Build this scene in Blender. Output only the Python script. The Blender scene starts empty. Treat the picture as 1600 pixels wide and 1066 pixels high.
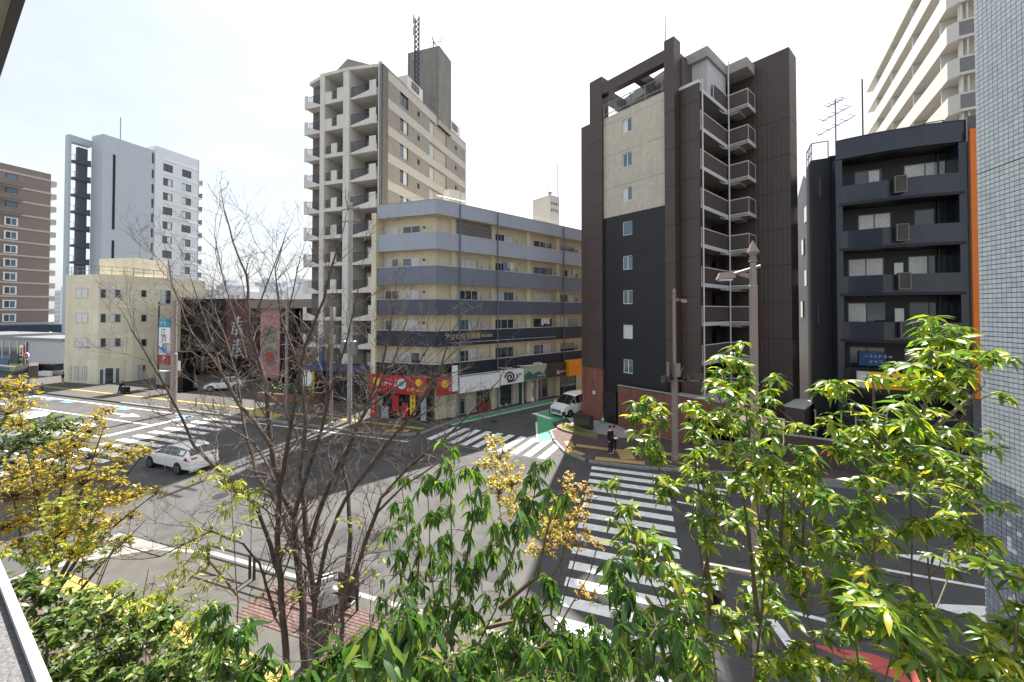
import bpy, bmesh, math, random
import numpy as np
from mathutils import Matrix, Vector
R = math.radians
SC = bpy.context.scene
COL = SC.collection
random.seed(7)

# ------------------------------------------------------------------ camera, sky, sun, exposure
HEYE = 9.1; FPX = 600.0; TILT = R(0.9)
cam = bpy.data.cameras.new('camera'); camo = bpy.data.objects.new('camera', cam); COL.objects.link(camo)
camo.location = (0, 0, HEYE); camo.rotation_euler = (R(90) + TILT, 0, 0)
cam.sensor_width = 36; cam.lens = 36 * FPX / 1600
CYP = 488 - FPX * math.tan(TILT)
cam.shift_y = (CYP - 533) / 1600
cam.clip_start = 0.05; cam.clip_end = 3000
SC.camera = camo
SUN_AZ = (0.30, 0.954); SUN_EL = 54.0
w = bpy.data.worlds.new('World'); SC.world = w; w.use_nodes = True
nt = w.node_tree; bg = nt.nodes['Background']
sky = nt.nodes.new('ShaderNodeTexSky'); sky.sky_type = 'NISHITA'; sky.sun_disc = False
sky.sun_elevation = R(SUN_EL); sky.sun_rotation = math.atan2(SUN_AZ[0], SUN_AZ[1])
sky.air_density = 1.0; sky.dust_density = 4.5; sky.ozone_density = 1.0; sky.altitude = 50
tc = nt.nodes.new('ShaderNodeTexCoord'); mpw = nt.nodes.new('ShaderNodeMapping'); mpw.inputs['Scale'].default_value = (1.2, 1.2, 3.2)
nzw = nt.nodes.new('ShaderNodeTexNoise'); nzw.inputs['Scale'].default_value = 1.7; nzw.inputs['Detail'].default_value = 7; nzw.inputs['Roughness'].default_value = .55
nt.links.new(tc.outputs['Generated'], mpw.inputs['Vector']); nt.links.new(mpw.outputs[0], nzw.inputs['Vector'])
veil = nt.nodes.new('ShaderNodeValToRGB'); veil.color_ramp.elements[0].position = .3; veil.color_ramp.elements[0].color = (1.76, 1.94, 2.06, 1); veil.color_ramp.elements[1].position = .7; veil.color_ramp.elements[1].color = (2.52, 2.58, 2.60, 1)
nt.links.new(nzw.outputs['Fac'], veil.inputs[0]); mxw = nt.nodes.new('ShaderNodeMix'); mxw.data_type = 'RGBA'; mxw.inputs[0].default_value = .8   # thin high cloud veil over the whole dome
nt.links.new(sky.outputs[0], mxw.inputs[6]); nt.links.new(veil.outputs[0], mxw.inputs[7]); nt.links.new(mxw.outputs[2], bg.inputs[0]); bg.inputs[1].default_value = 0.115
sl = bpy.data.lights.new('sun', 'SUN'); so = bpy.data.objects.new('sun', sl); COL.objects.link(so)
sl.energy = 4.2; sl.angle = R(0.5); sl.color = (1.0, 0.95, 0.87)
sd = Vector((SUN_AZ[0] * math.cos(R(SUN_EL)), SUN_AZ[1] * math.cos(R(SUN_EL)), math.sin(R(SUN_EL))))
so.rotation_euler = sd.to_track_quat('Z', 'Y').to_euler(); so.location = (0, 0, 80)
SC.view_settings.view_transform = 'Standard'; SC.view_settings.look = 'None'
SC.view_settings.exposure = 1.85; SC.view_settings.gamma = 1.0; SC.view_settings.use_curve_mapping = False
SC.cycles.max_bounces = 7; SC.cycles.diffuse_bounces = 4; SC.cycles.transparent_max_bounces = 8
SC.cycles.use_denoising = True

# ------------------------------------------------------------------ survey: turns a sighting of the photograph into a point of the place
def unit(v): v = np.array(v, float); return v / np.linalg.norm(v)
def vp(x): return unit([x - 800, FPX])
def ray(px, py):
    r = (px - 800) / FPX; u = (CYP - py) / FPX
    return r, math.cos(TILT) - u * math.sin(TILT), math.sin(TILT) + u * math.cos(TILT)
def G(px, py, z=0.0):
    r = ray(px, py); t = (z - HEYE) / r[2]; return np.array([r[0] * t, r[1] * t])
def at(px, py, Y):
    r = ray(px, py); return Vector((r[0] / r[1] * Y, Y, HEYE + r[2] / r[1] * Y))
def on(px, py, P, d):
    r = ray(px, py); k = r[0] / r[1]
    s = (k * P[1] - P[0]) / (d[0] - k * d[1]); Y = P[1] + s * d[1]
    return s, HEYE + r[2] / r[1] * Y
A_ = vp(1500); B_ = np.array([-A_[1], A_[0]])          # side street direction and its normal
E_ = -vp(-1000); N_ = vp(1000)                          # main road direction (rightwards) and its normal (away)
HM = -vp(-300); HN = np.array([-HM[1], HM[0]])          # the bowed blue building and the block behind it
def U(u, v): return u * E_ + v * N_
def FR(P, x):                                            # frame matrix: origin P, local x along x, local y to its left, z up
    m = Matrix.Identity(4); m[0][0], m[1][0] = x[0], x[1]; m[0][1], m[1][1] = -x[1], x[0]
    m[0][3], m[1][3] = P[0], P[1]
    if len(P) > 2: m[2][3] = P[2]
    return m
def T(x=0, y=0, z=0): return Matrix.Translation((x, y, z))
def RZ(a): return Matrix.Rotation(a, 4, 'Z')

# ------------------------------------------------------------------ materials
MATS = {}
def mat(name, col, rough=.6, spec=.4, metal=0, var=.12, vs=3.0, streak=0, bump=0, bs=40, rib=None, emit=0, grid=None, coat=0):
    if name in MATS: return MATS[name]
    m = bpy.data.materials.new(name); m.use_nodes = True; t = m.node_tree; N = t.nodes; L = t.links
    p = N['Principled BSDF']
    p.inputs['Roughness'].default_value = rough; p.inputs['Metallic'].default_value = metal
    p.inputs['Specular IOR Level'].default_value = spec
    if coat: p.inputs['Coat Weight'].default_value = coat; p.inputs['Coat Roughness'].default_value = .08
    c = (*col, 1)
    geo = N.new('ShaderNodeNewGeometry')
    cur = None
    def mul(sock, fac_sock, lo, hi):
        r = N.new('ShaderNodeMapRange'); L.new(fac_sock, r.inputs[0]); r.inputs[1].default_value = .25; r.inputs[2].default_value = .75
        r.inputs[3].default_value = lo; r.inputs[4].default_value = hi
        x = N.new('ShaderNodeMix'); x.data_type = 'RGBA'; x.blend_type = 'MULTIPLY'; x.inputs[0].default_value = 1
        if sock is None: x.inputs[6].default_value = c
        else: L.new(sock, x.inputs[6])
        cb = N.new('ShaderNodeCombineColor'); [L.new(r.outputs[0], cb.inputs[k]) for k in range(3)]
        L.new(cb.outputs[0], x.inputs[7]); return x.outputs[2]
    if var:
        n1 = N.new('ShaderNodeTexNoise'); n1.inputs['Scale'].default_value = vs; n1.inputs['Detail'].default_value = 6
        L.new(geo.outputs['Position'], n1.inputs['Vector']); cur = mul(cur, n1.outputs['Fac'], 1 - var, 1 + var)
    if streak:
        mp = N.new('ShaderNodeMapping'); mp.inputs['Scale'].default_value = (2.2, 2.2, .12); L.new(geo.outputs['Position'], mp.inputs['Vector'])
        n2 = N.new('ShaderNodeTexNoise'); n2.inputs['Scale'].default_value = 1.6; n2.inputs['Detail'].default_value = 8; n2.inputs['Roughness'].default_value = .65
        L.new(mp.outputs[0], n2.inputs['Vector']); cur = mul(cur, n2.outputs['Fac'], 1 - streak, 1 + streak * .4)
    hgt = None
    if grid:                                             # fine joints: (dir x, dir y, step along, step up, joint darkening)
        gx, gy, sx, sz, dk = grid
        dt = N.new('ShaderNodeVectorMath'); dt.operation = 'DOT_PRODUCT'; dt.inputs[1].default_value = (gx, gy, 0); L.new(geo.outputs['Position'], dt.inputs[0])
        sp = N.new('ShaderNodeSeparateXYZ'); L.new(geo.outputs['Position'], sp.inputs[0])
        cm = N.new('ShaderNodeCombineXYZ'); L.new(dt.outputs['Value'], cm.inputs[0]); L.new(sp.outputs['Z'], cm.inputs[1])
        bk = N.new('ShaderNodeTexBrick'); bk.inputs['Scale'].default_value = 1; bk.inputs['Brick Width'].default_value = sx; bk.inputs['Row Height'].default_value = sz
        bk.inputs['Mortar Size'].default_value = min(sx, sz) * .07; bk.inputs['Mortar Smooth'].default_value = .3
        bk.inputs['Color1'].default_value = (1, 1, 1, 1); bk.inputs['Color2'].default_value = (.86, .86, .86, 1); bk.inputs['Mortar'].default_value = (dk, dk, dk, 1)
        L.new(cm.outputs[0], bk.inputs['Vector'])
        x = N.new('ShaderNodeMix'); x.data_type = 'RGBA'; x.blend_type = 'MULTIPLY'; x.inputs[0].default_value = 1
        if cur is None: x.inputs[6].default_value = c
        else: L.new(cur, x.inputs[6])
        L.new(bk.outputs['Color'], x.inputs[7]); cur = x.outputs[2]
    if cur is None: p.inputs['Base Color'].default_value = c
    else: L.new(cur, p.inputs['Base Color'])
    if rib:
        gx, gy, step, st = rib
        dt = N.new('ShaderNodeVectorMath'); dt.operation = 'DOT_PRODUCT'; dt.inputs[1].default_value = (gx * 6.2832 / step, gy * 6.2832 / step, 0); L.new(geo.outputs['Position'], dt.inputs[0])
        sn = N.new('ShaderNodeMath'); sn.operation = 'SINE'; L.new(dt.outputs['Value'], sn.inputs[0])
        b = N.new('ShaderNodeBump'); b.inputs['Distance'].default_value = step * .3; b.inputs['Strength'].default_value = st
        L.new(sn.outputs[0], b.inputs['Height']); L.new(b.outputs[0], p.inputs['Normal'])
    elif bump:
        n3 = N.new('ShaderNodeTexNoise'); n3.inputs['Scale'].default_value = bs; n3.inputs['Detail'].default_value = 4; L.new(geo.outputs['Position'], n3.inputs['Vector'])
        b = N.new('ShaderNodeBump'); b.inputs['Strength'].default_value = bump; b.inputs['Distance'].default_value = .02
        L.new(n3.outputs['Fac'], b.inputs['Height']); L.new(b.outputs[0], p.inputs['Normal'])
    if emit: p.inputs['Emission Color'].default_value = c; p.inputs['Emission Strength'].default_value = emit
    MATS[name] = m; return m

def worn(m, under, scale, lo, hi):                       # paint rubbed through to the surface below in irregular patches
    t = m.node_tree; N = t.nodes; L = t.links; p = N['Principled BSDF']; g = N.new('ShaderNodeNewGeometry'); n = N.new('ShaderNodeTexNoise'); n.inputs['Scale'].default_value = scale; n.inputs['Detail'].default_value = 9; n.inputs['Roughness'].default_value = .7
    L.new(g.outputs['Position'], n.inputs['Vector']); r = N.new('ShaderNodeMapRange'); L.new(n.outputs['Fac'], r.inputs[0]); r.inputs[1].default_value = lo; r.inputs[2].default_value = hi
    x = N.new('ShaderNodeMix'); x.data_type = 'RGBA'; L.new(r.outputs[0], x.inputs[0]); src = p.inputs['Base Color'].links[0].from_socket if p.inputs['Base Color'].links else None
    if src: L.new(src, x.inputs[6])
    else: x.inputs[6].default_value = p.inputs['Base Color'].default_value
    x.inputs[7].default_value = (*under, 1); L.new(x.outputs[2], p.inputs['Base Color']); return m
asphalt = mat('asphalt', (.078, .076, .075), .85, .3, var=.22, vs=.7, bump=.35, bs=60)
paint_white = mat('road paint white', (.74, .74, .72), .7, .3, var=.16, vs=3)
paint_blue = mat('road paint blue', (.12, .38, .62), .7, .3, var=.15, vs=4)
paint_green = mat('road paint green', (.09, .36, .19), .75, .3, var=.2, vs=3)
paint_red = mat('road paint red', (.5, .10, .09), .75, .3, var=.15, vs=3)
tactile = mat('yellow tactile paving', (.40, .30, .085), .85, .25, var=.3, vs=3)
tactile_tan = mat('tan tactile paving', (.45, .31, .13), .8, .3, var=.15, vs=5)
concrete = mat('concrete', (.36, .35, .33), .85, .3, var=.12, vs=2, streak=.15, bump=.2)
kerbstone = mat('kerb stone', (.28, .27, .255), .85, .3, var=.15, vs=3)
paving_grey = mat('grey sidewalk asphalt', (.084, .080, .074), .9, .25, var=.15, vs=2, bump=.2)
paving_red = mat('red brown block paving', (.105, .074, .070), .85, .3, var=.15, vs=2, grid=(E_[0], E_[1], .2, .1, .7))
brown = mat('brown tower cladding', (.064, .043, .038), .42, .5, var=.1, vs=.5, streak=.12, rib=(A_[0] + B_[0] * .97, A_[1] + B_[1] * .97, .3, .05))
brown_flat = mat('brown smooth panel', (.088, .066, .062), .5, .4, var=.1)
cream_tile = mat('cream cladding', (.56, .52, .43), .6, .4, var=.03, vs=.6, streak=.1, rib=(B_[0], B_[1], .3, .15), grid=(B_[0], B_[1], .3, .3, .9))
navy_tile = mat('navy cladding', (.0105, .0115, .0165), .45, .45, var=.2, vs=.5, grid=(B_[0], B_[1], .3, .3, .75))
red_tile = mat('terracotta tile', (.25, .10, .075), .65, .4, var=.2, vs=1.2, streak=.3, grid=(B_[0], B_[1], .2, .1, .8))
white_steel = mat('white painted steel', (.60, .59, .60), .45, .5, var=.06)
grey_soffit = mat('grey soffit', (.30, .295, .28), .8, .3, var=.12)
pale_grey = mat('pale grey render', (.50, .50, .51), .7, .3, var=.06, streak=.06)
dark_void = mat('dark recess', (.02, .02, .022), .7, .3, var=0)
black_metal = mat('black metal', (.018, .018, .02), .4, .5, var=0)
grey_metal = mat('grey metal', (.22, .23, .25), .45, .5, metal=.3, var=.05)
rail_dark = mat('dark bronze railing', (.03, .03, .045), .45, .5, var=0)
glass = mat('window glass', (.035, .05, .065), .06, .8, var=.3, vs=.6)
glass_blue = mat('tinted window glass', (.08, .14, .19), .06, .8, var=.3, vs=.5)
curtain = mat('net curtain behind glass', (.60, .61, .60), .25, .6, var=.15, vs=6)
alu = mat('aluminium frame', (.45, .45, .45), .4, .5, metal=.2, var=0)
alu_dark = mat('dark window frame', (.06, .055, .05), .4, .5, var=0)
white_frame = mat('white window frame', (.72, .72, .70), .5, .4, var=0)
cream_wall = mat('cream painted wall', (.68, .61, .45), .75, .3, var=.06, vs=1, streak=.16)
ac_mat = mat('beige air conditioner', (.58, .56, .50), .5, .4, var=.05)
pole_mat = mat('pinkish grey pole paint', (.27, .215, .20), .5, .45, var=.06)
for m_, u_ in ((paint_white, (.16, .155, .15)), (paint_green, (.09, .10, .09)), (paint_red, (.12, .09, .085)), (paint_blue, (.09, .11, .13)), (tactile, (.2, .17, .11)), (tactile_tan, (.18, .14, .1))): worn(m_, u_, 2.6, .56, .72)
worn(asphalt, (.05, .049, .05), .45, .52, .68)
black_plastic = mat('black plastic', (.015, .015, .017), .5, .4, var=0)
rubber = mat('tyre rubber', (.02, .02, .02), .8, .3, var=0)
car_white = mat('white car paint', (.78, .78, .77), .25, .5, var=0, coat=.7)
car_glass = mat('car glass', (.012, .015, .018), .04, .8, var=0)
rim_mat = mat('wheel alloy', (.45, .46, .47), .3, .5, metal=.8, var=0)
tail_red = mat('red tail lamp', (.42, .012, .015), .2, .5, var=0)
sign_white = mat('white sign face', (.74, .74, .72), .5, .4, var=.04)
sign_red = mat('red sign face', (.36, .025, .025), .5, .4, var=.08)
sign_black = mat('black sign print', (.015, .015, .017), .6, .3, var=0)
sign_yellow = mat('yellow sign face', (.75, .48, .02), .5, .4, var=.06)
orange_panel = mat('orange panel', (.68, .17, .02), .5, .4, var=.06, streak=.05)

# ------------------------------------------------------------------ mesh building
class MB:
    def __init__(s): s.v = []; s.f = []; s.mi = []; s.M = None; s.k = 0
    def add(s, vs, fs):
        o = len(s.v)
        if s.M is not None: vs = [s.M @ Vector(q) for q in vs]
        s.v += [tuple(q) for q in vs]; s.f += [tuple(i + o for i in f) for f in fs]; s.mi += [s.k] * len(fs); return s
    def box(s, x0, x1, y0, y1, z0, z1):
        if x0 > x1: x0, x1 = x1, x0
        if y0 > y1: y0, y1 = y1, y0
        if z0 > z1: z0, z1 = z1, z0
        return s.add([(x0, y0, z0), (x1, y0, z0), (x1, y1, z0), (x0, y1, z0), (x0, y0, z1), (x1, y0, z1), (x1, y1, z1), (x0, y1, z1)],
                     [(0, 3, 2, 1), (4, 5, 6, 7), (0, 1, 5, 4), (1, 2, 6, 5), (2, 3, 7, 6), (3, 0, 4, 7)])
    def quad(s, *p): return s.add(p, [tuple(range(len(p)))])
    def prism(s, poly, z0, z1):
        a = sum(poly[i][0] * poly[(i + 1) % len(poly)][1] - poly[(i + 1) % len(poly)][0] * poly[i][1] for i in range(len(poly)))
        if a < 0: poly = poly[::-1]
        n = len(poly)
        return s.add([(p[0], p[1], z0) for p in poly] + [(p[0], p[1], z1) for p in poly],
                     [tuple(range(n - 1, -1, -1)), tuple(range(n, 2 * n))] + [(i, (i + 1) % n, n + (i + 1) % n, n + i) for i in range(n)])
    def wall(s, pts, th, z0, z1):                        # a wall of thickness th to the left of a polyline
        P = [Vector((p[0], p[1])) for p in pts]; off = []
        for i, p in enumerate(P):
            ns = []
            if i: d = (P[i] - P[i - 1]).normalized(); ns.append(Vector((-d.y, d.x)))
            if i < len(P) - 1: d = (P[i + 1] - P[i]).normalized(); ns.append(Vector((-d.y, d.x)))
            q = sum(ns, Vector((0, 0))).normalized(); off.append(p + q * th / max(.3, q.dot(ns[0])))
        for i in range(len(P) - 1): s.prism([P[i], P[i + 1], off[i + 1], off[i]], z0, z1)
        return s
    def tube(s, pts, r, n=6, cap=True):
        pts = [Vector(p) for p in pts]; m = len(pts); rs = r if isinstance(r, (list, tuple)) else [r] * m
        vs = []; fs = []; t0 = (pts[1] - pts[0]).normalized(); ref = Vector((0, 0, 1)) if abs(t0.z) < .9 else Vector((1, 0, 0))
        u = t0.cross(ref).normalized()
        for i in range(m):
            t = (pts[min(i + 1, m - 1)] - pts[max(i - 1, 0)]).normalized(); u = (u - t * u.dot(t)).normalized(); w_ = t.cross(u)
            for k in range(n):
                q = 6.28318 * k / n; vs.append(pts[i] + (u * math.cos(q) + w_ * math.sin(q)) * rs[i])
        for i in range(m - 1):
            for k in range(n): a, b = i * n + k, i * n + (k + 1) % n; fs.append((a, b, b + n, a + n))
        if cap: fs.append(tuple(range(n - 1, -1, -1))); fs.append(tuple((m - 1) * n + k for k in range(n)))
        return s.add(vs, fs)
    def bar(s, p, q, w_, h=None):
        h = h or w_; p = Vector(p); q = Vector(q); t = (q - p).normalized(); ref = Vector((0, 0, 1)) if abs(t.z) < .95 else Vector((1, 0, 0))
        u = t.cross(ref).normalized() * w_ / 2; k = u.cross(t).normalized() * h / 2
        return s.add([p - u - k, p + u - k, p + u + k, p - u + k, q - u - k, q + u - k, q + u + k, q - u + k],
                     [(0, 1, 2, 3), (7, 6, 5, 4), (0, 4, 5, 1), (1, 5, 6, 2), (2, 6, 7, 3), (3, 7, 4, 0)])
    def lathe(s, prof, n=12, c=(0, 0)):
        vs = []; fs = []
        for r, z in prof:
            for k in range(n): q = 6.28318 * k / n; vs.append((c[0] + r * math.cos(q), c[1] + r * math.sin(q), z))
        for i in range(len(prof) - 1):
            for k in range(n): a, b = i * n + k, i * n + (k + 1) % n; fs.append((a, b, b + n, a + n))
        fs.append(tuple(range(n - 1, -1, -1))); fs.append(tuple((len(prof) - 1) * n + k for k in range(n)))
        return s.add(vs, fs)
    def holes(s, x0, x1, z0, z1, hs, y=0, d=.18):         # wall sheet at y facing -y, openings (x0,x1,z0,z1) with reveals d deep
        xs = sorted({x0, x1} | {q for h in hs for q in h[:2]}); zs = sorted({z0, z1} | {q for h in hs for q in h[2:4]})
        for i in range(len(xs) - 1):
            for j in range(len(zs) - 1):
                cx, cz = (xs[i] + xs[i + 1]) / 2, (zs[j] + zs[j + 1]) / 2
                if any(h[0] < cx < h[1] and h[2] < cz < h[3] for h in hs): continue
                s.quad((xs[i], y, zs[j]), (xs[i + 1], y, zs[j]), (xs[i + 1], y, zs[j + 1]), (xs[i], y, zs[j + 1]))
        for a, b, c, e in [h[:4] for h in hs]:
            s.quad((a, y, c), (a, y + d, c), (b, y + d, c), (b, y, c)); s.quad((a, y, e), (b, y, e), (b, y + d, e), (a, y + d, e))
            s.quad((a, y, c), (a, y, e), (a, y + d, e), (a, y + d, c)); s.quad((b, y, c), (b, y + d, c), (b, y + d, e), (b, y, e))
        return s
    def mesh(s, name, mats):
        me = bpy.data.meshes.new(name); me.from_pydata(s.v, [], s.f); mats = mats if isinstance(mats, (list, tuple)) else [mats]
        for m in mats: me.materials.append(m)
        if len(mats) > 1: me.polygons.foreach_set('material_index', s.mi)
        me.validate(); return me
    def build(s, name, mats, parent=None, smooth=False, M=None, **kw):
        me = s.mesh(name, mats)
        if smooth: me.polygons.foreach_set('use_smooth', [True] * len(me.polygons)); me.set_sharp_from_angle(angle=R(40))
        return put(name, me, parent, M, **kw)
def put(name, me, parent=None, M=None, label=None, cat=None, group=None, kind=None):
    o = bpy.data.objects.new(name, me); COL.objects.link(o)
    if parent is not None: o.parent = parent
    if M is not None: o.matrix_basis = M
    if label: o['label'] = label
    if cat: o['category'] = cat
    if group: o['group'] = group
    if kind: o['kind'] = kind
    return o
def thing(name, label, cat, M=None, group=None, kind=None): return put(name, None, None, M, label, cat, group, kind)
def structure(name, mb, m): return mb.build(name, m, kind='structure')
def fan(poly, z): return [(p[0], p[1], z) for p in poly]
def flat(name, polys, z, m, parent=None, kind=None):
    mb = MB()
    for p in polys:
        a = sum(p[i][0] * p[(i + 1) % len(p)][1] - p[(i + 1) % len(p)][0] * p[i][1] for i in range(len(p)))
        p = list(p) if a > 0 else list(p)[::-1]
        mb.add(fan(p, z), [tuple(range(len(p)))])
    return mb.build(name, m, parent, kind=kind)
def copy_tree(o, M=None, parent=None):
    c = o.copy(); COL.objects.link(c)
    if parent is not None: c.parent = parent
    if M is not None: c.matrix_basis = M
    for ch in o.children: copy_tree(ch, None, c)
    return c
CACHE = {}
def window(parent, M, x, z, w, h, n=2, fr=alu, gl=glass, cur=0, y=.1, bar_=.05, name='window'):
    key = (round(w, 2), round(h, 2), n, fr.name, gl.name, cur)
    if key not in CACHE:
        f = MB(); t = bar_
        f.box(0, w, 0, .06, 0, t).box(0, w, 0, .06, h - t, h).box(0, t, 0, .06, t, h - t).box(w - t, w, 0, .06, t, h - t)
        for i in range(1, n): f.box(w * i / n - t / 2, w * i / n + t / 2, .002, .055, t, h - t)
        g = MB().box(t, w - t, .03, .04, t, h - t)
        cu = None
        if cur:
            cu = MB(); a, b = (t, w - t) if cur == 3 else ((t, w * .5) if cur == 1 else (w * .5, w - t)); k = 0; st = .07
            xs = np.arange(a, b, st)
            for i in range(len(xs) - 1): cu.quad((xs[i], .026 - .006 * (i % 2), t), (xs[i + 1], .026 - .006 * ((i + 1) % 2), t), (xs[i + 1], .026 - .006 * ((i + 1) % 2), h - t), (xs[i], .026 - .006 * (i % 2), h - t))
        CACHE[key] = (f.mesh(name, fr), g.mesh('pane', gl), cu.mesh('curtain', curtain) if cu else None)
    f, g, cu = CACHE[key]
    o = put(name, f, parent, M @ T(x, y, z)); put('pane', g, o)
    if cu: put('curtain', cu, o)
    return o
def text(name, body, size, m, parent, M, ext=.01, align='CENTER', font_sx=1.0):
    c = bpy.data.curves.new(name, 'FONT'); c.body = body; c.size = size; c.extrude = ext; c.align_x = align; c.align_y = 'CENTER'; c.resolution_u = 2
    t = bpy.data.objects.new(name, c); COL.objects.link(t); bpy.context.view_layer.update()
    me = bpy.data.meshes.new_from_object(t.evaluated_get(bpy.context.evaluated_depsgraph_get())); bpy.data.objects.remove(t)
    me.materials.clear(); me.materials.append(m)
    return put(name, me, parent, M @ Matrix.Rotation(R(90), 4, 'X') @ Matrix.Diagonal((font_sx, 1, 1, 1)))
def disc(mb, c, r, y0, y1, n=20, sx=1.0):                 # a disc facing -y
    P = [(c[0] + r * sx * math.cos(6.2832 * k / n), c[1] + r * math.sin(6.2832 * k / n)) for k in range(n)]
    mb.add([(p[0], y0, p[1]) for p in P] + [(p[0], y1, p[1]) for p in P], [tuple(range(n)), tuple(range(2 * n - 1, n - 1, -1))] + [(i, n + i, n + (i + 1) % n, (i + 1) % n) for i in range(n)])
    return mb

def glyphs(name, n, size, m, parent, M, seed=1, step=None, vertical=False, d=.012):   # illegible print: brush-stroke characters too small to read
    rg = random.Random(seed); mb = MB(); step = step or size * 1.08
    for i in range(n):
        ox, oz = (0, -i * step) if vertical else (i * step, 0); c = size
        for k in range(rg.choice((2, 3))): z = oz + c * (.12 + .76 * rg.random()); mb.box(ox + c * rg.uniform(0, .25), ox + c * rg.uniform(.7, .95), -d, 0, z, z + c * .11)
        for k in range(rg.choice((1, 2, 2))):
            x = ox + c * (.12 + .7 * rg.random()); mb.bar((x, -d * .6, oz + c * rg.uniform(0, .2)), (x + c * rg.uniform(-.2, .2), -d * .6, oz + c * rg.uniform(.75, 1)), c * .11, d)
    return mb.build(name, m, parent, M=M)
# ------------------------------------------------------------------ ground, road, pavements
gp = 1500
structure('ground', MB().quad((-gp, -gp, -.02), (gp, -gp, -.02), (gp, gp, -.02), (-gp, gp, -.02)), mat('distant ground', (.2, .195, .185), .9, .2, var=.2, vs=.05))
road = flat('road', [[U(-260, 10.1), U(60, 10.1), U(60, 24.4), U(-260, 24.4)]], 0.0, asphalt, kind='structure')
ss0 = G(746, 655.5)                                       # white line along the shops
flat('side_street', [[U(-16, 24.2), U(5, 24.2), ss0 + 60 * A_ - 5.6 * B_, ss0 + 60 * A_ + 1.2 * B_, ss0 - 3 * A_ + 1.2 * B_]], 0.004, asphalt, kind='structure')
flat('near_side_street', [[U(-30, 10.3), U(-20.5, 10.3), U(-20.5, -60), U(-30, -60)]], 0.004, asphalt, kind='structure')

def marking(name, polys, m=paint_white, z=.010): return [flat(name, [p], z, m, road) for p in polys]
def strip(P, Q, w_):
    P = np.array(P); Q = np.array(Q); d = unit(Q - P); nn = np.array([-d[1], d[0]]) * w_ / 2
    return [P - nn, Q - nn, Q + nn, P + nn]
# zebra over the main road in front of the brown tower
marking('crosswalk_stripe', [[U(-2.75 + .03 * (23 - v), v), U(1.35, v), U(1.35, v + .45), U(-2.75 + .03 * (23 - v), v + .45)] for v in np.arange(11.0, 23.0, .9)])
# zebra over the main road at left
marking('crosswalk_stripe', [[U(-35.4, v), U(-30.8, v), U(-30.8, v + .45), U(-35.4, v + .45)] for v in np.arange(11.4, 23.6, .95)])
# zebra over the side street
c0 = G(715, 680); c1 = G(855, 702); wd = unit(c1 - c0); wp = np.array([-wd[1], wd[0]])
marking('crosswalk_stripe', [[c0 + wd * s - wp * 1.7 + A_ * 0, c0 + wd * (s + .5) - wp * 1.7, c0 + wd * (s + .75) + wp * 1.7, c0 + wd * (s + .25) + wp * 1.7] for s in np.arange(-1.6, 7.2, .95)])
marking('stop_line', [[U(-37.5, 17.2), U(-37.0, 17.2), U(-37.0, 23.2), U(-37.5, 23.2)]])
mk = []
for v in (17.2, 20.3): mk.append(strip(U(-70, v), U(-37.5, v), .15))
mk.append(strip(U(-110, 23.3), U(-39, 23.3), .15)); mk.append(strip(U(-30.3, 23.4), U(-15.5, 23.4), .15))
mk.append(strip(U(-110, 13.5), U(-37.5, 13.5), .15))
for px0, py0, px1, py1 in [(1056, 784, 1092, 790.5), (1150, 796, 1186, 802.5), (1106, 845, 1143, 853), (1255, 869, 1293, 877.5), (1226, 954, 1290, 970), (1369, 888, 1600, 930)]:
    mk.append(strip(G(px0, py0), G(px1, py1), .15))
mk.append(strip(U(6, 11.0), U(40, 11.0), .15))
marking('lane_line', mk)
def arrow(u, v, s=1, L=4.2):
    q = [(0, -.12), (L * .55, -.12), (L * .55, -.5), (L, 0), (L * .55, .5), (L * .55, .12), (0, .12)]
    return [U(u + s * a, v + b) for a, b in q]
marking('arrow_marking', [arrow(-45.5, 21.6), arrow(-45.0, 18.7), arrow(5.0, 22.2, -1, 3)] + [arrow(G(px, py) @ E_ + 4.2, G(px, py) @ N_, -1) for px, py in ((1392, 866), (1440, 943))])
marking('blue_marking', [[U(u, 22.6), U(u + 1.6, 22.6), U(u + 1.6, 23.15), U(u, 23.15)] for u in (-38.5, -47, -56, -59.5, -63)] , paint_blue)
q = [G(1262, 1006), G(1362, 1022), U(11.4, 11.3), U(8.6, 11.3)]
marking('red_marking', [q], paint_red)
marking('lane_line', [strip(G(1205, 968), G(1290, 1085), .28)])
# side street lines and green verge paint
marking('lane_line', [strip(ss0 - 2.5 * A_, ss0 + 40 * A_, .14)], z=.014)
marking('green_verge', [[ss0 - 2.6 * A_ + .08 * B_, ss0 + 40 * A_ + .08 * B_, ss0 + 40 * A_ + .75 * B_, ss0 - 2.6 * A_ + .75 * B_]], paint_green, .012)
g0 = G(838, 646)
marking('green_verge', [[G(838, 647), G(843, 692), G(862, 688), G(868, 672), G(862, 660), G(905, 650), g0 + 12 * A_ + .1 * B_]], paint_green, .012)
marking('lane_line', [strip(G(833, 646), G(862, 655), .45), strip(G(838, 660), G(840, 690), .14), strip(g0 + .05 * B_, g0 + .05 * B_ + 16 * A_, .14)], z=.016)
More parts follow.
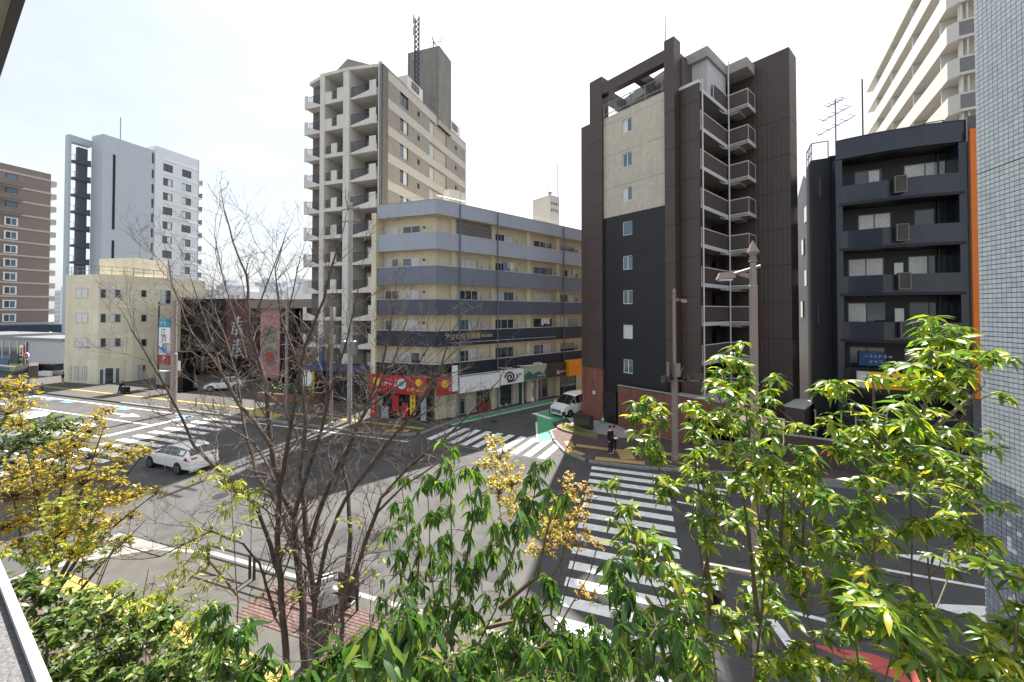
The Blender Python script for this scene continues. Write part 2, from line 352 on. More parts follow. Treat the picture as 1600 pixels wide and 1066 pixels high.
# resurfaced trench patches, joints and oil stained wheel tracks
patch_m = [mat('newer asphalt patch', (.052, .052, .055), .85, .3, var=.2, vs=1.5, bump=.35, bs=70), mat('older asphalt patch', (.098, .095, .092), .9, .2, var=.25, vs=1.5, bump=.35, bs=50)]
for i, (u, v, du, dv) in enumerate(((-12, 12.2, 7.5, 1.1), (-27, 14.5, 3.2, 2.2), (-7.5, 18.0, 1.3, 5.2), (4.5, 12.0, 9, .9), (-22, 20.6, 9, 1.0), (6, 18.5, 6, 1.4), (-18, 16.4, 1.1, 1.1))):
    flat('asphalt_patch', [[U(u, v), U(u + du, v), U(u + du, v + dv), U(u, v + dv)]], .0045, patch_m[i % 2], road)
crk = MB(); rg = random.Random(19)
for k in range(26):
    p = U(rg.uniform(-30, 12), rg.uniform(11, 23)); a = rg.random() * 6.28
    for j in range(rg.randint(5, 12)):
        a += rg.gauss(0, .5); q = p + np.array([math.cos(a), math.sin(a)]) * rg.uniform(.25, .6); w_ = strip(p, q, rg.uniform(.012, .028)); crk.add(fan(w_, .0075), [(0, 1, 2, 3)]); p = q
crk.build('tar_crack', mat('tar seal', (.02, .02, .02), .5, .4, var=0), road)['kind'] = 'stuff'
# manhole covers
for px, py in ((772, 659), (345, 775), (655, 745), (590, 838), (500, 712)):
    c = G(px, py); flat('manhole_cover', [[c + .33 * np.array([math.cos(t), math.sin(t)]) for t in np.arange(0, 6.28, .4)]], .02, black_metal, road)

def pavement(name, kerb, rest, top, m=paving_grey, ks=kerbstone, h=.13, kw_=.16):
    poly = list(kerb) + list(rest)
    mb = MB().prism(poly, -.015, h); o = structure(name, mb, m)
    # kerb stones along the edge, one by one
    P = [Vector((p[0], p[1])) for p in kerb]; st = MB().box(0, .58, -kw_, 0, -.01, h + .006).mesh('kerb_stone', ks); cnt = 0
    a = sum(poly[i][0] * poly[(i + 1) % len(poly)][1] - poly[(i + 1) % len(poly)][0] * poly[i][1] for i in range(len(poly)))
    for i in range(len(P) - 1):
        d = P[i + 1] - P[i]; L = d.length; d.normalize(); k = 0.0
        while k < L - .3:
            p = P[i] + d * k
            if math.hypot(p.x, p.y) < 55 and cnt < 150 and p.y > 2:
                put('kerb_stone', st, o, Matrix(((d.x, -d.y, 0, p.x), (d.y, d.x, 0, p.y), (0, 0, 1, 0), (0, 0, 0, 1))) if a > 0 else Matrix(((d.x, d.y, 0, p.x), (d.y, -d.x, 0, p.y), (0, 0, 1, 0), (0, 0, 0, 1)))); cnt += 1
            k += .6
    return o
k1 = [g0 + 50 * A_, G(862, 676), G(868, 690), G(884, 707), G(920, 722), G(1000, 731.5), G(1150, 741), G(1300, 752), G(1535, 776), U(60, 25.0)]
far_pavement = pavement('pavement', k1, [U(60, 90), g0 + 50 * A_ + np.array([0, 20])], .13, paving_red)
sh = ss0 + 1.0 * B_
k2 = [U(-120, 24.2), U(-19, 24.2), U(-16.9, 24.5), U(-15.6, 25.1), sh - 1.6 * A_, sh + 50 * A_]
shop_pavement = pavement('pavement', k2, [sh + 50 * A_ + 40 * B_, U(-120, 80)], .13, paving_grey)
k3 = [U(70, 10.1), U(-15.2, 10.1), U(-17.5, 9.6), U(-19.3, 8.2), U(-20.2, 6.0), U(-20.4, -40)]
near_pavement = pavement('pavement', k3, [U(70, -40)], .13, paving_grey)
near_pavement2 = pavement('pavement', [U(-31, -40), U(-31, 6), U(-32, 9), U(-34, 10.1), U(-120, 10.1)], [U(-120, -40)], .13, paving_grey)
# red block paving and yellow tactile bands
flat('block_paving', [[U(-19.2, 7.1), U(-8, 6.8), U(30, 5.4), U(30, -2), U(-19.2, -2)]], .136, paving_red, near_pavement)
flat('block_paving', [[U(-6.9, 8.3), U(30, 7.9), U(30, 9.7), U(-6.9, 9.7)]], .136, paving_red, near_pavement)
flat('paving_bed', [[U(-11.4, 8.3), U(-6.92, 8.3), U(-6.92, 9.7), U(-11.4, 9.7)]], .134, mat('sand joint', (.05, .045, .04), .95, .1), near_pavement)
pb_m = [MB().add([(.004, .004, 0), (.208, .004, 0), (.208, .096, 0), (.004, .096, 0), (.009, .009, .012), (.203, .009, .012), (.203, .091, .012), (.009, .091, .012)], [(4, 5, 6, 7), (0, 1, 5, 4), (1, 2, 6, 5), (2, 3, 7, 6), (3, 0, 4, 7)]).mesh('paving_block', mat('paving block %d' % i, c, .85, .3, var=.2, vs=6)) for i, c in enumerate(((.125, .078, .070), (.105, .07, .064), (.135, .09, .08)))]
rg = random.Random(31)
for r in range(14):
    for k in range(21):
        p = U(-11.4 + k * .212 - .106 * (r % 2), 8.3 + r * .1); put('paving_block', pb_m[rg.randrange(3)], near_pavement, FR((p[0], p[1], .136 + rg.uniform(-.001, .001)), E_))
flat('block_paving', [[G(965, 668.5), G(1062, 694), U(20, 31.5), U(20, 28)], ], .136, concrete, far_pavement)
flat('forecourt', [[G(885, 655), G(900, 672), G(960, 686), G(1010, 690), G(965, 668), G(938, 660)]], .138, concrete, far_pavement)
def tactile_band(P, Q, w_, m, parent, z, t=.3, cap=140):
    P = np.array(P); Q = np.array(Q); d = unit(Q - P); L = np.linalg.norm(Q - P); nrm = np.array([-d[1], d[0]]); mb = MB()
    mb.box(.006, t - .006, .006, t - .006, 0, .012)
    for i in range(3): mb.box(.05 + i * .085, .085 + i * .085, .03, t - .03, .012, .019)
    me = mb.mesh('tactile_tile', m); k = 0
    for r in range(int(round(w_ / t))):
        for i in range(int(L / t)):
            if k < cap:
                p = P + d * i * t + nrm * (r * t - w_ / 2); put('tactile_tile', me, parent, FR((p[0], p[1], z), d)); k += 1
tactile_band(U(-19.0, 7.55), U(-8.2, 7.2), .6, tactile, near_pavement, .134)
flat('tactile_strip', [[U(-8.0, 6.9), U(30, 5.6), U(30, 6.2), U(-8.0, 7.5)]], .142, tactile, near_pavement)
flat('tactile_strip', [strip(U(-75, 26.3), U(-34, 26.3), .3)], .142, tactile, shop_pavement)
flat('tactile_strip', [[U(-33.5, 24.6), U(-29.4, 24.6), U(-29.4, 25.6), U(-33.5, 26.4)]], .142, tactile, shop_pavement)
flat('tactile_strip', [strip(U(-29.4, 26.3), U(-15.8, 26.0), .4)], .142, tactile, shop_pavement)
flat('tactile_strip', [strip(U(-18.4, 24.7), U(-16.6, 25.2), .6)], .142, tactile, shop_pavement)
# tan bands on the red pavement before the brown tower
tb = [(G(900, 699), G(970, 708), .45), (G(970, 708), G(1300, 730), .45), (G(1300, 730), G(1535, 752), .4), (G(930, 720), G(1008, 728), .55), (G(887, 693), G(893, 703), .5), (G(974, 709), G(982, 722), .9), (G(894, 708), G(912, 715), .45)]
for i, (P, Q, w_) in enumerate(tb): flat('tactile_strip', [strip(P, Q, w_)], .142 + .004 * i, tactile_tan, far_pavement)
# ------------------------------------------------------------------ brown tower (local x = away along the side street, y = to the left)
P1 = np.array([11.5517, 27.104]); FB = FR(P1, A_)
tower = thing('apartment_tower', 'tall dark brown tower with a cream and navy panel and white railed corridors', 'building', FB)
M_L = Matrix(((0, 1, 0, 0), (-1, 0, 0, 0), (0, 0, 1, 0), (0, 0, 0, 1)))        # face looking to -x: local u -> -y, depth -> +x
floors = [24.87 - 2.75 * k for k in range(9)]
# end panel with its window openings (u = -y, so u runs from -6.23 to -.75)
wz = [24.51 - 2.733 * k for k in range(8)]
hs = [(-4.45, -3.58, z - 1.1, z) for z in wz]
mb = MB(); mb.M = M_L; mb.holes(-6.23, -.75, 16.92, 25.32, hs[:3], .25, .14); mb.build('cream_panel', cream_tile, tower)
mb = MB(); mb.M = M_L; mb.holes(-6.23, -.75, .13, 16.92, hs[3:], .252, .14); mb.build('navy_panel', navy_tile, tower)
for i, z in enumerate(wz): window(tower, M_L, -4.45, z - 1.1, .87, 1.1, 1 if i in (3, 6) else 2, white_frame, glass_blue if i != 6 else curtain, 1 if i in (0, 2) else 0, .33, .06)
mb = MB()
mb.box(0, .98, 0, .75, 4.4, 28.83); mb.build('corner_column', brown, tower)
mb = MB().box(-.004, .95, 6.23, 7.49, 4.4, 28.85); mb.build('corner_column', brown, tower)
mb = MB().box(.01, 9.4, 7.49, 8.42, 4.4, 25.3).box(.42, 9.4, .1, 7.48, .2, 25.28); mb.build('wall', brown, tower)
mb = MB().box(0, .9, 6.24, 8.42, .1, 4.397).box(.9, 9.4, 7.5, 8.41, .1, 4.39); mb.build('base', red_tile, tower)
mb = MB().box(.02, .62, .75, 6.23, 27.3, 28.22); mb.build('roof_beam', brown, tower)
for y0, y1 in ((.12, .7), (3.0, 3.55), (6.3, 6.95)): MB().box(.62 if 1 < y0 < 5 else .95, 4.2, y0, y1, 27.32, 28.18).build('roof_beam', brown, tower)
# roof edge railing
rl = MB(); 
for z in (25.5, 26.35): rl.box(.12, .17, .78, 6.2, z, z + .05)
for y in np.arange(.85, 6.2, .14): rl.box(.135, .155, y, y + .02, 25.3, 26.35)
for y in (.95, 2.3, 3.6, 4.9, 6.1): rl.box(.11, .18, y, y + .06, 25.3, 26.4)
rl.build('roof_railing', grey_metal, tower)
# penthouse and roof slab
MB().box(4.2, 9.2, .3, 7.3, 25.3, 27.69).box(2.6, 6, -1.2, .3, 24.95, 27.69).build('penthouse', pale_grey, tower)
mb = MB().prism([(2.27, -1.37), (5.78, -1.37), (5.78, -2.8), (7.44, -2.8), (7.44, .2), (9.4, .2), (9.4, 7.45), (4.0, 7.45), (2.27, .8)], 27.7, 28.45)
mb.build('roof_slab', concrete, tower)
MB().tube([(3.4, 2.4, 28.4), (3.4, 2.4, 33.4)], .05, 6).build('lightning_rod', grey_metal, tower)
# side wing: end wall, corridors
MB().box(.75, .97, -1.37, -.003, 3.3, 25.12).build('corridor_wall', brown, tower)
MB().box(.70, 1.02, -1.42, -.004, 25.12, 25.34).build('coping', white_steel, tower)
mb = MB().box(.98, 9.3, -.10, .098, .2, 27.6); mb.build('corridor_wall', brown_flat, tower)
pipe = MB()
for i, z in enumerate(floors):
    s = MB().prism([(.98, -1.37), (5.78, -1.37), (5.78, -2.82), (7.44, -2.82), (7.44, -.1), (.98, -.1)], z - .20, z - .03); s.build('corridor_slab', grey_soffit, tower)
    e = MB().wall([(.98, -1.40), (5.80, -1.40), (5.80, -2.85), (7.42, -2.85)][::1], .05, z - .24, z + .04); e.build('slab_edge', white_steel, tower)
    p = MB(); x0 = 1.0 if i else 3.2
    p.wall([(x0, -1.36), (5.83, -1.36)], .03, z + .10, z + 1.12); p.box(5.82, 5.85, -2.78, -1.37, z + .10, z + 1.12); p.box(5.85, 7.38, -2.80, -2.77, z + .1, z + 1.12)
    p.build('corridor_parapet', brown_flat, tower)
    r = MB().box(x0, 5.83, -1.39, -1.34, z + 1.12, z + 1.19).box(5.81, 5.86, -2.82, -1.39, z + 1.12, z + 1.19).box(5.86, 7.42, -2.82, -2.77, z + 1.12, z + 1.19)
    for x, y in ((5.86, -2.82), (7.36, -2.82), (x0, -1.39)): r.box(x, x + .06, y, y + .06, z, z + 1.12)
    r.build('handrail', white_steel, tower)
    k = MB().box(5.9, 7.3, -2.2, -1.5, z - .42, z - .2); k.build('soffit_beam', grey_soffit, tower)
    MB().box(3.0, 3.9, -.14, -.1, z, z + 2.0).build('door', black_metal if i % 2 else alu_dark, tower)
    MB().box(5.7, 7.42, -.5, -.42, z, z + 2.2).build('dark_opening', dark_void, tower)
    MB().tube([(4.6, -1.25, z - .3), (5.2, -1.25, z - .3), (5.7, -1.42, z - .3)], .05, 6).build('drain_branch', white_steel, tower)
for x, y, t in ((1.12, -1.47, 25.5), (5.76, -1.50, 28.7)): MB().tube([(x, y, 2.9), (x, y, t)], .055, 8).build('drainpipe', white_steel, tower)
MB().box(7.45, 9.33, -5.05, .08, 1.2, 28.76).build('fin_wall', brown, tower)
for i in range(9): MB().box(9.33, 9.75, -4.4, -3.7, 3.6 + 2.75 * i, 4.9 + 2.75 * i).build('vent_hood', brown_flat, tower)
jn = mat('dark panel joint', (.015, .012, .011), .7, .3, var=0)
for i, z in enumerate((7.1, 9.8, 12.6, 15.3, 18.1, 20.8, 23.5)):
    MB().box(7.444, 7.449, -5.05, -2.9, z, z + .035).box(7.45, 9.33, -5.056, -5.051, z, z + .035).build('panel_joint', jn, tower)
    MB().box(-.007, -.0015, .0, .75, z, z + .03).box(.0, .98, -.006, -.001, z, z + .03).build('panel_joint', jn, tower)
    MB().box(-.011, -.0055, 6.23, 7.49, z, z + .03).build('panel_joint', jn, tower)
    MB().box(.743, .749, -1.37, -.01, z + .4, z + .43).build('panel_joint', jn, tower)
    MB().box(.243, .2485, .76, 6.22, z + 1.2, z + 1.22).build('panel_joint', mat('faint panel joint', (.12, .11, .09), .8, .2) if z > 15.5 else jn, tower)
# terracotta podium
pod = MB().box(-.22, .0, -.9, 4.62, .1, 3.25).box(-.22, 5.2, -3.1, -.9, 1.9, 3.3); pod.build('podium_wall', red_tile, tower)
MB().prism([(-.26, 4.66), (-.26, -3.14), (5.2, -3.14), (5.2, -.9), (.75, -.9), (.75, -.01), (-.005, -.01), (-.005, 4.66)], 3.3, 3.36).build('podium_coping', concrete, tower)
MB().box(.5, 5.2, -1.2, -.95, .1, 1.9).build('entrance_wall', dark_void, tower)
MB().box(5.2, 8.2, -6.2, -5.1, .1, 2.6).build('side_shed', brown_flat, tower)
MB().box(5.15, 8.25, -6.25, -5.06, 2.6, 2.7).build('shed_roof', pale_grey, tower)
MB().tube([(6.7, -6.5, .1), (6.7, -6.5, 2.4), (6.4, -6.5, 2.4)], .05, 6).build('vent_pipe', white_steel, tower)
mb = MB(); mb.M = M_L; disc(mb, (-2.9, 2.0), .09, -.30, -.22, 12); mb.box(-7.2, -6.95, -.1, 0, 2.2, 2.5); mb.build('wall_lamp', white_steel, tower)
for y in (5.4,): MB().box(.1, .25, 5.0, 6.15, .15, 2.6).build('service_door', black_metal, tower)

# boundary wall of the yard beside the tower
yw = thing('boundary_wall', 'low dark brown wall with pale coping behind the red pavement beside the brown tower', 'wall', FR(U(7.6, 27.2), HM))
MB().box(0, 9.5, 0, .18, .05, 1.75).build('wall_panel', mat('brown yard wall', (.085, .06, .055), .6, .4, var=.1, streak=.15, rib=(HM[0], HM[1], .3, .3)), yw)
MB().box(-.03, 9.53, -.03, .21, 1.75, 1.81).build('coping', concrete, yw)
MB().box(2.4, 2.8, -.03, -.003, .9, 1.2).build('notice', sign_red, yw)

# ------------------------------------------------------------------ banded apartment block (local x = along side street, y = behind its side face)
CA = np.array([-6.147, 31.083]); FA = FR(CA, A_)
md = np.array([-E_ @ A_, -E_ @ B_]); mn = np.array([md[1], -md[0]])        # main-road face direction and inward normal, local
if mn @ np.array([1, 1]) < 0: mn = -mn
blk = thing('apartment_block', 'cream six storey block with blue grey balcony bands over street corner shops', 'building', FA)
LA = 24.0; LM = 5.74; kk = [np.array([LA, 0]), np.array([0, 0]), md * LM]
def inset(d):                                              # corner of the two wall planes set back by d
    # side plane y=d ; front plane dot(mn)=d
    x = (d - mn[1] * d) / mn[0]; return np.array([x, d])
c9 = inset(.95); poly = [np.array([LA, .95]), c9, c9 + md * LM, c9 + md * LM + mn * 9, np.array([LA, 12])]
MB().prism(poly, .13, 17.2).build('wall', cream_wall, blk)
MB().prism([np.array([LA, .02]), np.array([.0, .02]) + 0 * md, md * LM, md * LM + mn * 10, np.array([LA, 12.2])], 17.1, 17.25).build('roof_slab', cream_wall, blk)
tops = [18.29, 15.65, 12.9, 10.15, 7.55, 4.85]; bots = [17.1, 14.28, 11.43, 8.85, 6.25, 3.05]
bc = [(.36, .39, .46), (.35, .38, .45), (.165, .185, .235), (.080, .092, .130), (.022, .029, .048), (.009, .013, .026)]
def band(pts, th, z0, z1): return MB().wall(pts, th, z0, z1)
for i, (t, bo) in enumerate(zip(tops, bots)):
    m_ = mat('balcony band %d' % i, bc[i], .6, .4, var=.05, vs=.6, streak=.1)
    wl = band([md * LM, np.array([0, 0]), np.array([LA, 0])], .12, bo, t) if True else None
    wl.build('balcony_parapet', m_, blk)
    band([md * LM - mn * .02 , np.array([0, 0]) - inset(.02), np.array([LA, -.02])], .16, t, t + .05).build('coping', pale_grey if i else concrete, blk)
    if i: MB().prism([np.array([LA, .13]), inset(.13), inset(.13) + md * LM, c9 + md * LM, c9, np.array([LA, .95])], bo + .02, bo + .18).build('balcony_slab', cream_wall, blk)
MB().prism([md * LM + mn * -.15, md * (LM + .45) - mn * .15, md * (LM + .45) + mn * 9, md * LM + mn * 9], .1, 17.6).build('end_wall', cream_wall, blk)
# columns, windows along the side face
flz = [15.65 - 1.05, 12.9 - 1.05, 10.15 - 1.05, 7.55 - 1.05, 4.85 - 1.05]
WA = CA + .95 * B_
def sx(px): return on(px, 450, WA, A_)[0]
for px in (706, 767, 822, 868): MB().box(sx(px) - .22, sx(px) + .22, .55, .949, .15, 17.1).build('column', cream_wall, blk)
ws = [(716, 746), (772, 802), (833, 862), (875, 897)]
for fi, z in enumerate(flz):
    for wi, (p0, p1) in enumerate(ws):
        x0, x1 = sx(p0), sx(p1); wh = 1.95
        if fi == 0 and wi == 0: continue
        window(blk, T(0, 0, 0), x0, z, x1 - x0, wh, 3 if wi != 3 else 2, alu if (fi + wi) % 2 else white_frame, glass if (fi + wi) % 3 else glass_blue, [0, 1, 2, 3, 0, 2, 0][(fi * 3 + wi * 2) % 7], .88, .05)
        b_ = MB().box(x1 + .35, x1 + .85, .7, .94, z + .9, z + 1.6).build('meter_box', pale_grey, blk)
# louvre bay at the top corner
lv = MB(); x0, x1 = sx(709), sx(762)
for k in range(9):
    z = 15.1 + k * .21; lv.box(x0, x1, .35, .39, z, z + .13)
lv.build('louvre_slat', mat('grey louvre', (.13, .13, .14), .5, .4), blk, kind='stuff')
for x in (x0, (x0 + x1) / 2, x1 - .06): MB().box(x, x + .06, .40, .46, 14.9, 17.05).build('louvre_post', grey_metal, blk)
# windows on the main road face
Mf = Matrix(((-md[0], mn[0], 0, c9[0] + md[0] * LM), (-md[1], mn[1], 0, c9[1] + md[1] * LM), (0, 0, 1, 0), (0, 0, 0, 1)))
for fi, z in enumerate(flz):
    for x0, w_ in ((.75, 1.35), (2.5, 1.75)):
        window(blk, Mf, x0, z + .25, w_, 1.65, 2, white_frame, glass_blue if (fi + int(x0)) % 2 else glass, [3, 1, 0, 2, 3][(fi + int(x0)) % 5], -.07, .05)
    disc_ = MB(); disc_.M = Mf; disc(disc_, (4.6, z + 1.7), .09, -.12, 0, 10); disc_.build('vent_cap', black_metal, blk)
for px, y_ in ((713, -.10), (771, -.08), (873, -.08)): MB().tube([(sx(px) - .3, y_, .13), (sx(px) - .3, y_, 18.2)], .06, 8).build('drainpipe', mat('grey blue pipe', (.10, .12, .16), .5, .4), blk)
MB().tube([np.array([LA, .4, 18.75]), np.array([.3, .4, 18.75]), np.array([*(md * LM + mn * .4), 18.75])], .02, 4).build('roof_wire', grey_metal, blk)
# lettering on the dark blue band
text('band_lettering', 'アツヒ住宅機器', .52, mat('gold lettering', (.5, .42, .25), .5, .4), blk, T(2.6, -.02, 7.02), .02, 'CENTER')
text('band_lettering', '株式会社', .32, MATS['gold lettering'], blk, T(5.15, -.02, 7.0), .02, 'CENTER')
rail = MB().tube([(1.2, -.14, 6.55), (14, -.14, 6.55)], .03, 5)
for x in range(2, 14, 2): rail.box(x, x + .03, -.14, -.005, 6.53, 6.57)
rail.build('sign_light_rail', grey_metal, blk)
# air conditioners bracketed to the lowest band
for px, py in ((837, 571), (886, 567)):
    s, z = on(px, py, CA, A_); a_ = MB().box(s - .42, s + .42, -.42, -.06, z - .3, z + .3).build('air_conditioner', ac_mat, blk)
    f = disc(MB(), (s - .08, z), .23, -.44, -.415, 18); f.build('fan_grille', alu_dark, a_)
    MB().bar((s - .3, -.2, z - .32), (s - .3, 0, z - .7), .04).bar((s + .3, -.2, z - .32), (s + .3, 0, z - .7), .04).build('bracket', grey_metal, a_)
# roof plant
pb = thing('rooftop_unit', 'beige box of machinery on the roof edge of the banded block', 'rooftop unit', FR(tuple(at(702, 312, 34.5)[:2]) + (17.25,), A_))
MB().box(0, 1.2, 0, 1.0, 0, 3.0).box(1.22, 1.75, -.1, .9, 0, 2.9).build('casing', ac_mat, pb)
MB().box(.1, 1.2, -.02, -.003, .3, 2.1).build('grille', mat('beige grille', (.45, .43, .38), .6, .3), pb)
pq = at(872, 350, 46)
pt = thing('rooftop_tower', 'grey lift tower with dark lettering and whip antennas on the banded block', 'rooftop tower', FR((*on(859.5, 330, CA + 4.5 * B_, A_)[0] * A_ + CA + 4.5 * B_, 17.25), A_))
s1 = on(874, 330, CA + 4.5 * B_, A_)[0] - on(859.5, 330, CA + 4.5 * B_, A_)[0]
hz = on(859.5, 304.5, CA + 4.5 * B_, A_)[1] - 17.25
MB().box(0, s1, 0, 3.0, 0, hz).build('wall', pale_grey, pt)
glyphs('lettering', 5, s1 * .16, sign_black, pt, T(s1 * .06, -.003, hz - 1.15) @ Matrix.Diagonal((1, 1, 1.5, 1)), 4, s1 * .18)
glyphs('lettering', 5, s1 * .16, sign_black, pt, T(s1 * .06, -.003, hz - 2.0) @ Matrix.Diagonal((1, 1, 1.5, 1)), 9, s1 * .18)
MB().box(s1 * .45, s1 * .65, -.2, 0, .9, 1.3).build('wall_lamp', grey_metal, pt)
an = MB()
for i, (x, y) in enumerate(((.1, 1.1), (.35, .6), (.9, .5), (1.1, .2))): an.tube([(x, y, hz), (x, y, hz + 2.7)], .025, 5)
an.tube([(1.5, .1, .5), (1.5, .1, hz + 4.2)], .05, 6); an.lathe([(.3, hz + .5), (.12, hz + .3), (.1, hz)], 8, (.5, .5))
an.build('antenna', grey_metal, pt)

# ------------------------------------------------------------------ shops under the banded block
SW = .9                                                    # shop wall plane
def shop_x(px): return on(px, 600, CA, A_)[0]
dark_glass = mat('dark shop glass', (.03, .035, .035), .08, .7, var=.3)
def sign(name, label, cat, px0, px1, z0, z1, m, d=.35, group=None):
    x0, x1 = shop_x(px0), shop_x(px1); o = thing(name, label, cat, FA @ T(x0, 0, 0), group)
    MB().box(.02, x1 - x0 - .02, -d, -.004, z0, z1).build('sign_box', m, o); return o, x1 - x0
s_, wd_ = sign('shop_sign', 'plain white canopy board beside the red shop', 'sign', 713, 775, 2.35, 3.75, sign_white, .55)
MB().bar((wd_ * .5, -.56, 2.35), (wd_ * .5, -.56, 3.75), .02).build('panel_joint', grey_metal, s_)
MB().box(.02, wd_ - .02, -.60, -.56, 3.72, 3.8).build('top_trim', grey_metal, s_)
s_, wd_ = sign('shop_sign', 'white shop board with a black snail swirl', 'sign', 776, 812, 2.5, 3.75, sign_white, .6)
sp = MB(); pts = [(wd_ * .38 - .62 * (1 - k / 40) * math.cos(k * .32), -.625, 3.13 + .5 * (1 - k / 40) * math.sin(k * .32)) for k in range(36)]
sp.tube(pts, .07, 5); sp.tube([(wd_ * .38 - .3, -.625, 2.72), (wd_ * .6, -.625, 2.78), (wd_ * .72, -.625, 3.1), (wd_ * .66, -.625, 3.35)], .06, 5); sp.build('snail_logo', sign_black, s_)
glyphs('lettering', 1, .5, sign_black, s_, T(wd_ * .74, -.602, 2.95), 5)
for k in (0, 1): MB().tube([(wd_ * k * .8 + .3, 0, 4.0), (wd_ * k * .8 + .3, -.8, 4.05), (wd_ * k * .8 + 1.1, -.9, 4.0)], .05, 6).build('sign_lamp', pale_grey, s_)
s_, wd_ = sign('shop_sign', 'green landscape board over the green shop front', 'sign', 813, 848, 2.55, 3.95, mat('pale green sign', (.34, .40, .30), .6, .3), .55)
hill = MB(); hp = [(0, 2.6), (0, 3.1), (.6, 3.45), (1.1, 3.1), (1.9, 3.3), (2.6, 2.95), (3.3, 3.25), (wd_ - .1, 3.6), (wd_ - .1, 2.6)]
hill.add([(q[0] + .05, -.556, q[1]) for q in hp], [tuple(range(len(hp)))]); hill.build('hill_print', mat('dark green sign', (.04, .12, .09), .6, .3), s_)
glyphs('lettering', 5, .2, sign_white, s_, T(wd_ * .6, -.558, 2.75), 6)
MB().box(.02, wd_ - .02, -.6, -.555, 3.87, 3.97).build('top_trim', pale_grey, s_)
s_, wd_ = sign('shop_sign', 'dark brown shop board with small white mark', 'sign', 849, 880, 2.45, 3.85, mat('brown sign', (.06, .04, .036), .6, .3), .4)
glyphs('lettering', 1, .62, sign_white, s_, T(wd_ * .5, -.402, 2.65), 8); glyphs('lettering', 6, .2, sign_white, s_, T(wd_ * .68, -.402, 2.8), 3)
s_, wd_ = sign('shop_sign', 'bright orange awning board next to the brown tower', 'awning', 881, 912, 2.35, 3.95, mat('orange awning', (.75, .28, .01), .6, .3), .7)
s_, wd_ = None, None
# shop fronts
fr_ = thing('shop_row', 'row of glazed and rendered shops under the balcony bands along the side street', 'shop', FA @ T(0, SW, 0))
bays = [(700, 716, 'rend'), (717, 728, 'door'), (729, 742, 'rend'), (745, 770, 'win'), (771, 781, 'rend'), (783, 803, 'door'), (804, 812, 'rend'), (815, 838, 'green'), (841, 849, 'win'), (850, 860, 'door'), (861, 872, 'rend'), (876, 905, 'dark')]
for p0, p1, kd in bays:
    x0, x1 = shop_x(p0) + .5, shop_x(p1) + .5
    if kd == 'rend': MB().box(x0, x1, -.06, .1, .13, 3.0).build('wall_panel', mat('shop render', (.5, .47, .40), .7, .3, streak=.2), fr_)
    elif kd == 'green':
        MB().box(x0, x1 - 1.3, -.10, .1, .13, 2.6).build('green_panel', mat('green shop wall', (.035, .10, .075), .6, .3), fr_)
        MB().box(x1 - 1.28, x1, -.06, .1, .13, 2.6).build('tan_panel', mat('tan shop wall', (.35, .25, .16), .7, .3), fr_)
        MB().lathe([(.34, .13), (.3, .3), (.14, .6), (.12, 1.1), (.24, 1.6), (.2, 1.9), (.1, 2.2), (.05, 2.3)], 10, (x0 + 1.5, -.16)).build('white_figure', sign_white, fr_)
        for x in (x0, x1): MB().box(x, x + .12, -.5, -.38, .13, 2.6).build('canopy_post', white_steel, fr_)
    else:
        n_ = 2 if kd != 'door' else 1
        window(fr_, T(), x0, .15, x1 - x0, 2.35, n_, alu if kd != 'dark' else alu_dark, dark_glass, 0, -.05, .07)
def shop_thing(name, label, cat, px, py, build):
    g = G(px, py, .13); o = thing(name, label, cat, FR((g[0], g[1], .13), A_)); build(o); return o
def planter_(o):
    MB().box(0, 1.5, 0, .5, 0, .75).build('box', mat('red brick planter', (.26, .05, .05), .7, .3, grid=(A_[0], A_[1], .2, .08, .6)), o)
    random.seed(3); f = MB()
    for k in range(90):
        c = Vector((random.uniform(.05, 1.45), random.uniform(.05, .45), .75 + random.random() * .35)); d = Vector((random.uniform(-1, 1), random.uniform(-1, 1), random.uniform(-.2, 1))).normalized() * .09; q = d.cross(Vector((.3, .2, .9))).normalized() * .03
        f.quad(c - d, c + q, c + d, c - q)
    f.build('foliage', mat('shrub leaf', (.05, .09, .03), .5, .4, var=.3, vs=20), o, kind='stuff')
shop_thing('planter', 'low red planter in front of the pale shop window', 'planter', 749, 644, planter_)
def sandw(o):
    MB().box(0, .8, 0, .06, .25, 1.35).box(0, .06, -.25, .3, 0, .25).box(.74, .8, -.25, .3, 0, .25).build('board', sign_white, o); glyphs('lettering', 3, .18, sign_black, o, T(.12, -.003, .9), 11)
    MB().box(.15, .65, -.012, -.003, .4, .7).build('print', mat('grey print', (.2, .2, .22), .6, .3, var=.4, vs=30), o)
shop_thing('signboard', 'white standing sign on the walk below the snail board', 'sign', 780, 636, sandw)

# red corner shop on the main road face
FC = FA @ Mf @ T(0, -.95, 0)
rs = thing('noodle_shop', 'red signboards with gold and white emblems over the corner shop facing the main road', 'shop', FC)
MB().box(0, LM - .1, -.34, .0, 2.35, 3.85).build('sign_board', sign_red, rs)
for x, z, r_, m_ in ((.8, 3.3, .34, sign_yellow), (3.3, 3.2, .42, sign_white), (4.9, 3.4, .3, sign_yellow)): disc(MB(), (x, z), r_, -.37, -.343, 18).build('emblem', m_, rs)
disc(MB(), (3.3, 3.2), .26, -.385, -.372, 16).build('emblem', mat('teal emblem', (.1, .4, .42), .5, .3), rs)
glyphs('lettering', 4, .42, sign_white, rs, T(1.15, -.343, 2.9), 21); glyphs('lettering', 4, .4, sign_yellow, rs, T(3.75, -.343, 2.55), 22)
glyphs('lettering', 5, .3, sign_black, rs, T(1.2, -.343, 2.45), 23)
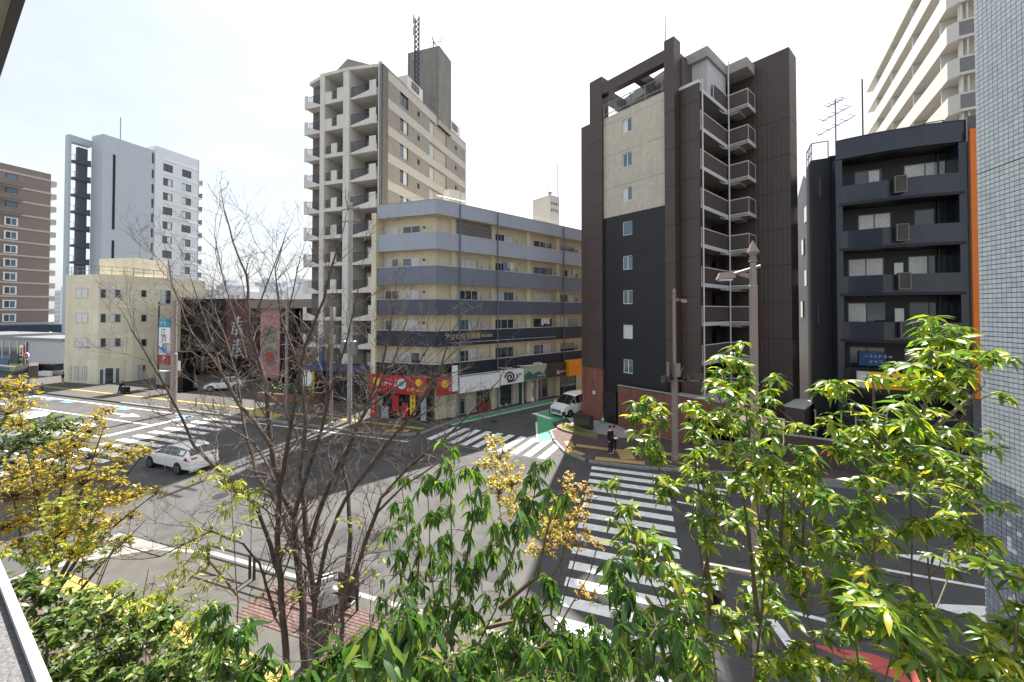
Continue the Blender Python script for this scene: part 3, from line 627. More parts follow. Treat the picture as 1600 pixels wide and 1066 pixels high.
for x0, x1, z0, z1, m_ in ((.1, .65, .15, 2.3, sign_red), (2.3, 2.9, .9, 2.2, sign_red), (4.0, 4.5, .7, 2.3, sign_yellow), (3.2, 3.8, .4, 1.6, sign_red), (5.0, 5.5, .3, 2.2, mat('faded print', (.3, .33, .38), .6, .3, var=.5, vs=6)), (1.2, 1.9, .2, 1.2, MATS['faded print'])):
    MB().box(x0, x1, -.2, -.12, z0, z1).build('poster_panel', m_, rs)
glyphs('lettering', 4, .3, sign_white, rs, T(.22, -.203, 1.8), 24, .42, True); glyphs('lettering', 3, .3, sign_black, rs, T(4.1, -.203, 1.9), 25, .42, True)
rg = random.Random(77); pal = [mat('poster %d' % i, c, .6, .3, var=.4, vs=7) for i, c in enumerate(((.4, .05, .04), (.45, .35, .2), (.3, .3, .32), (.5, .4, .06), (.06, .07, .1), (.55, .53, .5)))]
for k in range(22):
    x = rg.uniform(.1, LM - .8); z = rg.uniform(.3, 2.0); w_ = rg.uniform(.2, .5); h_ = rg.uniform(.25, .6); y = .1 + k * .008
    pn_ = MB().box(x, x + w_, y, y + .006, z, min(2.34, z + h_)).build('poster', pal[k % 6], rs); glyphs('poster_print', 3, w_ * .22, pal[(k + 3) % 6], pn_, T(x + w_ * .1, y, z + .06), 80 + k, w_ * .28, d=.004)
MB().box(.7, LM - .2, .3, .36, .15, 2.35).build('glazing', dark_glass, rs)
MB().box(0, LM - .1, .5, .9, .14, 3.0).build('wall', brown_flat, rs)
rs2 = thing('shop_sign', 'red signboard turning the corner toward the white canopy board', 'sign', FA)
x1 = shop_x(711)
MB().box(.05, x1, -.36, -.004, 2.35, 3.85).build('sign_box', sign_red, rs2)
disc(MB(), (x1 * .35, 3.3), .33, -.385, -.363, 16).build('emblem', sign_yellow, rs2); glyphs('lettering', 3, .4, sign_white, rs2, T(x1 * .5, -.363, 2.6), 26)
MB().box(x1 - .55, x1 - .05, -.5, -.37, 2.6, 4.7).build('blade_sign', sign_white, rs2)

# ------------------------------------------------------------------ grid-fronted tower (local x = right along main road, y = away)
CC = np.array([-12.92, 38.0]); FCt = FR(CC, E_)
gt = thing('apartment_tower', 'tall beige tower with a white frame of recessed balconies and a roof mast', 'building', FCt)
white_conc = mat('off white concrete', (.63, .61, .575), .75, .3, var=.06, vs=1, streak=.14)
brick = mat('beige grey brick', (.29, .27, .245), .8, .3, var=.1, vs=1, grid=(N_[0], N_[1], .3, .1, .72))
band_m = mat('pale band', (.46, .44, .41), .75, .3, var=.06, streak=.12)
grey_brick = mat('grey brown brick', (.17, .155, .145), .8, .3, var=.12, vs=1.5, grid=(N_[0], N_[1], .3, .1, .7))
MB().box(-9.6, -.3, 2.0, 19.2, .1, 33.6).box(-9.6, -7.46, .75, 1.99, .1, 33.7).build('wall', grey_brick, gt)
zt = [30.95 - 2.8 * k for k in range(11)]
# brick side with openings (face +x)
M_R = Matrix(((0, -1, 0, 0), (1, 0, 0, 0), (0, 0, 1, 0), (0, 0, 0, 1)))     # u -> +y, depth -> -x
hs = []; WC = lambda px: on(px, 250, CC, N_)[0]
y0, y1 = WC(625), WC(638); y2, y3 = WC(652), WC(656); y4, y5 = WC(671), WC(698); y6, y7 = WC(711), WC(714)
for z in zt: hs += [(y0, y1, z + .45, z + 2.0), (y2, y3, z + .85, z + 1.5), (y4, y5, z + .02, z + 1.75), (y6, y7, z + .8, z + 1.4)]
mb = MB(); mb.M = M_R; mb.holes(.9, 19.3, .1, 34.02, hs, 0, .25); mb.build('brick_wall', brick, gt)
for z in zt + [33.75]:
    mb = MB(); mb.M = M_R; mb.box(.88, 19.32, -.035, -.002, z - .95, z); mb.build('pale_band', band_m, gt)
for z in zt:
    if z < 13: continue
    window(gt, M_R, y0, z + .45, y1 - y0, 1.55, 2, alu_dark, glass_blue if int(z) % 2 else glass, 2 if int(z) % 3 else 0, .12, .06)
    window(gt, M_R, y2, z + .85, y3 - y2, .65, 1, alu_dark, glass, 0, .12); window(gt, M_R, y6, z + .8, y7 - y6, .6, 1, alu_dark, glass, 0, .12)
    mb = MB(); mb.M = M_R; mb.box(y4 + .02, y4 + (y5 - y4) * .3, .2, .24, z + .03, z + 1.74); mb.build('pale_panel', mat('pale blue panel', (.42, .47, .48), .5, .4), gt)
    mb = MB(); mb.M = M_R; mb.box(y4 + (y5 - y4) * .3 + .02, y5 - .02, .14, .24, z + .03, z + 1.74); mb.build('beige_panel', mat('beige shutter', (.40, .36, .30), .6, .3, rib=(0, 0, .2, .1)), gt)
MB().box(-.5, .02, .02, .9, .1, 34.0).build('corner_pier', grey_brick, gt)
for x, y in ((-.38, -.06), (-.16, -.06)): MB().tube([(x, y, .1), (x, y, 34.2)], .075, 8).build('drainpipe', white_steel if x < -.2 else grey_metal, gt)
# white front frame
for x0, x1 in ((-7.45, -6.86), (-4.45, -3.7)): MB().box(x0, x1, -.45, 2.0, .1, 34.1).build('column', white_conc, gt)
MB().prism([(-9.7, .3), (-7.45, -.3), (-6.9, -.5), (-3.7, -.5), (-.3, .0), (-.1, .3), (-.1, 2.1), (-9.7, 2.1)], 33.75, 34.05).build('roof_slab', white_conc, gt)
gb = MB(); gb.add([(-6.9, .3, 34.07), (-1.0, .3, 34.07), (-4.6, .3, 35.6), (-6.9, 4.5, 34.07), (-1.0, 4.5, 34.07), (-4.6, 4.5, 35.6)], [(0, 1, 2), (5, 4, 3), (0, 2, 5, 3), (1, 4, 5, 2)])
gb.build('gable', mat('grey gable', (.26, .25, .24), .8, .3), gt)
fz = [31.05 - 2.82 * k for k in range(11)]
def raked(u0, u1, zl, zr, z0, y0, y1): return MB().add([(u0, y0, z0), (u1, y0, z0), (u1, y0, zr), (u0, y0, zl), (u0, y1, z0), (u1, y1, z0), (u1, y1, zr), (u0, y1, zl)], [(0, 1, 2, 3), (7, 6, 5, 4), (0, 4, 5, 1), (2, 6, 7, 3), (1, 5, 6, 2), (0, 3, 7, 4)])
for i, z in enumerate(fz):
    MB().box(-9.7, -.5, -.1, 1.99, z - .16, z).build('balcony_slab', white_conc, gt)
    # left corner balcony: raked parapet and dark rail
    raked(-9.7, -7.46, z + .75, z - .1, z - .25, -.28, -.12).build('balcony_parapet', white_conc, gt)
    MB().box(-9.7, -9.2, -.30, -.281, z - .2, z + 1.15).build('parapet_block', white_conc, gt)
    raked(-3.69, -.55, z - .1, z + .55, z - .25, -.28, -.12).build('balcony_parapet', white_conc, gt)
    MB().box(-1.35, -.55, -.305, -.281, z - .2, z + 1.3).build('parapet_block', white_conc, gt)
    # middle bay
    t_ = MB(); t_.box(-6.86, -4.45, -.4, -.22, z - .25, z + .12)
    if i < 2: t_.box(-6.86, -6.0, -.4, -.25, z + .12, z + 1.0).box(-5.3, -4.45, -.4, -.25, z + .12, z + 1.2)
    else: t_.box(-6.0, -5.3, -.4, -.25, z + .12, z + 1.15)
    t_.build('balcony_parapet', white_conc, gt)
    r = MB()
    for u0, u1 in ((-9.2, -7.48), (-3.68, -1.36)) + (((-6.0, -5.3),) if i < 2 else ((-6.84, -6.0), (-5.3, -4.47))):
        r.box(u0, u1, -.2, -.17, z + 1.0, z + 1.05)
        for u in np.arange(u0, u1, .13): r.box(u, u + .035, -.195, -.175, z + .02, z + 1.0)
    r.build('balcony_railing', rail_dark, gt)
    for u0, w_ in ((-9.3, 1.5), (-6.6, 1.9), (-3.4, 2.4)):
        window(gt, T(), u0, z + .02, w_, 1.95, 2, alu, glass, [0, 1, 3, 2][(i + int(-u0)) % 4], 1.92, .06)
    MB().box(-9.0, -8.5, .9, 1.6, z + .02, z + .85).build('air_conditioner', ac_mat, gt)
# lift tower on the roof
yt0 = on(683, 240, CC, N_)[0]; zt1 = on(683, 72, CC + yt0 * N_, E_)[1]; zt0 = on(683, 185, CC + yt0 * N_, E_)[1]
xl = on(637, 100, CC + yt0 * N_, E_)[0]; yr = on(702.5, 150, CC, N_)[0]
lt = thing('lift_tower', 'grey stained lift tower standing on the beige grid tower roof', 'rooftop tower', FCt @ T(0, yt0, 0))
stain = mat('stained concrete', (.22, .215, .205), .85, .3, var=.12, vs=1.2, streak=.3)
MB().box(xl, .25, 0, yr - yt0, zt0 - .9, zt1).box(xl + .1, -.02, .12, yr - yt0 - .3, 33.5, zt0 - .9).build('wall', stain, lt)
MB().box(xl - .03, .28, -.03, yr - yt0 + .03, zt0 - .9, zt0 - .2).build('pale_band', concrete, lt)
# parapet blocks with windows
for px in (648, 710):
    y = on(px, 200, CC, N_)[0]; MB().box(-3, .04, y - 1.6, y + 1.6, 33.9, 35.3).build('parapet_block', white_conc, gt)
    window(gt, M_R, y - .7, 34.3, 1.4, .75, 2, alu_dark, glass, 0, -.12)
# lattice mast
mx = on(648, 100, CC + 7 * N_, E_)[0]; mh = on(648, 28, CC + 7 * N_, E_)[1]
mast = thing('antenna_mast', 'thin dark lattice mast rising beside the lift tower', 'mast', FCt @ T(mx, 7, 33.6))
mb = MB(); hh = mh - 33.6
for dx, dy in ((0, 0), (.55, 0), (.28, .45)): mb.tube([(dx, dy, 0), (dx, dy, hh)], .085, 5)
for k in range(int(hh / .6)):
    z = k * .6; mb.bar((0, 0, z), (.55, 0, z + .6), .07); mb.bar((.55, 0, z), (.28, .45, z + .6), .07); mb.bar((.28, .45, z), (0, 0, z + .6), .07)
mb.build('lattice', mat('mast paint', (.03, .04, .07), .5, .4), mast)
for z in (hh - .2, hh - 1.6, hh * .55): MB().tube([(-.15, -.1, z - .5), (-.15, -.1, z + .5)], .07, 8).build('antenna_panel', grey_metal, mast)
dp = at(677, 70, 38 + .949 * yt0 + .5)
dish = thing('satellite_dish', 'small grey dish seen edge on atop the lift tower', 'dish', FR((dp.x, dp.y, zt1), E_))
prof = [(.02, 0), (.4, .06), (.75, .2), (.95, .38)]
mb = MB(); mb.M = T(0, 0, .95) @ Matrix.Rotation(R(75), 4, 'Y'); mb.lathe(prof, 14); mb.build('reflector', mat('dish grey', (.2, .22, .2), .6, .3), dish)
MB().tube([(0, 0, 0), (0, 0, .95)], .07, 6).bar((0, 0, .9), (1.1, 0, .7), .05).bar((.9, 0, .5), (1.4, 0, 1.1), .06).build('mount', grey_metal, dish)
# shop canopy in blue at the foot
cn = thing('shop_canopy', 'blue fascia and yellow post at the foot of the beige grid tower', 'canopy', FCt)
MB().box(-8.4, -1.0, -1.3, -.5, 3.2, 3.9).build('fascia', mat('blue fascia', (.03, .05, .14), .5, .4), cn)
MB().box(-6.2, -5.75, -1.6, -1.31, 3.3, 6.6).build('blade_sign', mat('blue sign', (.03, .08, .24), .5, .4), cn)
MB().box(-8.3, -7.2, -1.5, -1.3, 1.6, 3.0).build('poster', sign_white, cn)
MB().tube([(-7.0, -1.45, .13), (-7.0, -1.45, 3.1)], .11, 8).build('post', sign_yellow, cn)
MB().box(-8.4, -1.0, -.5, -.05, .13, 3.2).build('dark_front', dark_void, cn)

# washing and clutter on the balconies of the banded block
def wash(label, px, fi, cols, seed):
    rg = random.Random(seed); x = sx(px); z = flz[fi] + 2.0; o = thing('laundry', label, 'laundry', FA @ T(x, .35, z))
    MB().tube([(-.9, 0, 0), (.9, 0, 0)], .015, 5).build('pole', white_steel, o); u = -.8
    for k, c in enumerate(cols):
        w_ = rg.uniform(.28, .45); h_ = rg.uniform(.5, .8); f = MB(); n_ = 6
        for q in range(n_): f.quad((u + w_ * q / n_, .02 * math.sin(q * 2.1), 0), (u + w_ * (q + 1) / n_, .02 * math.sin((q + 1) * 2.1), 0), (u + w_ * (q + 1) / n_, .03 * math.sin((q + 1) * 1.7), -h_), (u + w_ * q / n_, .03 * math.sin(q * 1.7), -h_))
        f.build('cloth', mat('cloth %s' % str(c), c, .8, .2, var=.08), o); u += w_ + .06
wash('white washing hung on the balcony just above the dark blue lettered band', 848, 3, [(.7, .7, .69), (.68, .68, .7), (.7, .69, .66)], 1)
wash('blue and grey washing hung on the second highest balcony of the banded block', 790, 1, [(.12, .2, .4), (.4, .4, .42), (.6, .58, .55)], 2)
wash('orange and white washing hung on the balcony nearest the brown tower', 893, 1, [(.55, .25, .06), (.6, .58, .52)], 3)
# ------------------------------------------------------------------ bowed blue-black block (local x = right along its front, y = away)
q = at(1305, 222, 25.0); CHp = np.array([q.x, q.y]); FH = FR(CHp, HM)
nb = thing('office_block', 'glossy blue black six storey block with bowed balconies and curtained windows', 'building', FH)
Wh = on(1513, 400, CHp, HM)[0]
blue_tile = mat('blue black glazed tile', (.015, .021, .036), .22, .6, var=.12, vs=.8, grid=(HM[0], HM[1], .2, .1, .75))
blue_dark = mat('blue black wall', (.010, .0115, .016), .5, .4, var=.1)
side_gloss = mat('glossy black side tile', (.010, .011, .014), .4, .18, var=.3, vs=.5, streak=.4)
def bow(t, e=0): x = t * Wh; return np.array([x, -.42 * (1 - (2 * t - 1) ** 2) - e])
ts = [0, .09, .36, .68, .9, 1.0]; bp = [bow(t) for t in ts]
zr = 20.25; pitch = 2.92; ptops = [17.25 - pitch * k for k in range(5)]
MB().wall(bp, .18, 19.05, zr).build('roof_parapet', blue_tile, nb)
MB().wall([p - np.array([0, .02]) for p in bp], .23, zr, zr + .06).build('coping', blue_dark, nb)
MB().prism([bp[0] + np.array([0, .2])] + [p + np.array([0, .2]) for p in bp[1:]] + [np.array([Wh, 1.35]), np.array([0, 1.35])], 18.98, 19.15).build('roof_slab', blue_dark, nb)
hs = []; WHp = CHp + 1.35 * HN
def hx(px): return on(px, 380, WHp, HM)[0]
rows = [[(1337, 1380, 2, 2), (1414, 1483, 2, 3)], [(1341, 1394, 2, 3), (1429, 1463, 1, 0)], [(1325, 1382, 2, 3), (1418, 1484, 2, 1)], [(1323, 1384, 2, 1), (1419, 1484, 2, 0)], [(1325, 1382, 2, 0), (1410, 1484, 2, 0)]]
op = []
for k, r in enumerate(rows):
    fl = ptops[k] - 1.05
    for p0, p1, n_, cu in r: op.append((hx(p0), hx(p1), fl + .35, fl + 2.3, n_, cu))
MB().holes(0.3, Wh - .3, .13, 19.0, op, 1.35, .15).build('wall', blue_dark, nb)
for o_ in op: window(nb, T(), o_[0], o_[2], o_[1] - o_[0], o_[3] - o_[2], o_[4], alu_dark if o_[5] < 2 else mat('bronze frame', (.16, .13, .10), .4, .5), glass, o_[5], 1.40, .06)
for k, z in enumerate(ptops):
    if k < 4: MB().wall(bp, .16, z - 1.1, z).build('balcony_parapet', blue_tile, nb)
    else: MB().wall(bp, .16, z - 1.0, z).build('balcony_parapet', blue_dark, nb)
    MB().prism([p + np.array([0, -.03]) for p in bp] + [np.array([Wh, 1.34]), np.array([0, 1.34])], z - 1.28, z - 1.11).build('balcony_slab', blue_dark, nb)
    s, zz = on(1405 + k * 2, 380, CHp - .42 * HN, HM); a_ = MB().box(s - .27, s + .27, -.78, -.46, z - .92, z + .05); a_ = a_.build('air_conditioner', mat('bronze ac cage', (.05, .042, .04), .5, .4), nb)
    fr = MB()
    for u in (s - .28, s + .23): fr.box(u, u + .05, -.81, -.782, z - .95, z + .07)
    fr.box(s - .23, s + .23, -.81, -.782, z - .95, z - .90).box(s - .23, s + .23, -.81, -.782, z + .02, z + .07); fr.build('grille_frame', MATS['bronze frame'], a_)
    MB().tube([(Wh - .75, 1.2, z - 1.1), (Wh - .75, 1.2, z + 1.7)], .05, 6).build('drainpipe', black_metal, nb)
    if k in (2, 3): MB().box(hx(1396), hx(1410), 1.28, 1.345, z + .0, z + .85).build('notice_panel', sign_white, nb)
MB().box(-.02, .32, -.06, 1.36, .13, 19.0).box(Wh - .34, Wh + .02, -.06, 1.36, .13, 19.0).build('pier', blue_tile, nb)
MB().box(.0, Wh, 1.6, 11.5, .1, 19.9).build('core', side_gloss, nb)
# stepped side wing with small windows and rail
MB().box(-1.05, -.03, 1.3, 3.2, .1, 19.7).build('side_wing', blue_dark, nb)
sw = MB(); sw.add([(-.75, 3.21, .1), (-.02, 3.21, .1), (-.02, 16, .1), (-.75, 16, .1), (-.75, 3.21, 18.6), (-.02, 3.21, 18.6), (-.02, 16, 16.6), (-.75, 16, 16.6), (-.75, 6.2, 20.1), (-.02, 6.2, 20.1)],
    [(0, 1, 5, 4), (4, 5, 9, 8), (8, 9, 6, 7), (7, 6, 2, 3), (0, 4, 8, 7, 3), (1, 2, 6, 9, 5)])
sw.build('side_wall', side_gloss, nb)
PSW = CHp - .75 * HM
for px, py, w_, h_ in [(1267.6, 281, .35, 1.3), (1282, 308, .35, 1.3), (1268, 333, .3, 1.2), (1277, 340, .3, 1.2), (1262, 346, 1.0, 1.3), (1265, 390, .3, 1.2), (1269, 390, .3, 1.2), (1277, 398, .35, 1.2), (1257, 398, .9, 1.3), (1256, 497, 1.0, 1.4), (1268, 450, .4, 1.2), (1278, 455, .4, 1.2), (1262, 447, .9, 1.3), (1280, 505, .4, 1.2), (1270, 560, .5, 1.2)]:
    y, z = on(px, py, PSW, HN)
    mb = MB(); mb.M = T(-.75, 0, 0) @ M_L; mb.box(-y - w_, -y, -.05, -.003, z, z + h_); f_ = mb.build('window', alu_dark, nb)
    mb = MB(); mb.M = T(-.75, 0, 0) @ M_L; mb.box(-y - w_ + .05, -y - .05, -.065, -.052, z + .05, z + h_ - .05); mb.build('pane', glass if w_ < .5 else curtain, f_)
rl = MB()
for y in np.arange(1.4, 3.3, .6): rl.bar((-1.0, y, 19.7), (-1.0, y, 20.9), .05)
rl.bar((-1.0, 1.4, 20.9), (-1.0, 3.2, 20.9), .06).bar((-1.0, 1.4, 20.9), (-.1, 1.4, 20.9), .06).bar((-.1, 1.4, 19.7), (-.1, 1.4, 20.9), .06).bar((-1.0, 1.4, 20.3), (-1.0, 3.2, 20.3), .04)
rl.build('roof_railing', grey_metal, nb)
MB().bar((Wh - 1.5, .9, zr + .03), (Wh - 1.5, .9, zr + .55), .05).bar((Wh - .6, .9, zr + .03), (Wh - .6, .9, zr + .55), .05).bar((Wh - 1.5, .9, zr + .55), (Wh - .6, .9, zr + .55), .05).build('roof_hatch_rail', black_metal, nb)
# yellow and blue shop signs on the bowed block
s0 = on(1333, 592, CHp, HM)[0]; s1 = on(1448, 590, CHp, HM)[0]; zy1 = on(1345, 578, CHp, HM)[1]; zy0 = on(1345, 602, CHp, HM)[1]
ys = thing('shop_sign', 'yellow signboard with black lettering across the front of the blue black block', 'sign', FH @ T(s0, -.9, 0))
MB().box(.5, s1 - s0, 0, .25, zy0, zy1).build('sign_box', sign_yellow, ys); MB().box(0, .5, .01, .25, zy0, zy1).build('end_panel', pale_grey, ys)
text('lettering', 'ント', .8, sign_black, ys, T((s1 - s0) * .60, -.006, (zy0 + zy1) / 2 + .1), .01)
glyphs('lettering', 2, .55, sign_black, ys, T((s1 - s0) * .76, -.004, (zy0 + zy1) / 2 - .15), 31)
glyphs('lettering', 14, .14, sign_red, ys, T((s1 - s0) * .36, -.004, zy0 + .05), 32, .18)
MB().box(-.1, s1 - s0 + .2, -.25, .35, zy0 - .32, zy0 - .02).build('ledge', blue_dark, ys)
bs = thing('window_sign', 'blue window sign with white characters above the yellow signboard', 'sign', FH @ T(0, 1.28, 0))
x0, x1, zb0, zb1 = hx(1339), hx(1381), ptops[4] - .6, ptops[4] + .75
MB().box(x0, x1, 0, .05, ptops[4] + .02, ptops[4] + .95).build('sign_board', mat('blue sign board', (.03, .10, .28), .5, .4), bs)
glyphs('lettering', 6, .2, sign_white, bs, T(x0 + .25, -.003, ptops[4] + .55), 41, .24); glyphs('lettering', 3, .2, sign_white, bs, T(x0 + .5, -.003, ptops[4] + .2), 42, .24)
# ground floor shutter frame beneath
gf = thing('shop_entrance', 'grey framed glazed entrance at the foot of the blue black block', 'entrance', FH @ T(0, -.3, 0))
x0, x1 = on(1312, 650, CHp, HM)[0], on(1385, 650, CHp, HM)[0]
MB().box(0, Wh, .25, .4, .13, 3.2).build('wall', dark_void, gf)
window(gf, T(), x0, .9, x1 - x0, 1.9, 3, alu, dark_glass, 0, .1, .08); window(gf, T(), x0, .14, (x1 - x0) * .6, .76, 2, alu, dark_glass, 0, .12, .08)
# TV antenna and roof pole
tv = at(1306, 215, 29.0); o = thing('tv_antenna', 'spindly television antenna with three crossed booms behind the blue block roof', 'antenna', FR((tv.x, tv.y, 19.9), HM))
ht = at(1306, 156, 29.0).z - 19.9
mb = MB().tube([(0, 0, 0), (0, 0, ht)], .05, 5)
for z, L, sl_ in ((ht - .15, .9, .9), (ht - 1.0, 1.5, .7), (ht - 1.9, 2.0, .8)):
    mb.tube([(-L * .55, 0, z - .3 * L), (L * .55, .2, z + .22 * L)], .045, 4)
    for k in range(5):
        t = -.5 + k * .25; p = Vector((t * L, .1 * (t + .5), z + .52 * t * L)); mb.tube([p + Vector((-.28, -.2, .05)), p + Vector((.28, .2, -.05))], .024, 4)
mb.build('boom', grey_metal, o)
tv = at(1348, 190, 29.5); o = thing('roof_pole', 'plain thin dark pole standing on the blue black block roof', 'pole', FR((tv.x, tv.y, 19.9), HM))
MB().tube([(0, 0, 0), (0, 0, at(1348, 124, 29.5).z - 19.9)], .05, 6).build('pole', black_metal, o)

# ------------------------------------------------------------------ narrow orange panel at its right, then the tiled wing close to the camera
op_ = thing('orange_panel', 'tall narrow orange panel running down beside the blue black block', 'panel', FH @ T(Wh + .06, -.25, 0))
zo1 = on(1519, 203, CHp, HM)[1]; zo0 = on(1519, 622, CHp, HM)[1]
MB().box(0, .5, 0, .12, zo0, zo1).build('panel', orange_panel, op_)
clip = MB().box(-.02, .07, 0, .05, 0, .08).mesh('clip', white_steel)
for k in range(14): put('clip', clip, op_, T(.5, -.03, zo0 + 1.0 + k * 1.1))
MB().box(-.04, .62, .13, 6.0, .1, zo1 + .8).build('backing_wall', mat('grey party wall', (.11, .11, .11), .8, .3), op_)
ET = vp(955); P_t = at(1530.5, 480, 8.7); PT = np.array([P_t.x, P_t.y]); FT_ = FR(PT, ET)
# local x away, wall face looks to +y (left); visible part runs toward the camera, x < 0
tw = thing('tiled_wing', 'building wing clad in square pale blue tiles at the right edge', 'building', FT_)
MB().box(-2.6, .0, -3, -.02, .0, 20).build('wall', mat('dark grout', (.018, .025, .04), .8, .3, var=0), tw)
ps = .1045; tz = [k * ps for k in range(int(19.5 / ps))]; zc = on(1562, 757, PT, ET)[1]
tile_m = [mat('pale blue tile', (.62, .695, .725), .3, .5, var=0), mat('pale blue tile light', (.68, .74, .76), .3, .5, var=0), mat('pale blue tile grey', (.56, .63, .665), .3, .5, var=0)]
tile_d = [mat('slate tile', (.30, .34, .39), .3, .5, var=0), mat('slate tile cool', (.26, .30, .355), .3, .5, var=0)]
def tile_mesh(m): 
    return MB().add([(.006, -.01, .006), (ps - .006, -.01, .006), (ps - .006, -.01, ps - .006), (.006, -.01, ps - .006), (.009, .006, .009), (ps - .009, .006, .009), (ps - .009, .006, ps - .009), (.009, .006, ps - .009)],
        [(7, 6, 5, 4), (0, 1, 5, 4)[::-1], (1, 2, 6, 5)[::-1], (2, 3, 7, 6)[::-1], (3, 0, 4, 7)[::-1]])
protos = {m.name: tile_mesh(m).mesh('tile', m) for m in tile_m + tile_d}
rest = {m.name: MB() for m in tile_m + tile_d}; rg = random.Random(5); n_t = 0
for i in range(11):
    for z in tz:
        x = -(i + 1) * ps
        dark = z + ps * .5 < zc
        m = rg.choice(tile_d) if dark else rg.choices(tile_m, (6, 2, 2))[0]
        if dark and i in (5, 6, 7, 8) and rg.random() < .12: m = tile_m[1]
        yy = rg.uniform(-.001, .001)
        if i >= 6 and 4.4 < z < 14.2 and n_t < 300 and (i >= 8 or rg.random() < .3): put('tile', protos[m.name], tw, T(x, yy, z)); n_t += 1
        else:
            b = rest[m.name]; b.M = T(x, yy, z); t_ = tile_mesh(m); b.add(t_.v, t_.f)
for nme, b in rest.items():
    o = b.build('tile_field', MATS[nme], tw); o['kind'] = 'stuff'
MB().box(-1.16, -.0, .0065, .009, zc + 1e-3, zc + .012).box(-1.16, 0, .0065, .009, on(1530, 272, PT, ET)[1], on(1530, 272, PT, ET)[1] + .012).build('movement_joint', black_metal, tw)
MB().box(-2.6, -11 * ps - .02, -.015, .012, 0, 20).build('render_band', mat('cream edge', (.55, .50, .38), .6, .3), tw)
MB().tube([(-1.22, .05, .1), (-1.22, .05, 12.1)], .035, 8).build('drainpipe', mat('cream pipe', (.6, .55, .42), .5, .4), tw)
MB().tube([(-1.22, .05, 11.7), (-1.22, .05, 12.2)], .05, 8).build('pipe_collar', mat('brown collar', (.12, .03, .02), .5, .4), tw)

# ------------------------------------------------------------------ white balconied block high behind
q = at(1484, 100, 31.0); CWp = np.array([q.x, q.y]); WN = vp(1180); FW = FR(CWp, np.array([WN[1], -WN[0]]))
wb = thing('apartment_block', 'white block with long stepped balcony bands seen above the blue black block', 'building', FW)
white_band = mat('white balcony band', (.62, .605, .57), .7, .3, var=.04, streak=.06)
bev = mat('beige balcony wall', (.52, .48, .40), .8, .3, var=.08)
gpan = mat('grey tile panel', (.20, .20, .205), .6, .4, var=.1, grid=(HM[0], HM[1], .2, .1, .8))
LW = 26.8; wzs = [16.4 + 2.96 * k for k in range(8)]
MB().box(1.3, 14, .9, LW, .1, 40.0).build('wall', bev, wb)
for z in wzs:
    MB().box(-.0, .12, .5, LW, z, z + 1.5).build('balcony_parapet', white_band, wb)
    MB().add([(0, .5, z), (.55, 0, z), (.55, 0, z + 1.5), (0, .5, z + 1.5), (.12, .55, z), (.62, .1, z), (.62, .1, z + 1.5), (.12, .55, z + 1.5)], [(0, 1, 2, 3), (7, 6, 5, 4), (0, 4, 5, 1), (3, 2, 6, 7)]).build('corner_panel', white_band, wb)
    MB().prism([(.13, .55), (.65, .12), (14, .12), (14, .9), (1.3, .9), (1.3, LW), (.13, LW)], z + .01, z + .16).build('balcony_slab', white_band, wb)
    MB().box(.55, 14, .0, .10, z + .2, z + 1.35).build('grey_panel', gpan, wb); MB().box(.55, 14, -.03, .09, z, z + .2).box(.55, 14, -.03, .09, z + 1.35, z + 1.5).build('panel_trim', white_band, wb)
    for y in (2.2, 9, 16, 22.5): MB().box(.14, 1.29, y, y + .12, z + .17, z + 2.95).build('partition', white_band, wb)
    for y in (3.5, 6.5, 11, 13.5, 18, 20.5, 24): 
        mb = MB(); mb.M = T(1.3, 0, 0) @ M_L; mb.box(-y - 1.5, -y, -.04, -.003, z + .2, z + 2.2); f_ = mb.build('window', alu_dark, wb)
        mb = MB(); mb.M = T(1.3, 0, 0) @ M_L; mb.box(-y - 1.42, -y - .08, -.05, -.042, z + .28, z + 2.1); mb.build('pane', glass, f_)
    MB().box(.75, .85, .3, .9, z + 1.5, z + 2.95).box(1.05, 1.15, .25, .4, z + 1.5, z + 2.95).build('corner_post', white_band, wb)
MB().box(-.1, 14, -.05, LW, wzs[-1] + 2.9, wzs[-1] + 3.25).build('roof_slab', white_band, wb)

# ------------------------------------------------------------------ cream four storey house at the far left corner
pa, pb, pc = G(100, 598.5), G(152, 602.5), G(206, 597); pe = pc + N_ * on(320, 500, pc, N_)[0]
FD = FR(pc, N_)                                            # local x away, y left
lc = lambda p: np.array([(p - pc) @ N_, (p - pc) @ np.array([-N_[1], N_[0]])])
hd = thing('corner_house', 'cream four storey house with flat railed roof on the far corner', 'building', FD)
zd = on(206, 431, pc, N_)[1]
house_cream = mat('cream panel wall', (.80, .73, .56), .75, .3, var=.05, vs=.6, streak=.08, grid=(E_[0], E_[1], .95, 3.2, .86))
LA_, LB_, LC_, LE_ = lc(pa), lc(pb), np.array([0., 0.]), np.array([on(320, 500, pc, N_)[0], 0.])
MB().prism([LA_, LB_, LC_, LE_, LE_ + np.array([0, 9]), LA_ + np.array([9, 0])], .1, zd - .7).build('wall', house_cream, hd)
MB().wall([LA_, LB_, LC_, LE_], .25, zd - .7, zd).build('parapet', house_cream, hd)
def face(Pl, Ql):
    d = (Ql - Pl) / np.linalg.norm(Ql - Pl); return Matrix(((d[0], -d[1], 0, Pl[0]), (d[1], d[0], 0, Pl[1]), (0, 0, 1, 0), (0, 0, 0, 1)))
def house_win(P, Q, Mx, px0, px1, py0, py1, n_=2, cu=0, fr=alu, gl=glass):
    d = unit(Q - P); s0, z1 = on(px0, py0, P, d); s1 = on(px1, py0, P, d)[0]; z0 = on(px0, py1, P, d)[1]
    if s0 > s1: s0, s1 = s1, s0
    window(hd, Mx, s0, z0, s1 - s0, z1 - z0, n_, fr, gl, cu, -.055, .06)
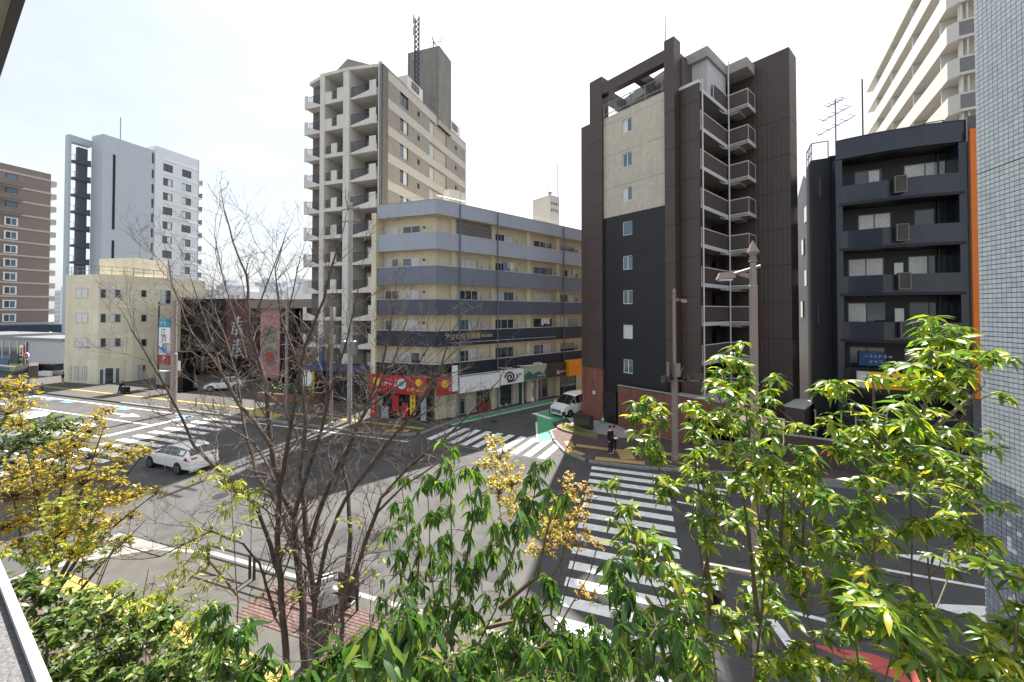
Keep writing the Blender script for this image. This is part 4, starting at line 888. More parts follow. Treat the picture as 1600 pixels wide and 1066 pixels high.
for y0, y1 in ((450.5, 466), (489, 504.5), (527.5, 543)):
    house_win(pa, pb, face(LA_, LB_), 119, 138, y0, y1, 2, 3)
    house_win(pb, pc, face(LB_, LC_), 156.5, 166, y0 + 1, y1, 1); house_win(pb, pc, face(LB_, LC_), 170.5, 189, y0 + 1.5, y1 - .5, 2, 1)
    house_win(pc, pe, face(LC_, LE_), 220, 229, y0 + 2.5, y1 - 1.5, 1)
for p0, p1 in ((108.5, 112), (116.5, 123), (129, 136)): house_win(pa, pb, face(LA_, LB_), p0, p1, 572, 592, 1 if p0 < 110 else 2, 3)
house_win(pc, pe, face(LC_, LE_), 219, 227, 571, 581, 1)
for p0, p1 in ((155, 162.5), (163.5, 178), (180, 187.5)): house_win(pb, pc, face(LB_, LC_), p0, p1, 575 if p0 > 160 else 577, 601, 1, 0, white_frame, glass if p0 < 170 and p0 > 160 else glass_blue)
house_win(pc, pe, face(LC_, LE_), 251, 267, 453, 475, 2, 1); house_win(pc, pe, face(LC_, LE_), 284, 302, 456, 470, 2, 2)
MB().wall([LC_ + np.array([on(268, 500, pc, N_)[0], -.9]), LE_ + np.array([0, -.9])], .1, zd - 2.6, zd - 1.6).build('balcony_parapet', house_cream, hd)
MB().wall([LA_ + np.array([2.5, -1.5]), LB_ + np.array([3, -1.0])], 4, zd - .6, zd + 2.4).build('roof_room', house_cream, hd)
rl = MB()
for P_, Q_ in ((LA_, LB_), (LB_, LC_), (LC_, LE_)):
    L = np.linalg.norm(Q_ - P_)
    for z in (zd + .5, zd + 1.0): rl.bar((*P_, z), (*Q_, z), .045)
    for s in np.arange(0, L, 1.1): p = P_ + (Q_ - P_) * s / L; rl.bar((*p, zd), (*p, zd + 1.0), .045)
rl.build('roof_railing', grey_metal, hd)
MB().tube([(4, 6.5, zd), (4, 6.5, zd + 6)], .05, 5).bar((4, 6.5, zd + 2.2), (3.4, 7, zd + 3.4), .05).build('aerial', grey_metal, hd)
p_ = lc(G(238, 591)); MB().box(p_[0] - .5, p_[0] + .5, -.6, -.1, .3, 1.15).build('air_conditioner', ac_mat, hd)
MB().box(.4, 1.0, -.3, -.05, .1, 2.2).build('utility_box', pale_grey, hd)

# ------------------------------------------------------------------ black restaurant with parking (local x = right along main road, y = away)
PE = U(-69, 37.5); FE = FR(PE, E_)
def ex(px, v=37.5): return (U(-69, v) + on(px, 520, U(-69, v), E_)[0] * E_ - PE) @ E_
rb = thing('restaurant', 'low black restaurant with brush lettering and a pink banner wall', 'building', FE)
blk_panel = mat('black restaurant panel', (.007, .007, .009), .5, .2, var=.2)
maroon = mat('maroon panel', (.085, .03, .03), .6, .3, var=.15)
x0, x1, x2, x3, x4, x5, x6, x7 = [ex(p) for p in (268, 355, 393, 397, 408, 438, 461, 486)]
ze = on(330, 467, PE, E_)[1]; zp = on(420, 482, PE, E_)[1]
MB().box(x0, x1, 0, 12, 3.6, ze).box(x1 + .01, x2, .35, 12, 3.6, ze - .1).box(x3, x6 + 6, .8, 12, 3.2, ze - .2).build('wall', blk_panel, rb)
MB().box(x1, x2, -.12, .3, 3.4, ze - .05).build('maroon_panel', maroon, rb)
MB().box(x2 + .02, x7 + 8, -.8, .78, zp, ze - .3).build('fascia', mat('taupe fascia', (.22, .18, .16), .7, .3, var=.06), rb)
MB().box(x4, x5, -.1, .7, .6, zp - .01).build('banner_wall', mat('dusty pink banner', (.46, .23, .21), .7, .3, var=.1, vs=.8), rb)
MB().box(x3, x4 - .02, .0, .7, .6, zp - .01).box(x5 + .02, x6, .0, .7, .6, zp - .01).build('black_panel', blk_panel, rb)
mw = x5 - x4
mb = MB().box(x4 + mw * .1, x5 - mw * .1, -.13, -.103, 4.2, 7.0); mb.build('print_panel', mat('faded olive print', (.33, .27, .2), .7, .3, var=.45, vs=1.6), rb)
disc(MB(), (x4 + mw * .5, 6.2), mw * .33, -.16, -.133, 18).build('crest', mat('grey crest', (.2, .2, .18), .7, .3, var=.4, vs=3), rb)
disc(MB(), (x4 + mw * .5, 3.4), mw * .4, -.14, -.103, 20).build('crest', MATS['grey crest'], rb); disc(MB(), (x4 + mw * .5, 3.3), mw * .22, -.17, -.142, 16).build('crest_heart', mat('brick red print', (.36, .08, .06), .7, .3), rb)
# brush strokes of the sign
br = mat('pale blue brush paint', (.70, .78, .85), .6, .3, var=.1)
xc = (ex(374) if True else 0)
rg = random.Random(2)
for cz, w_ in ((ze - 3.9, 2.3), (ze - 6.9, 2.3)):
    mb = MB()
    for k in range(5): mb.bar((xc - w_ * .5 + rg.random() * .5, -.15, cz + 1.1 - k * .5), (xc + w_ * .45 - rg.random() * .5, -.15, cz + 1.3 - k * .5), .24, .05)
    mb.bar((xc + .1, -.15, cz + 1.5), (xc - .3, -.15, cz - 1.2), .28, .05).bar((xc - .7, -.15, cz + .6), (xc - 1.1, -.15, cz - 1.0), .25, .05).bar((xc + .2, -.15, cz + .2), (xc + 1.1, -.15, cz - 1.0), .28, .05)
    mb.build('brush_lettering', br, rb)
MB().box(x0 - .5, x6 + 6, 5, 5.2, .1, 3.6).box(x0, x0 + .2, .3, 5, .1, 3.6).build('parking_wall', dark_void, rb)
for x in (ex(300), ex(352), ex(392)): MB().box(x - .35, x + .35, .3, 1.0, .1, 3.6).build('pillar', blk_panel, rb)
# entrance pylon, planter, railing
g = G(288.5, 613); py_ = thing('bollard_pillar', 'squat black square pillar with a white notice at the parking entrance', 'pillar', FR((g[0], g[1], .13), E_))
MB().box(-.55, .55, -.55, .55, 0, 4.3).box(-.85, .85, -.8, .8, 0, .25).box(-.7, .7, -.7, .7, 4.3, 4.5).build('shaft', blk_panel, py_); MB().box(-.2, .2, -.58, -.552, 2.4, 3.5).build('notice', sign_white, py_)
g = G(402, 627); pl = thing('planter', 'long brown planter with clipped green hedge before the black restaurant', 'planter', FR((g[0], g[1], .13), E_))
MB().box(0, 6.8, 0, 2.2, 0, .75).build('box', mat('brown planter stone', (.2, .11, .08), .8, .3), pl)
def leafmass(x0, x1, y0, y1, z0, z1, n, s, m, parent, seed, name='foliage'):
    rg = random.Random(seed); f = MB()
    for k in range(n):
        c = Vector((rg.uniform(x0, x1), rg.uniform(y0, y1), rg.uniform(z0, z1))); d = Vector((rg.gauss(0, 1), rg.gauss(0, 1), rg.gauss(0, .7))).normalized(); q = d.cross(Vector((rg.gauss(0, 1), rg.gauss(0, 1), 1))).normalized() * s * .4
        d = d * s; f.quad(c - d, c + q, c + d, c - q)
    return f.build(name, m, parent, kind='stuff')
hedge_m = mat('hedge leaf', (.045, .095, .03), .5, .4, var=.35, vs=9)
leafmass(.1, 6.7, .1, 2.1, .7, 1.45, 900, .14, hedge_m, pl, 4)
# roof clutter beyond the restaurant
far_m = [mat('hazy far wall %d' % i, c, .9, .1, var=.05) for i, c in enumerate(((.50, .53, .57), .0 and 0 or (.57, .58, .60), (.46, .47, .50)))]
rg = random.Random(11)
for i, (px, pw, py, Y) in enumerate(((345, 22, 445, 190), (372, 40, 456, 150), (408, 26, 441, 230), (438, 30, 448, 170), (462, 26, 436, 240), (300, 30, 452, 210), (90, 16, 454, 260), (384, 16, 447, 260))):
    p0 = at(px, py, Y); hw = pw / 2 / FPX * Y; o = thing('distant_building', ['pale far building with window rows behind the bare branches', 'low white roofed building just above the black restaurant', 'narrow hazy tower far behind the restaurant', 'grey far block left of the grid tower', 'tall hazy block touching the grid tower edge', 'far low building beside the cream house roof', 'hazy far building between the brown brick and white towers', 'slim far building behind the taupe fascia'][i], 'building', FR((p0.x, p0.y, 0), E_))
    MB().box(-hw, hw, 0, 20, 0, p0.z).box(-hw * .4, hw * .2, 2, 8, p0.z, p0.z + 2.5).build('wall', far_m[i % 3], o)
    mb = MB(); z = 2.5
    while z < p0.z - 1.5:
        x = -hw + 1
        while x < hw - 2: mb.box(x, x + 1.6, -.06, -.01, z, z + 1.4); x += 3.2
        z += 3.0
    mb.build('window_rows', mat('far glass', (.25, .29, .33), .3, .5, var=.1), o)['kind'] = 'stuff'

# ------------------------------------------------------------------ white and grey high tower (local x = right along main road, y = away; right face x = 0)
PF = at(240, 300, 76.0); PFp = np.array([PF.x, PF.y]); FF = FR(PFp, E_)
wt = thing('apartment_tower', 'tall pale grey and white tower with an open dark stair side at the far left', 'building', FF)
fy = lambda px: on(px, 350, PFp, N_)[0]
ya, yb, yc, yd = fy(159), fy(236), fy(241), fy(310)
zf = on(241, 226.5, PFp, N_)[1]; zg = on(159, 208.3, PFp, N_)[1]
pale_blue_w = mat('pale blue grey wall', (.44, .49, .55), .7, .3, var=.04, streak=.05); white_w = mat('cool white wall', (.66, .69, .74), .7, .3, var=.04, streak=.04)
ga = PFp + ya * N_; wgl = -on(142, 300, ga, E_)[0]; gl_ = ga - wgl * E_; yst = on(107, 300, gl_, N_)[0]; gs = gl_ + yst * N_; wst = -on(100.5, 300, gs, E_)[0]
MB().box(-wgl, 0, ya, yb, .1, zg).build('blank_block', pale_blue_w, wt)
# white block with window openings
M_R0 = M_R; pitchF = 2.95; hs = []
u0, u1, v0_, v1_ = fy(254), fy(269), fy(283.5), fy(298)
zws = [zf - 4.6 - pitchF * k for k in range(13)]
for z in zws: hs += [(u0, u1, z, z + 1.55), (v0_, v1_, z, z + 1.55)]
mb = MB(); mb.M = M_R; mb.holes(yc, yd, .1, zf, hs, 0, .2); mb.build('window_wall', white_w, wt)
MB().box(-10, -.22, yc + .01, yd, .1, zf - .02).build('white_block', white_w, wt)
MB().box(-10, -.0, yd - .2, yd + .0, .1, zf - .01).box(-.25, -.002, yc - .0, yc + .02, .1, zf - .01).build('wall_edge', white_w, wt)
MB().box(-6, -.6, yb, yc, .1, zf - 1.5).build('slot', mat('slot grey', (.10, .11, .13), .7, .3), wt)
for i, z in enumerate(zws):
    window(wt, M_R, u0, z, u1 - u0, 1.55, 2, alu_dark, glass, 2 if i % 3 else 0, .1, .1); window(wt, M_R, v0_, z, v1_ - v0_, 1.55, 2, alu_dark, glass_blue if i % 2 else glass, 1 if i % 4 else 0, .1, .1)
    mb = MB(); mb.M = M_R; mb.box(yc + 1.6, yd + .01, -.09, -.003, z + 2.2, z + 2.34); mb.build('string_course', white_w, wt)
    MB().box(-5, -1.2, yd, yd + 1.5, z - .6, z - .35).build('balcony_slab', white_w, wt); MB().box(-5, -1.2, yd + 1.4, yd + 1.5, z - .35, z + .75).build('balcony_parapet', mat('dark balcony glass', (.10, .10, .12), .3, .5), wt)
    MB().box(-.58, -.3, yb + .02, yc - .01, z - .3, z + .9).build('slot_rail', white_w, wt)
for z0, z1 in ((zg - 17, zg - 3.2), (zg - 29, zg - 19), (zg - 40, zg - 31)):
    mb = MB(); mb.M = M_R; yy = ya + 1.4; mb.box(yy, yy + .35, -.05, -.003, z0, z1); mb.build('slit_window', dark_void, wt)
# stair tower: frame with landings
xs0, xs1 = -wgl - wst, -wgl; y0_, y1_ = ya + yst, ya
slate = mat('slate grey stair wall', (.09, .10, .125), .6, .4, var=.08)
zs = on(107, 209, gs, N_)[1]
MB().box(xs0, xs1, y0_, y0_ + .28, .1, zs).build('frame_post', pale_blue_w, wt); MB().box(xs0, xs1, y0_ + .28, y1_ + .0, zs - 1.2, zs - .02).build('frame_head', pale_blue_w, wt)
yi0, yi1 = y0_ + .28, y1_
for k in range(14):
    z = zs - 1.6 - 3.0 * (k + 1)
    if z < 1: break
    MB().box(xs0 + .1, xs1 - .05, yi0, yi1, z - .1, z + .15).build('landing', slate, wt)
    MB().box(xs0 + .2, xs1 - .3, yi0 + (yi1 - yi0) * .38, yi0 + (yi1 - yi0) * .86, z + .15, z + 2.9).build('stair_core', slate, wt)
    MB().add([(xs1 - .08, yi0, z + .15), (xs1 - .08, yi1, z - .3), (xs1 - .08, yi1, z + .9), (xs1 - .08, yi0 + (yi1 - yi0) * .4, z + .5), (xs1 - .16, yi0, z + .15), (xs1 - .16, yi1, z - .3), (xs1 - .16, yi1, z + .9), (xs1 - .16, yi0 + (yi1 - yi0) * .4, z + .5)], [(0, 1, 2, 3), (7, 6, 5, 4), (3, 2, 6, 7)]).build('stair_flank', slate, wt)
    r = MB(); r.bar((xs1 - .1, yi0, z + 1.2), (xs1 - .1, yi0 + (yi1 - yi0) * .38, z + 1.2), .06)
    for y in np.arange(yi0, yi0 + (yi1 - yi0) * .38, .5): r.bar((xs1 - .1, y, z + .1), (xs1 - .1, y, z + 1.2), .05)
    r.build('stair_railing', grey_metal, wt)
MB().tube([(-6, yb - 2, zg), (-6, yb - 2, zg + 6.5)], .08, 5).build('lightning_rod', grey_metal, wt)

# ------------------------------------------------------------------ brown brick tower at the left edge
PG = at(78, 380, 88.0); PGp = np.array([PG.x, PG.y]); FG = FR(PGp, E_)
bt = thing('apartment_tower', 'brown brick tower with pale bands and white framed windows at the left edge', 'building', FG)
fyG = lambda px: on(px, 380, PGp, N_)[0]
zG = on(78, 272, PGp, N_)[1]; yl = fyG(-60)
far_brick = mat('taupe brick', (.23, .185, .165), .8, .3, var=.06, vs=.4)
MB().box(-12, -.0, yl, 0, 6.0, zG).build('wall', far_brick, bt)
pG = 2.97; zz = [zG - 1.9 - pG * k for k in range(13)]
for i, z in enumerate(zz):
    mb = MB(); mb.M = M_R; mb.box(yl, .01, -.10, -.003, z + .15, z + .5); mb.build('string_course', band_m, bt)
    MB().box(-8, -.9, 0, 1.3, z - .6, z + .6).build('balcony', band_m, bt)
    u0, u1 = fyG(7), fyG(25.5)
    if i < 3: 
        MB().box(-.0, .9, yl, fyG(33), z - 2.6, z - 1.4).build('balcony', mat('taupe balcony', (.2, .175, .16), .7, .3), bt); mb = MB(); mb.M = M_R; mb.box(fyG(7), fyG(26), -.06, -.003, z - 1.4, z - .1); f_ = mb.build('window', alu_dark, bt)
        mb = MB(); mb.M = M_R; mb.box(fyG(7) + .1, fyG(26) - .1, -.08, -.062, z - 1.3, z - .2); mb.build('pane', glass_blue, f_)
    else:
        mb = MB(); mb.M = M_R; mb.box(u0 - .15, u1 + .15, -.12, -.105, z - 2.3, z - .5).box(u0 - .15, u1 + .15, -.105, -.003, z - 2.3, z - 2.12).box(u0 - .15, u1 + .15, -.105, -.003, z - .68, z - .5); f_ = mb.build('window', white_frame, bt)
        for a0, a1, g_ in ((u0 + .1, (u0 + u1) / 2 - .06, glass), ((u0 + u1) / 2 + .06, u1 - .1, glass_blue)):
            mb = MB(); mb.M = M_R; mb.box(a0, a1, -.135, -.122, z - 2.1, z - .72); mb.build('pane', g_, f_)
pn = thing('podium_wall', 'long dark navy wall under the brown brick tower', 'wall', FG @ T(2.2, 0, 0))
MB().box(-12, 0, yl, fyG(93), .1, on(78, 507, PGp, N_)[1]).build('wall', mat('navy podium', (.025, .045, .07), .6, .3), pn)
tr_ = at(58, 528, 74)
leafm = thing('shrub', 'soft green shrub against the dark navy wall', 'shrub', T(tr_.x, tr_.y, .1)); leafmass(-2.5, 2.5, -1, 1, 1, 5.2, 500, .3, hedge_m, leafm, 21); MB().tube([(0, 0, 0), (0, 0, 3)], .1, 5).build('stem', black_plastic, leafm)

# ------------------------------------------------------------------ low white shop beyond the corner
pw = G(98, 588); sdir = unit(G(30, 592) - pw) if False else -E_
cs = thing('convenience_shop', 'low white shop with corrugated cladding and green lower panels at far left', 'building', FR(pw, E_))
zt_ = on(95, 533, pw, E_)[1]; xg = on(42, 550, pw, E_)[0]
MB().box(-40, 0, .1, 9, .1, zt_).build('wall', mat('white corrugated cladding', (.62, .64, .66), .6, .4, var=.04, rib=(E_[0], E_[1], .5, .8)), cs)
MB().box(-40, .1, -.15, 9.1, zt_, zt_ + .35).build('roof_edge', grey_metal, cs)
MB().box(-40, xg, -.1, .09, 1.2, zt_ - .4).build('glazing', glass_blue, cs)
for k in range(9): MB().box(xg - 2.2 * k - .08, xg - 2.2 * k + .08, -.16, -.1, .1, zt_ - .3).build('mullion', white_frame, cs)
MB().box(-40, xg + 1.8, -.2, -.1, .1, 1.4).build('lower_panel', mat('lime panel', (.35, .55, .12), .6, .3), cs)
MB().box(xg - 4, xg - 1.5, -.3, -.2, 1.3, 2.8).build('poster', mat('dark poster', (.06, .07, .07), .5, .4, var=.4, vs=3), cs)
MB().box(xg - 9, xg - 4.3, -.3, -.2, .3, 1.9).build('poster', mat('blue poster', (.06, .15, .35), .5, .4, var=.3, vs=2), cs)
MB().box(xg + .2, -.3, -1.2, -.9, .1, .9).build('low_wall', sign_white, cs)

# ------------------------------------------------------------------ the camera's own building: sill and eave at the left edge
own = thing('window_sill', 'speckled grey stone sill with a white metal edge at the lower left corner', 'sill')
so_ = vp(-168); 
def atz(px, py, z): g = G(px, py, z); return np.array([g[0], g[1]])
zs_ = HEYE - .62
Pq, Qq = atz(3, 880, zs_), atz(82, 1066, zs_); dS = unit(Qq - Pq); nS = np.array([dS[1], -dS[0]])
if nS @ np.array([-1, -1]) < 0: nS = -nS
A0, A1 = Pq - dS * 6, Qq + dS * 1.2
Rq = atz(58, 1066, zs_); we = abs((Rq - Qq) @ nS)
MB().prism([A0, A1, A1 + nS * we, A0 + nS * we], zs_ - .45, zs_).build('metal_edge', mat('white sill edge', (.40, .41, .44), .5, .4, var=.03), own)
MB().prism([A0 + nS * we, A1 + nS * we, A1 + nS * (we + .8), A0 + nS * (we + .8)], zs_ - .6, zs_ - .012).build('stone_top', mat('speckled grey stone', (.13, .13, .134), .85, .3, var=.35, vs=120, bump=.4, bs=150), own)
ev = thing('eave', 'dark metal eave over a khaki soffit at the top left corner', 'eave')
ze_ = HEYE + 1.35
Pq, Qq = atz(1, 119, ze_), atz(40, 0, ze_); dS = unit(Qq - Pq); nS = np.array([dS[1], -dS[0]])
if nS @ np.array([-1, -1]) < 0: nS = -nS
A0, A1 = Pq - dS * 5, Qq + dS * 3; we = abs((atz(20, 0, ze_) - Qq) @ nS)
MB().prism([A0, A1, A1 + nS * we, A0 + nS * we], ze_, ze_ + .25).build('gutter', mat('dark eave metal', (.03, .03, .04), .5, .4, var=.05), ev)
MB().prism([A0 + nS * we, A1 + nS * we, A1 + nS * (we + 1.5), A0 + nS * (we + 1.5)], ze_ + .03, ze_ + .3).build('soffit', mat('khaki soffit', (.30, .30, .22), .7, .3, var=.04), ev)
# ------------------------------------------------------------------ street lamps
def lathe_pole(mb, prof, c=(0, 0), n=12): return mb.lathe(prof, n, c)
def lamp(label, P, face, height=10.72, lower=9.5, r1=.066, r0=.084):
    o = thing('street_lamp', label, 'street lamp', FR((P[0], P[1], .13), face), 'pinkish grey lamp posts with spear finials')
    s = height - .13
    MB().lathe([(r0 + .05, 0), (r0 + .05, .25), (r0, .3), (r0, lower), (r0 + .004, lower + .06), (r1, lower + .08), (r1 - .004, s - .5)], 14).build('pole', pole_mat, o, smooth=True)
    MB().lathe([(r1 - .01, s - .5), (r1 + .03, s - .48), (r1 - .005, s - .43), (r1 + .025, s - .40), (r1 - .02, s - .36), (.135, s - .27), (.125, s - .25), (.004, s)], 8).build('finial', pole_mat, o)
    MB().tube([(.16, .06, s - .58), (-.42, -.08, s - .76)], .032, 8).bar((-.06, 0, s - .82), (-.3, 0, s - .72), .03, .1).build('arm', pole_mat, o)
    h = MB().add([(-.36, -.11, s - .84), (-.36, .11, s - .84), (-.74, .14, s - .87), (-.74, -.14, s - .87), (-.40, -.08, s - .70), (-.40, .08, s - .70), (-.68, .10, s - .72), (-.68, -.10, s - .72)],
        [(0, 1, 2, 3), (7, 6, 5, 4), (0, 4, 5, 1), (1, 5, 6, 2), (2, 6, 7, 3), (3, 7, 4, 0)]).build('lamp_head', pole_mat, o)
    MB().box(-.70, -.42, -.1, .1, s - .90, s - .865).build('lens', mat('lamp lens', (.6, .6, .58), .3, .5), h)
    return o
def sig_head(o, M, n, s=.25, horizontal=True, ped=False):
    mb = MB(); mb.M = M
    L = n * s * 1.45
    if horizontal: mb.box(-L / 2, L / 2, -.1, .12, -s * .72, s * .72)
    else: mb.box(-s * .8, s * .8, -.1, .12, -L / 2, L / 2)
    h = mb.build('signal_housing', mat('brown signal housing', (.10, .07, .065), .5, .4), o)
    for i in range(n):
        c = (i - (n - 1) / 2) * s * 1.45; x, z = (c, 0) if horizontal else (0, c)
        k = MB(); k.M = M; pts = []
        for a in range(0, 181, 20): pts.append((x + s * .62 * math.cos(R(a)), z + s * .62 * math.sin(R(a))))
        for q in range(len(pts) - 1): k.quad((pts[q][0], -.1, pts[q][1]), (pts[q][0], -.42, pts[q][1] - .05), (pts[q + 1][0], -.42, pts[q + 1][1] - .05), (pts[q + 1][0], -.1, pts[q + 1][1]))
        k.build('visor', black_plastic, h)
        d = MB(); d.M = M; disc(d, (x, z), s * .55, -.12, -.101, 14); d.build('lens', mat(('dark red lens', 'dark amber lens', 'dark green lens')[i % 3], ((.06, .01, .01), (.06, .04, .01), (.01, .05, .035))[i % 3], .2, .5), h)
    return h
lampA = lamp('tallest pinkish lamp post with a spear finial at the near crosswalk end', np.array([5.42, 8.62]), E_)
# pedestrian signal on its arm
MB().tube([(0, 0, 3.15), (-1.05, .0, 3.15)], .06, 8).build('signal_arm', pole_mat, lampA)
ps_ = thing('pedestrian_signal', 'brown pedestrian signal head hung from the near lamp post arm', 'traffic signal', FR((5.42, 8.62, .13), E_))
sig_head(ps_, T(-.85, -.05, 2.62), 2, .27, False); 
lampB = lamp('slimmer looking lamp post carrying traffic signals before the brown tower', G(1055, 722), -E_, 10.6, 5.4, .1, .19)
sb = thing('traffic_signal', 'cluster of brown traffic signal heads on the lamp post by the brown tower', 'traffic signal', FR((*G(1055, 722), .13), E_))
sig_head(sb, T(-.5, -.2, 4.95) @ RZ(R(70)), 3, .26); sig_head(sb, T(.4, .25, 5.0) @ RZ(R(-50)), 3, .26); sig_head(sb, T(1.25, .2, 5.1) @ RZ(R(160)), 2, .26)
MB().tube([(-.6, -.1, 4.75), (1.4, .15, 4.85)], .045, 6).tube([(0, 0, 4.4), (-.4, -.2, 5.3)], .03, 6).tube([(0, .1, 4.6), (.5, .2, 5.6)], .03, 6).box(-.45, -.35, -.5, .3, 5.0, 5.9).box(.0, .3, -.35, -.3, 5.1, 5.9).build('bracket', pole_mat, sb)
MB().tube([(-.2, 0, 2.4), (-2.2, .1, 2.45)], .035, 6).tube([(-.9, 0, 2.4), (-.9, 0, .3)], .03, 6).build('side_arm', pole_mat, sb)
g = G(271, 646); lampC = thing('street_lamp', 'pinkish grey lamp post with two cross arms beside the tall striped banner', 'street lamp', FR((g[0], g[1], .13), E_), 'pinkish grey lamp posts with spear finials')
hC = at(271, 470, g[1]).z - .13
MB().lathe([(.3, 0), (.3, .3), (.24, .35), (.24, hC * .52), (.18, hC * .53), (.16, hC)], 12).build('pole', pole_mat, lampC)
MB().box(-2.3, .9, -.06, .06, hC - .45, hC - .25).build('arm', pole_mat, lampC); MB().box(-1.5, 0, -.06, .06, hC * .60, hC * .60 + .16).build('arm', pole_mat, lampC)
for px, py, label in ((447, 655, 'thin pinkish pole standing by the brown planter behind the bare branches'), (517, 668, 'pinkish pole in front of the blue fascia at the grid tower foot')):
    g = G(px, py); o = thing('street_pole', label, 'pole', FR((g[0], g[1], .13), E_)); MB().lathe([(.2, 0), (.2, .3), (.13, .34), (.12, at(px, 480, g[1]).z - .13)], 10).build('pole', pole_mat, o)
    MB().bar((-.6, 0, 6.2), (.6, 0, 6.2), .08).build('arm', pole_mat, o)
g = G(546, 662); up = thing('utility_pole', 'grey concrete utility pole with transformers in front of the beige grid tower', 'utility pole', FR((g[0], g[1], .1), E_))
zu = at(546, 318, g[1]).z
MB().lathe([(.2, 0), (.12, zu)], 10).build('pole', concrete, up)
for x in (-.5, .5): MB().lathe([(.3, 5.6), (.3, 6.6), (.1, 6.7)], 10, (x, -.1)).build('transformer', grey_metal, up)
for z in (zu - .6, zu - 1.6, 7.2): MB().box(-.9, .9, -.05, .05, z, z + .09).build('crossarm', grey_metal, up)

# vertical restaurant banner and other signs
g = U(-53.5, 30.5); d_ = on(248, 520, g, E_)[0]; g = g + d_ * E_
bn = thing('banner_sign', 'tall white banner with brush lettering, teal top and red parking foot', 'sign', FR((g[0], g[1], .1), E_))
Yb = g[1]; zb1, zb2, zb3, zb4, zb5 = [at(250, p, Yb).z - .1 for p in (472, 497, 511.5, 554, 569)]; wb_ = on(266, 520, g, E_)[0]
MB().tube([(0, 0, 0), (0, 0, zb1)], .09, 8).build('pole', black_metal, bn)
MB().box(.1, wb_, -.05, .05, zb3, zb2).build('teal_panel', mat('teal sign', (.03, .30, .40), .5, .4, var=.3, vs=.8), bn)
MB().box(.1, wb_, -.05, .05, zb4, zb3 - .01).build('white_panel', sign_white, bn)
MB().box(.1, wb_, -.05, .05, zb5, zb4 - .01).build('red_panel', sign_red, bn)
glyphs('lettering', 2, .5, sign_white, bn, T(.35, -.053, zb3 + .2), 51, .62)
for k, ch in enumerate('江戸松'): text('brush_lettering', ch, 1.0, sign_black, bn, T(wb_ * .45 + .12 * k, -.056, zb3 - .65 - .85 * k), .008)
wv = MB(); 
for k in range(7): wv.tube([(.15 + (wb_ - .25) * t, -.06, zb4 + .15 + .14 * k + .18 * math.sin(t * 4 + k * .5)) for t in np.linspace(0, 1, 9)], .035, 4)
wv.build('wave_print', mat('blue wave print', (.06, .2, .45), .6, .3), bn)
text('parking_mark', 'P', 1.0, sign_white, bn, T(wb_ * .5, -.056, (zb4 + zb5) / 2 + .1), .008); glyphs('lettering', 4, .14, sign_white, bn, T(wb_ * .25, -.053, zb5 + .08), 52, .2)
MB().box(.2, wb_ - .3, -.3, .3, .4, 2.0).build('cabinet', concrete, bn)
g = at(37, 590, 33.0); pk = thing('parking_sign', 'small red and yellow parking sign with an oval red board on a dark red post', 'sign', FR((g.x, g.y, .1), E_))
k_ = 33.0; z_ = lambda py: at(37, py, k_).z - .1; x_ = lambda px: (at(px, 550, k_).x - g.x)
red_post = mat('dark red post', (.2, .02, .03), .5, .4)
MB().tube([(0, 0, 0), (0, 0, z_(540))], .06, 8).build('post', red_post, pk)
MB().box(x_(28), x_(38), -.1, .02, z_(556), z_(541)).build('sign_board', sign_white, pk); MB().box(x_(28), x_(38), -.12, -.102, z_(544.5), z_(541)).build('yellow_band', sign_yellow, pk)
MB().box(x_(29), x_(37.5), -.12, -.102, z_(555), z_(545)).build('red_field', sign_red, pk)
text('parking_mark', 'P', .62, sign_white, pk, T(x_(33.2), -.128, z_(550)), .006)
mb = MB(); disc(mb, (x_(46.5), z_(556.5)), .32, -.05, .0, 20, 1.15); mb.build('oval_board', sign_white, pk); mb = MB(); disc(mb, (x_(46.5), z_(556.5)), .26, -.07, -.052, 20, 1.15); o_ = mb.build('oval_field', sign_red, pk); glyphs('lettering', 4, .11, sign_white, pk, T(x_(46.5) - .24, -.073, z_(556.5) - .05), 61, .13)
MB().add([(x_(26), -.06, z_(562)), (x_(31), -.06, z_(557.5)), (x_(31), -.06, z_(560)), (x_(37), -.06, z_(560)), (x_(37), -.06, z_(563)), (x_(31), -.06, z_(563)), (x_(31), -.06, z_(565))], [(0, 1, 2, 3, 4, 5, 6)]).build('green_arrow', mat('green arrow', (.03, .35, .12), .5, .4), pk)
g = at(52, 579, 14.5); ts_ = thing('traffic_signal', 'dark horizontal traffic signal head reaching out over the road at far left', 'traffic signal', FR((g.x, g.y, g.z), unit([.98, -.2])))
sig_head(ts_, RZ(R(-28)), 3, .33); MB().tube([(-.3, .35, -.05), (-6, 1.6, -.15)], .05, 6).build('arm', pole_mat, ts_)
MB().box(-.7, .45, .3, .6, -.05, .2).build('back_housing', black_plastic, ts_)
# pole for it, out beyond the frame
gm = ts_.matrix_basis @ Vector((-6, 1.6, 0)); sp_ = thing('signal_pole', 'pinkish grey pole that carries the far left signal arm', 'pole', T(gm.x, gm.y, .1)); MB().lathe([(.16, 0), (.12, gm.z + .6)], 10).build('pole', pole_mat, sp_)

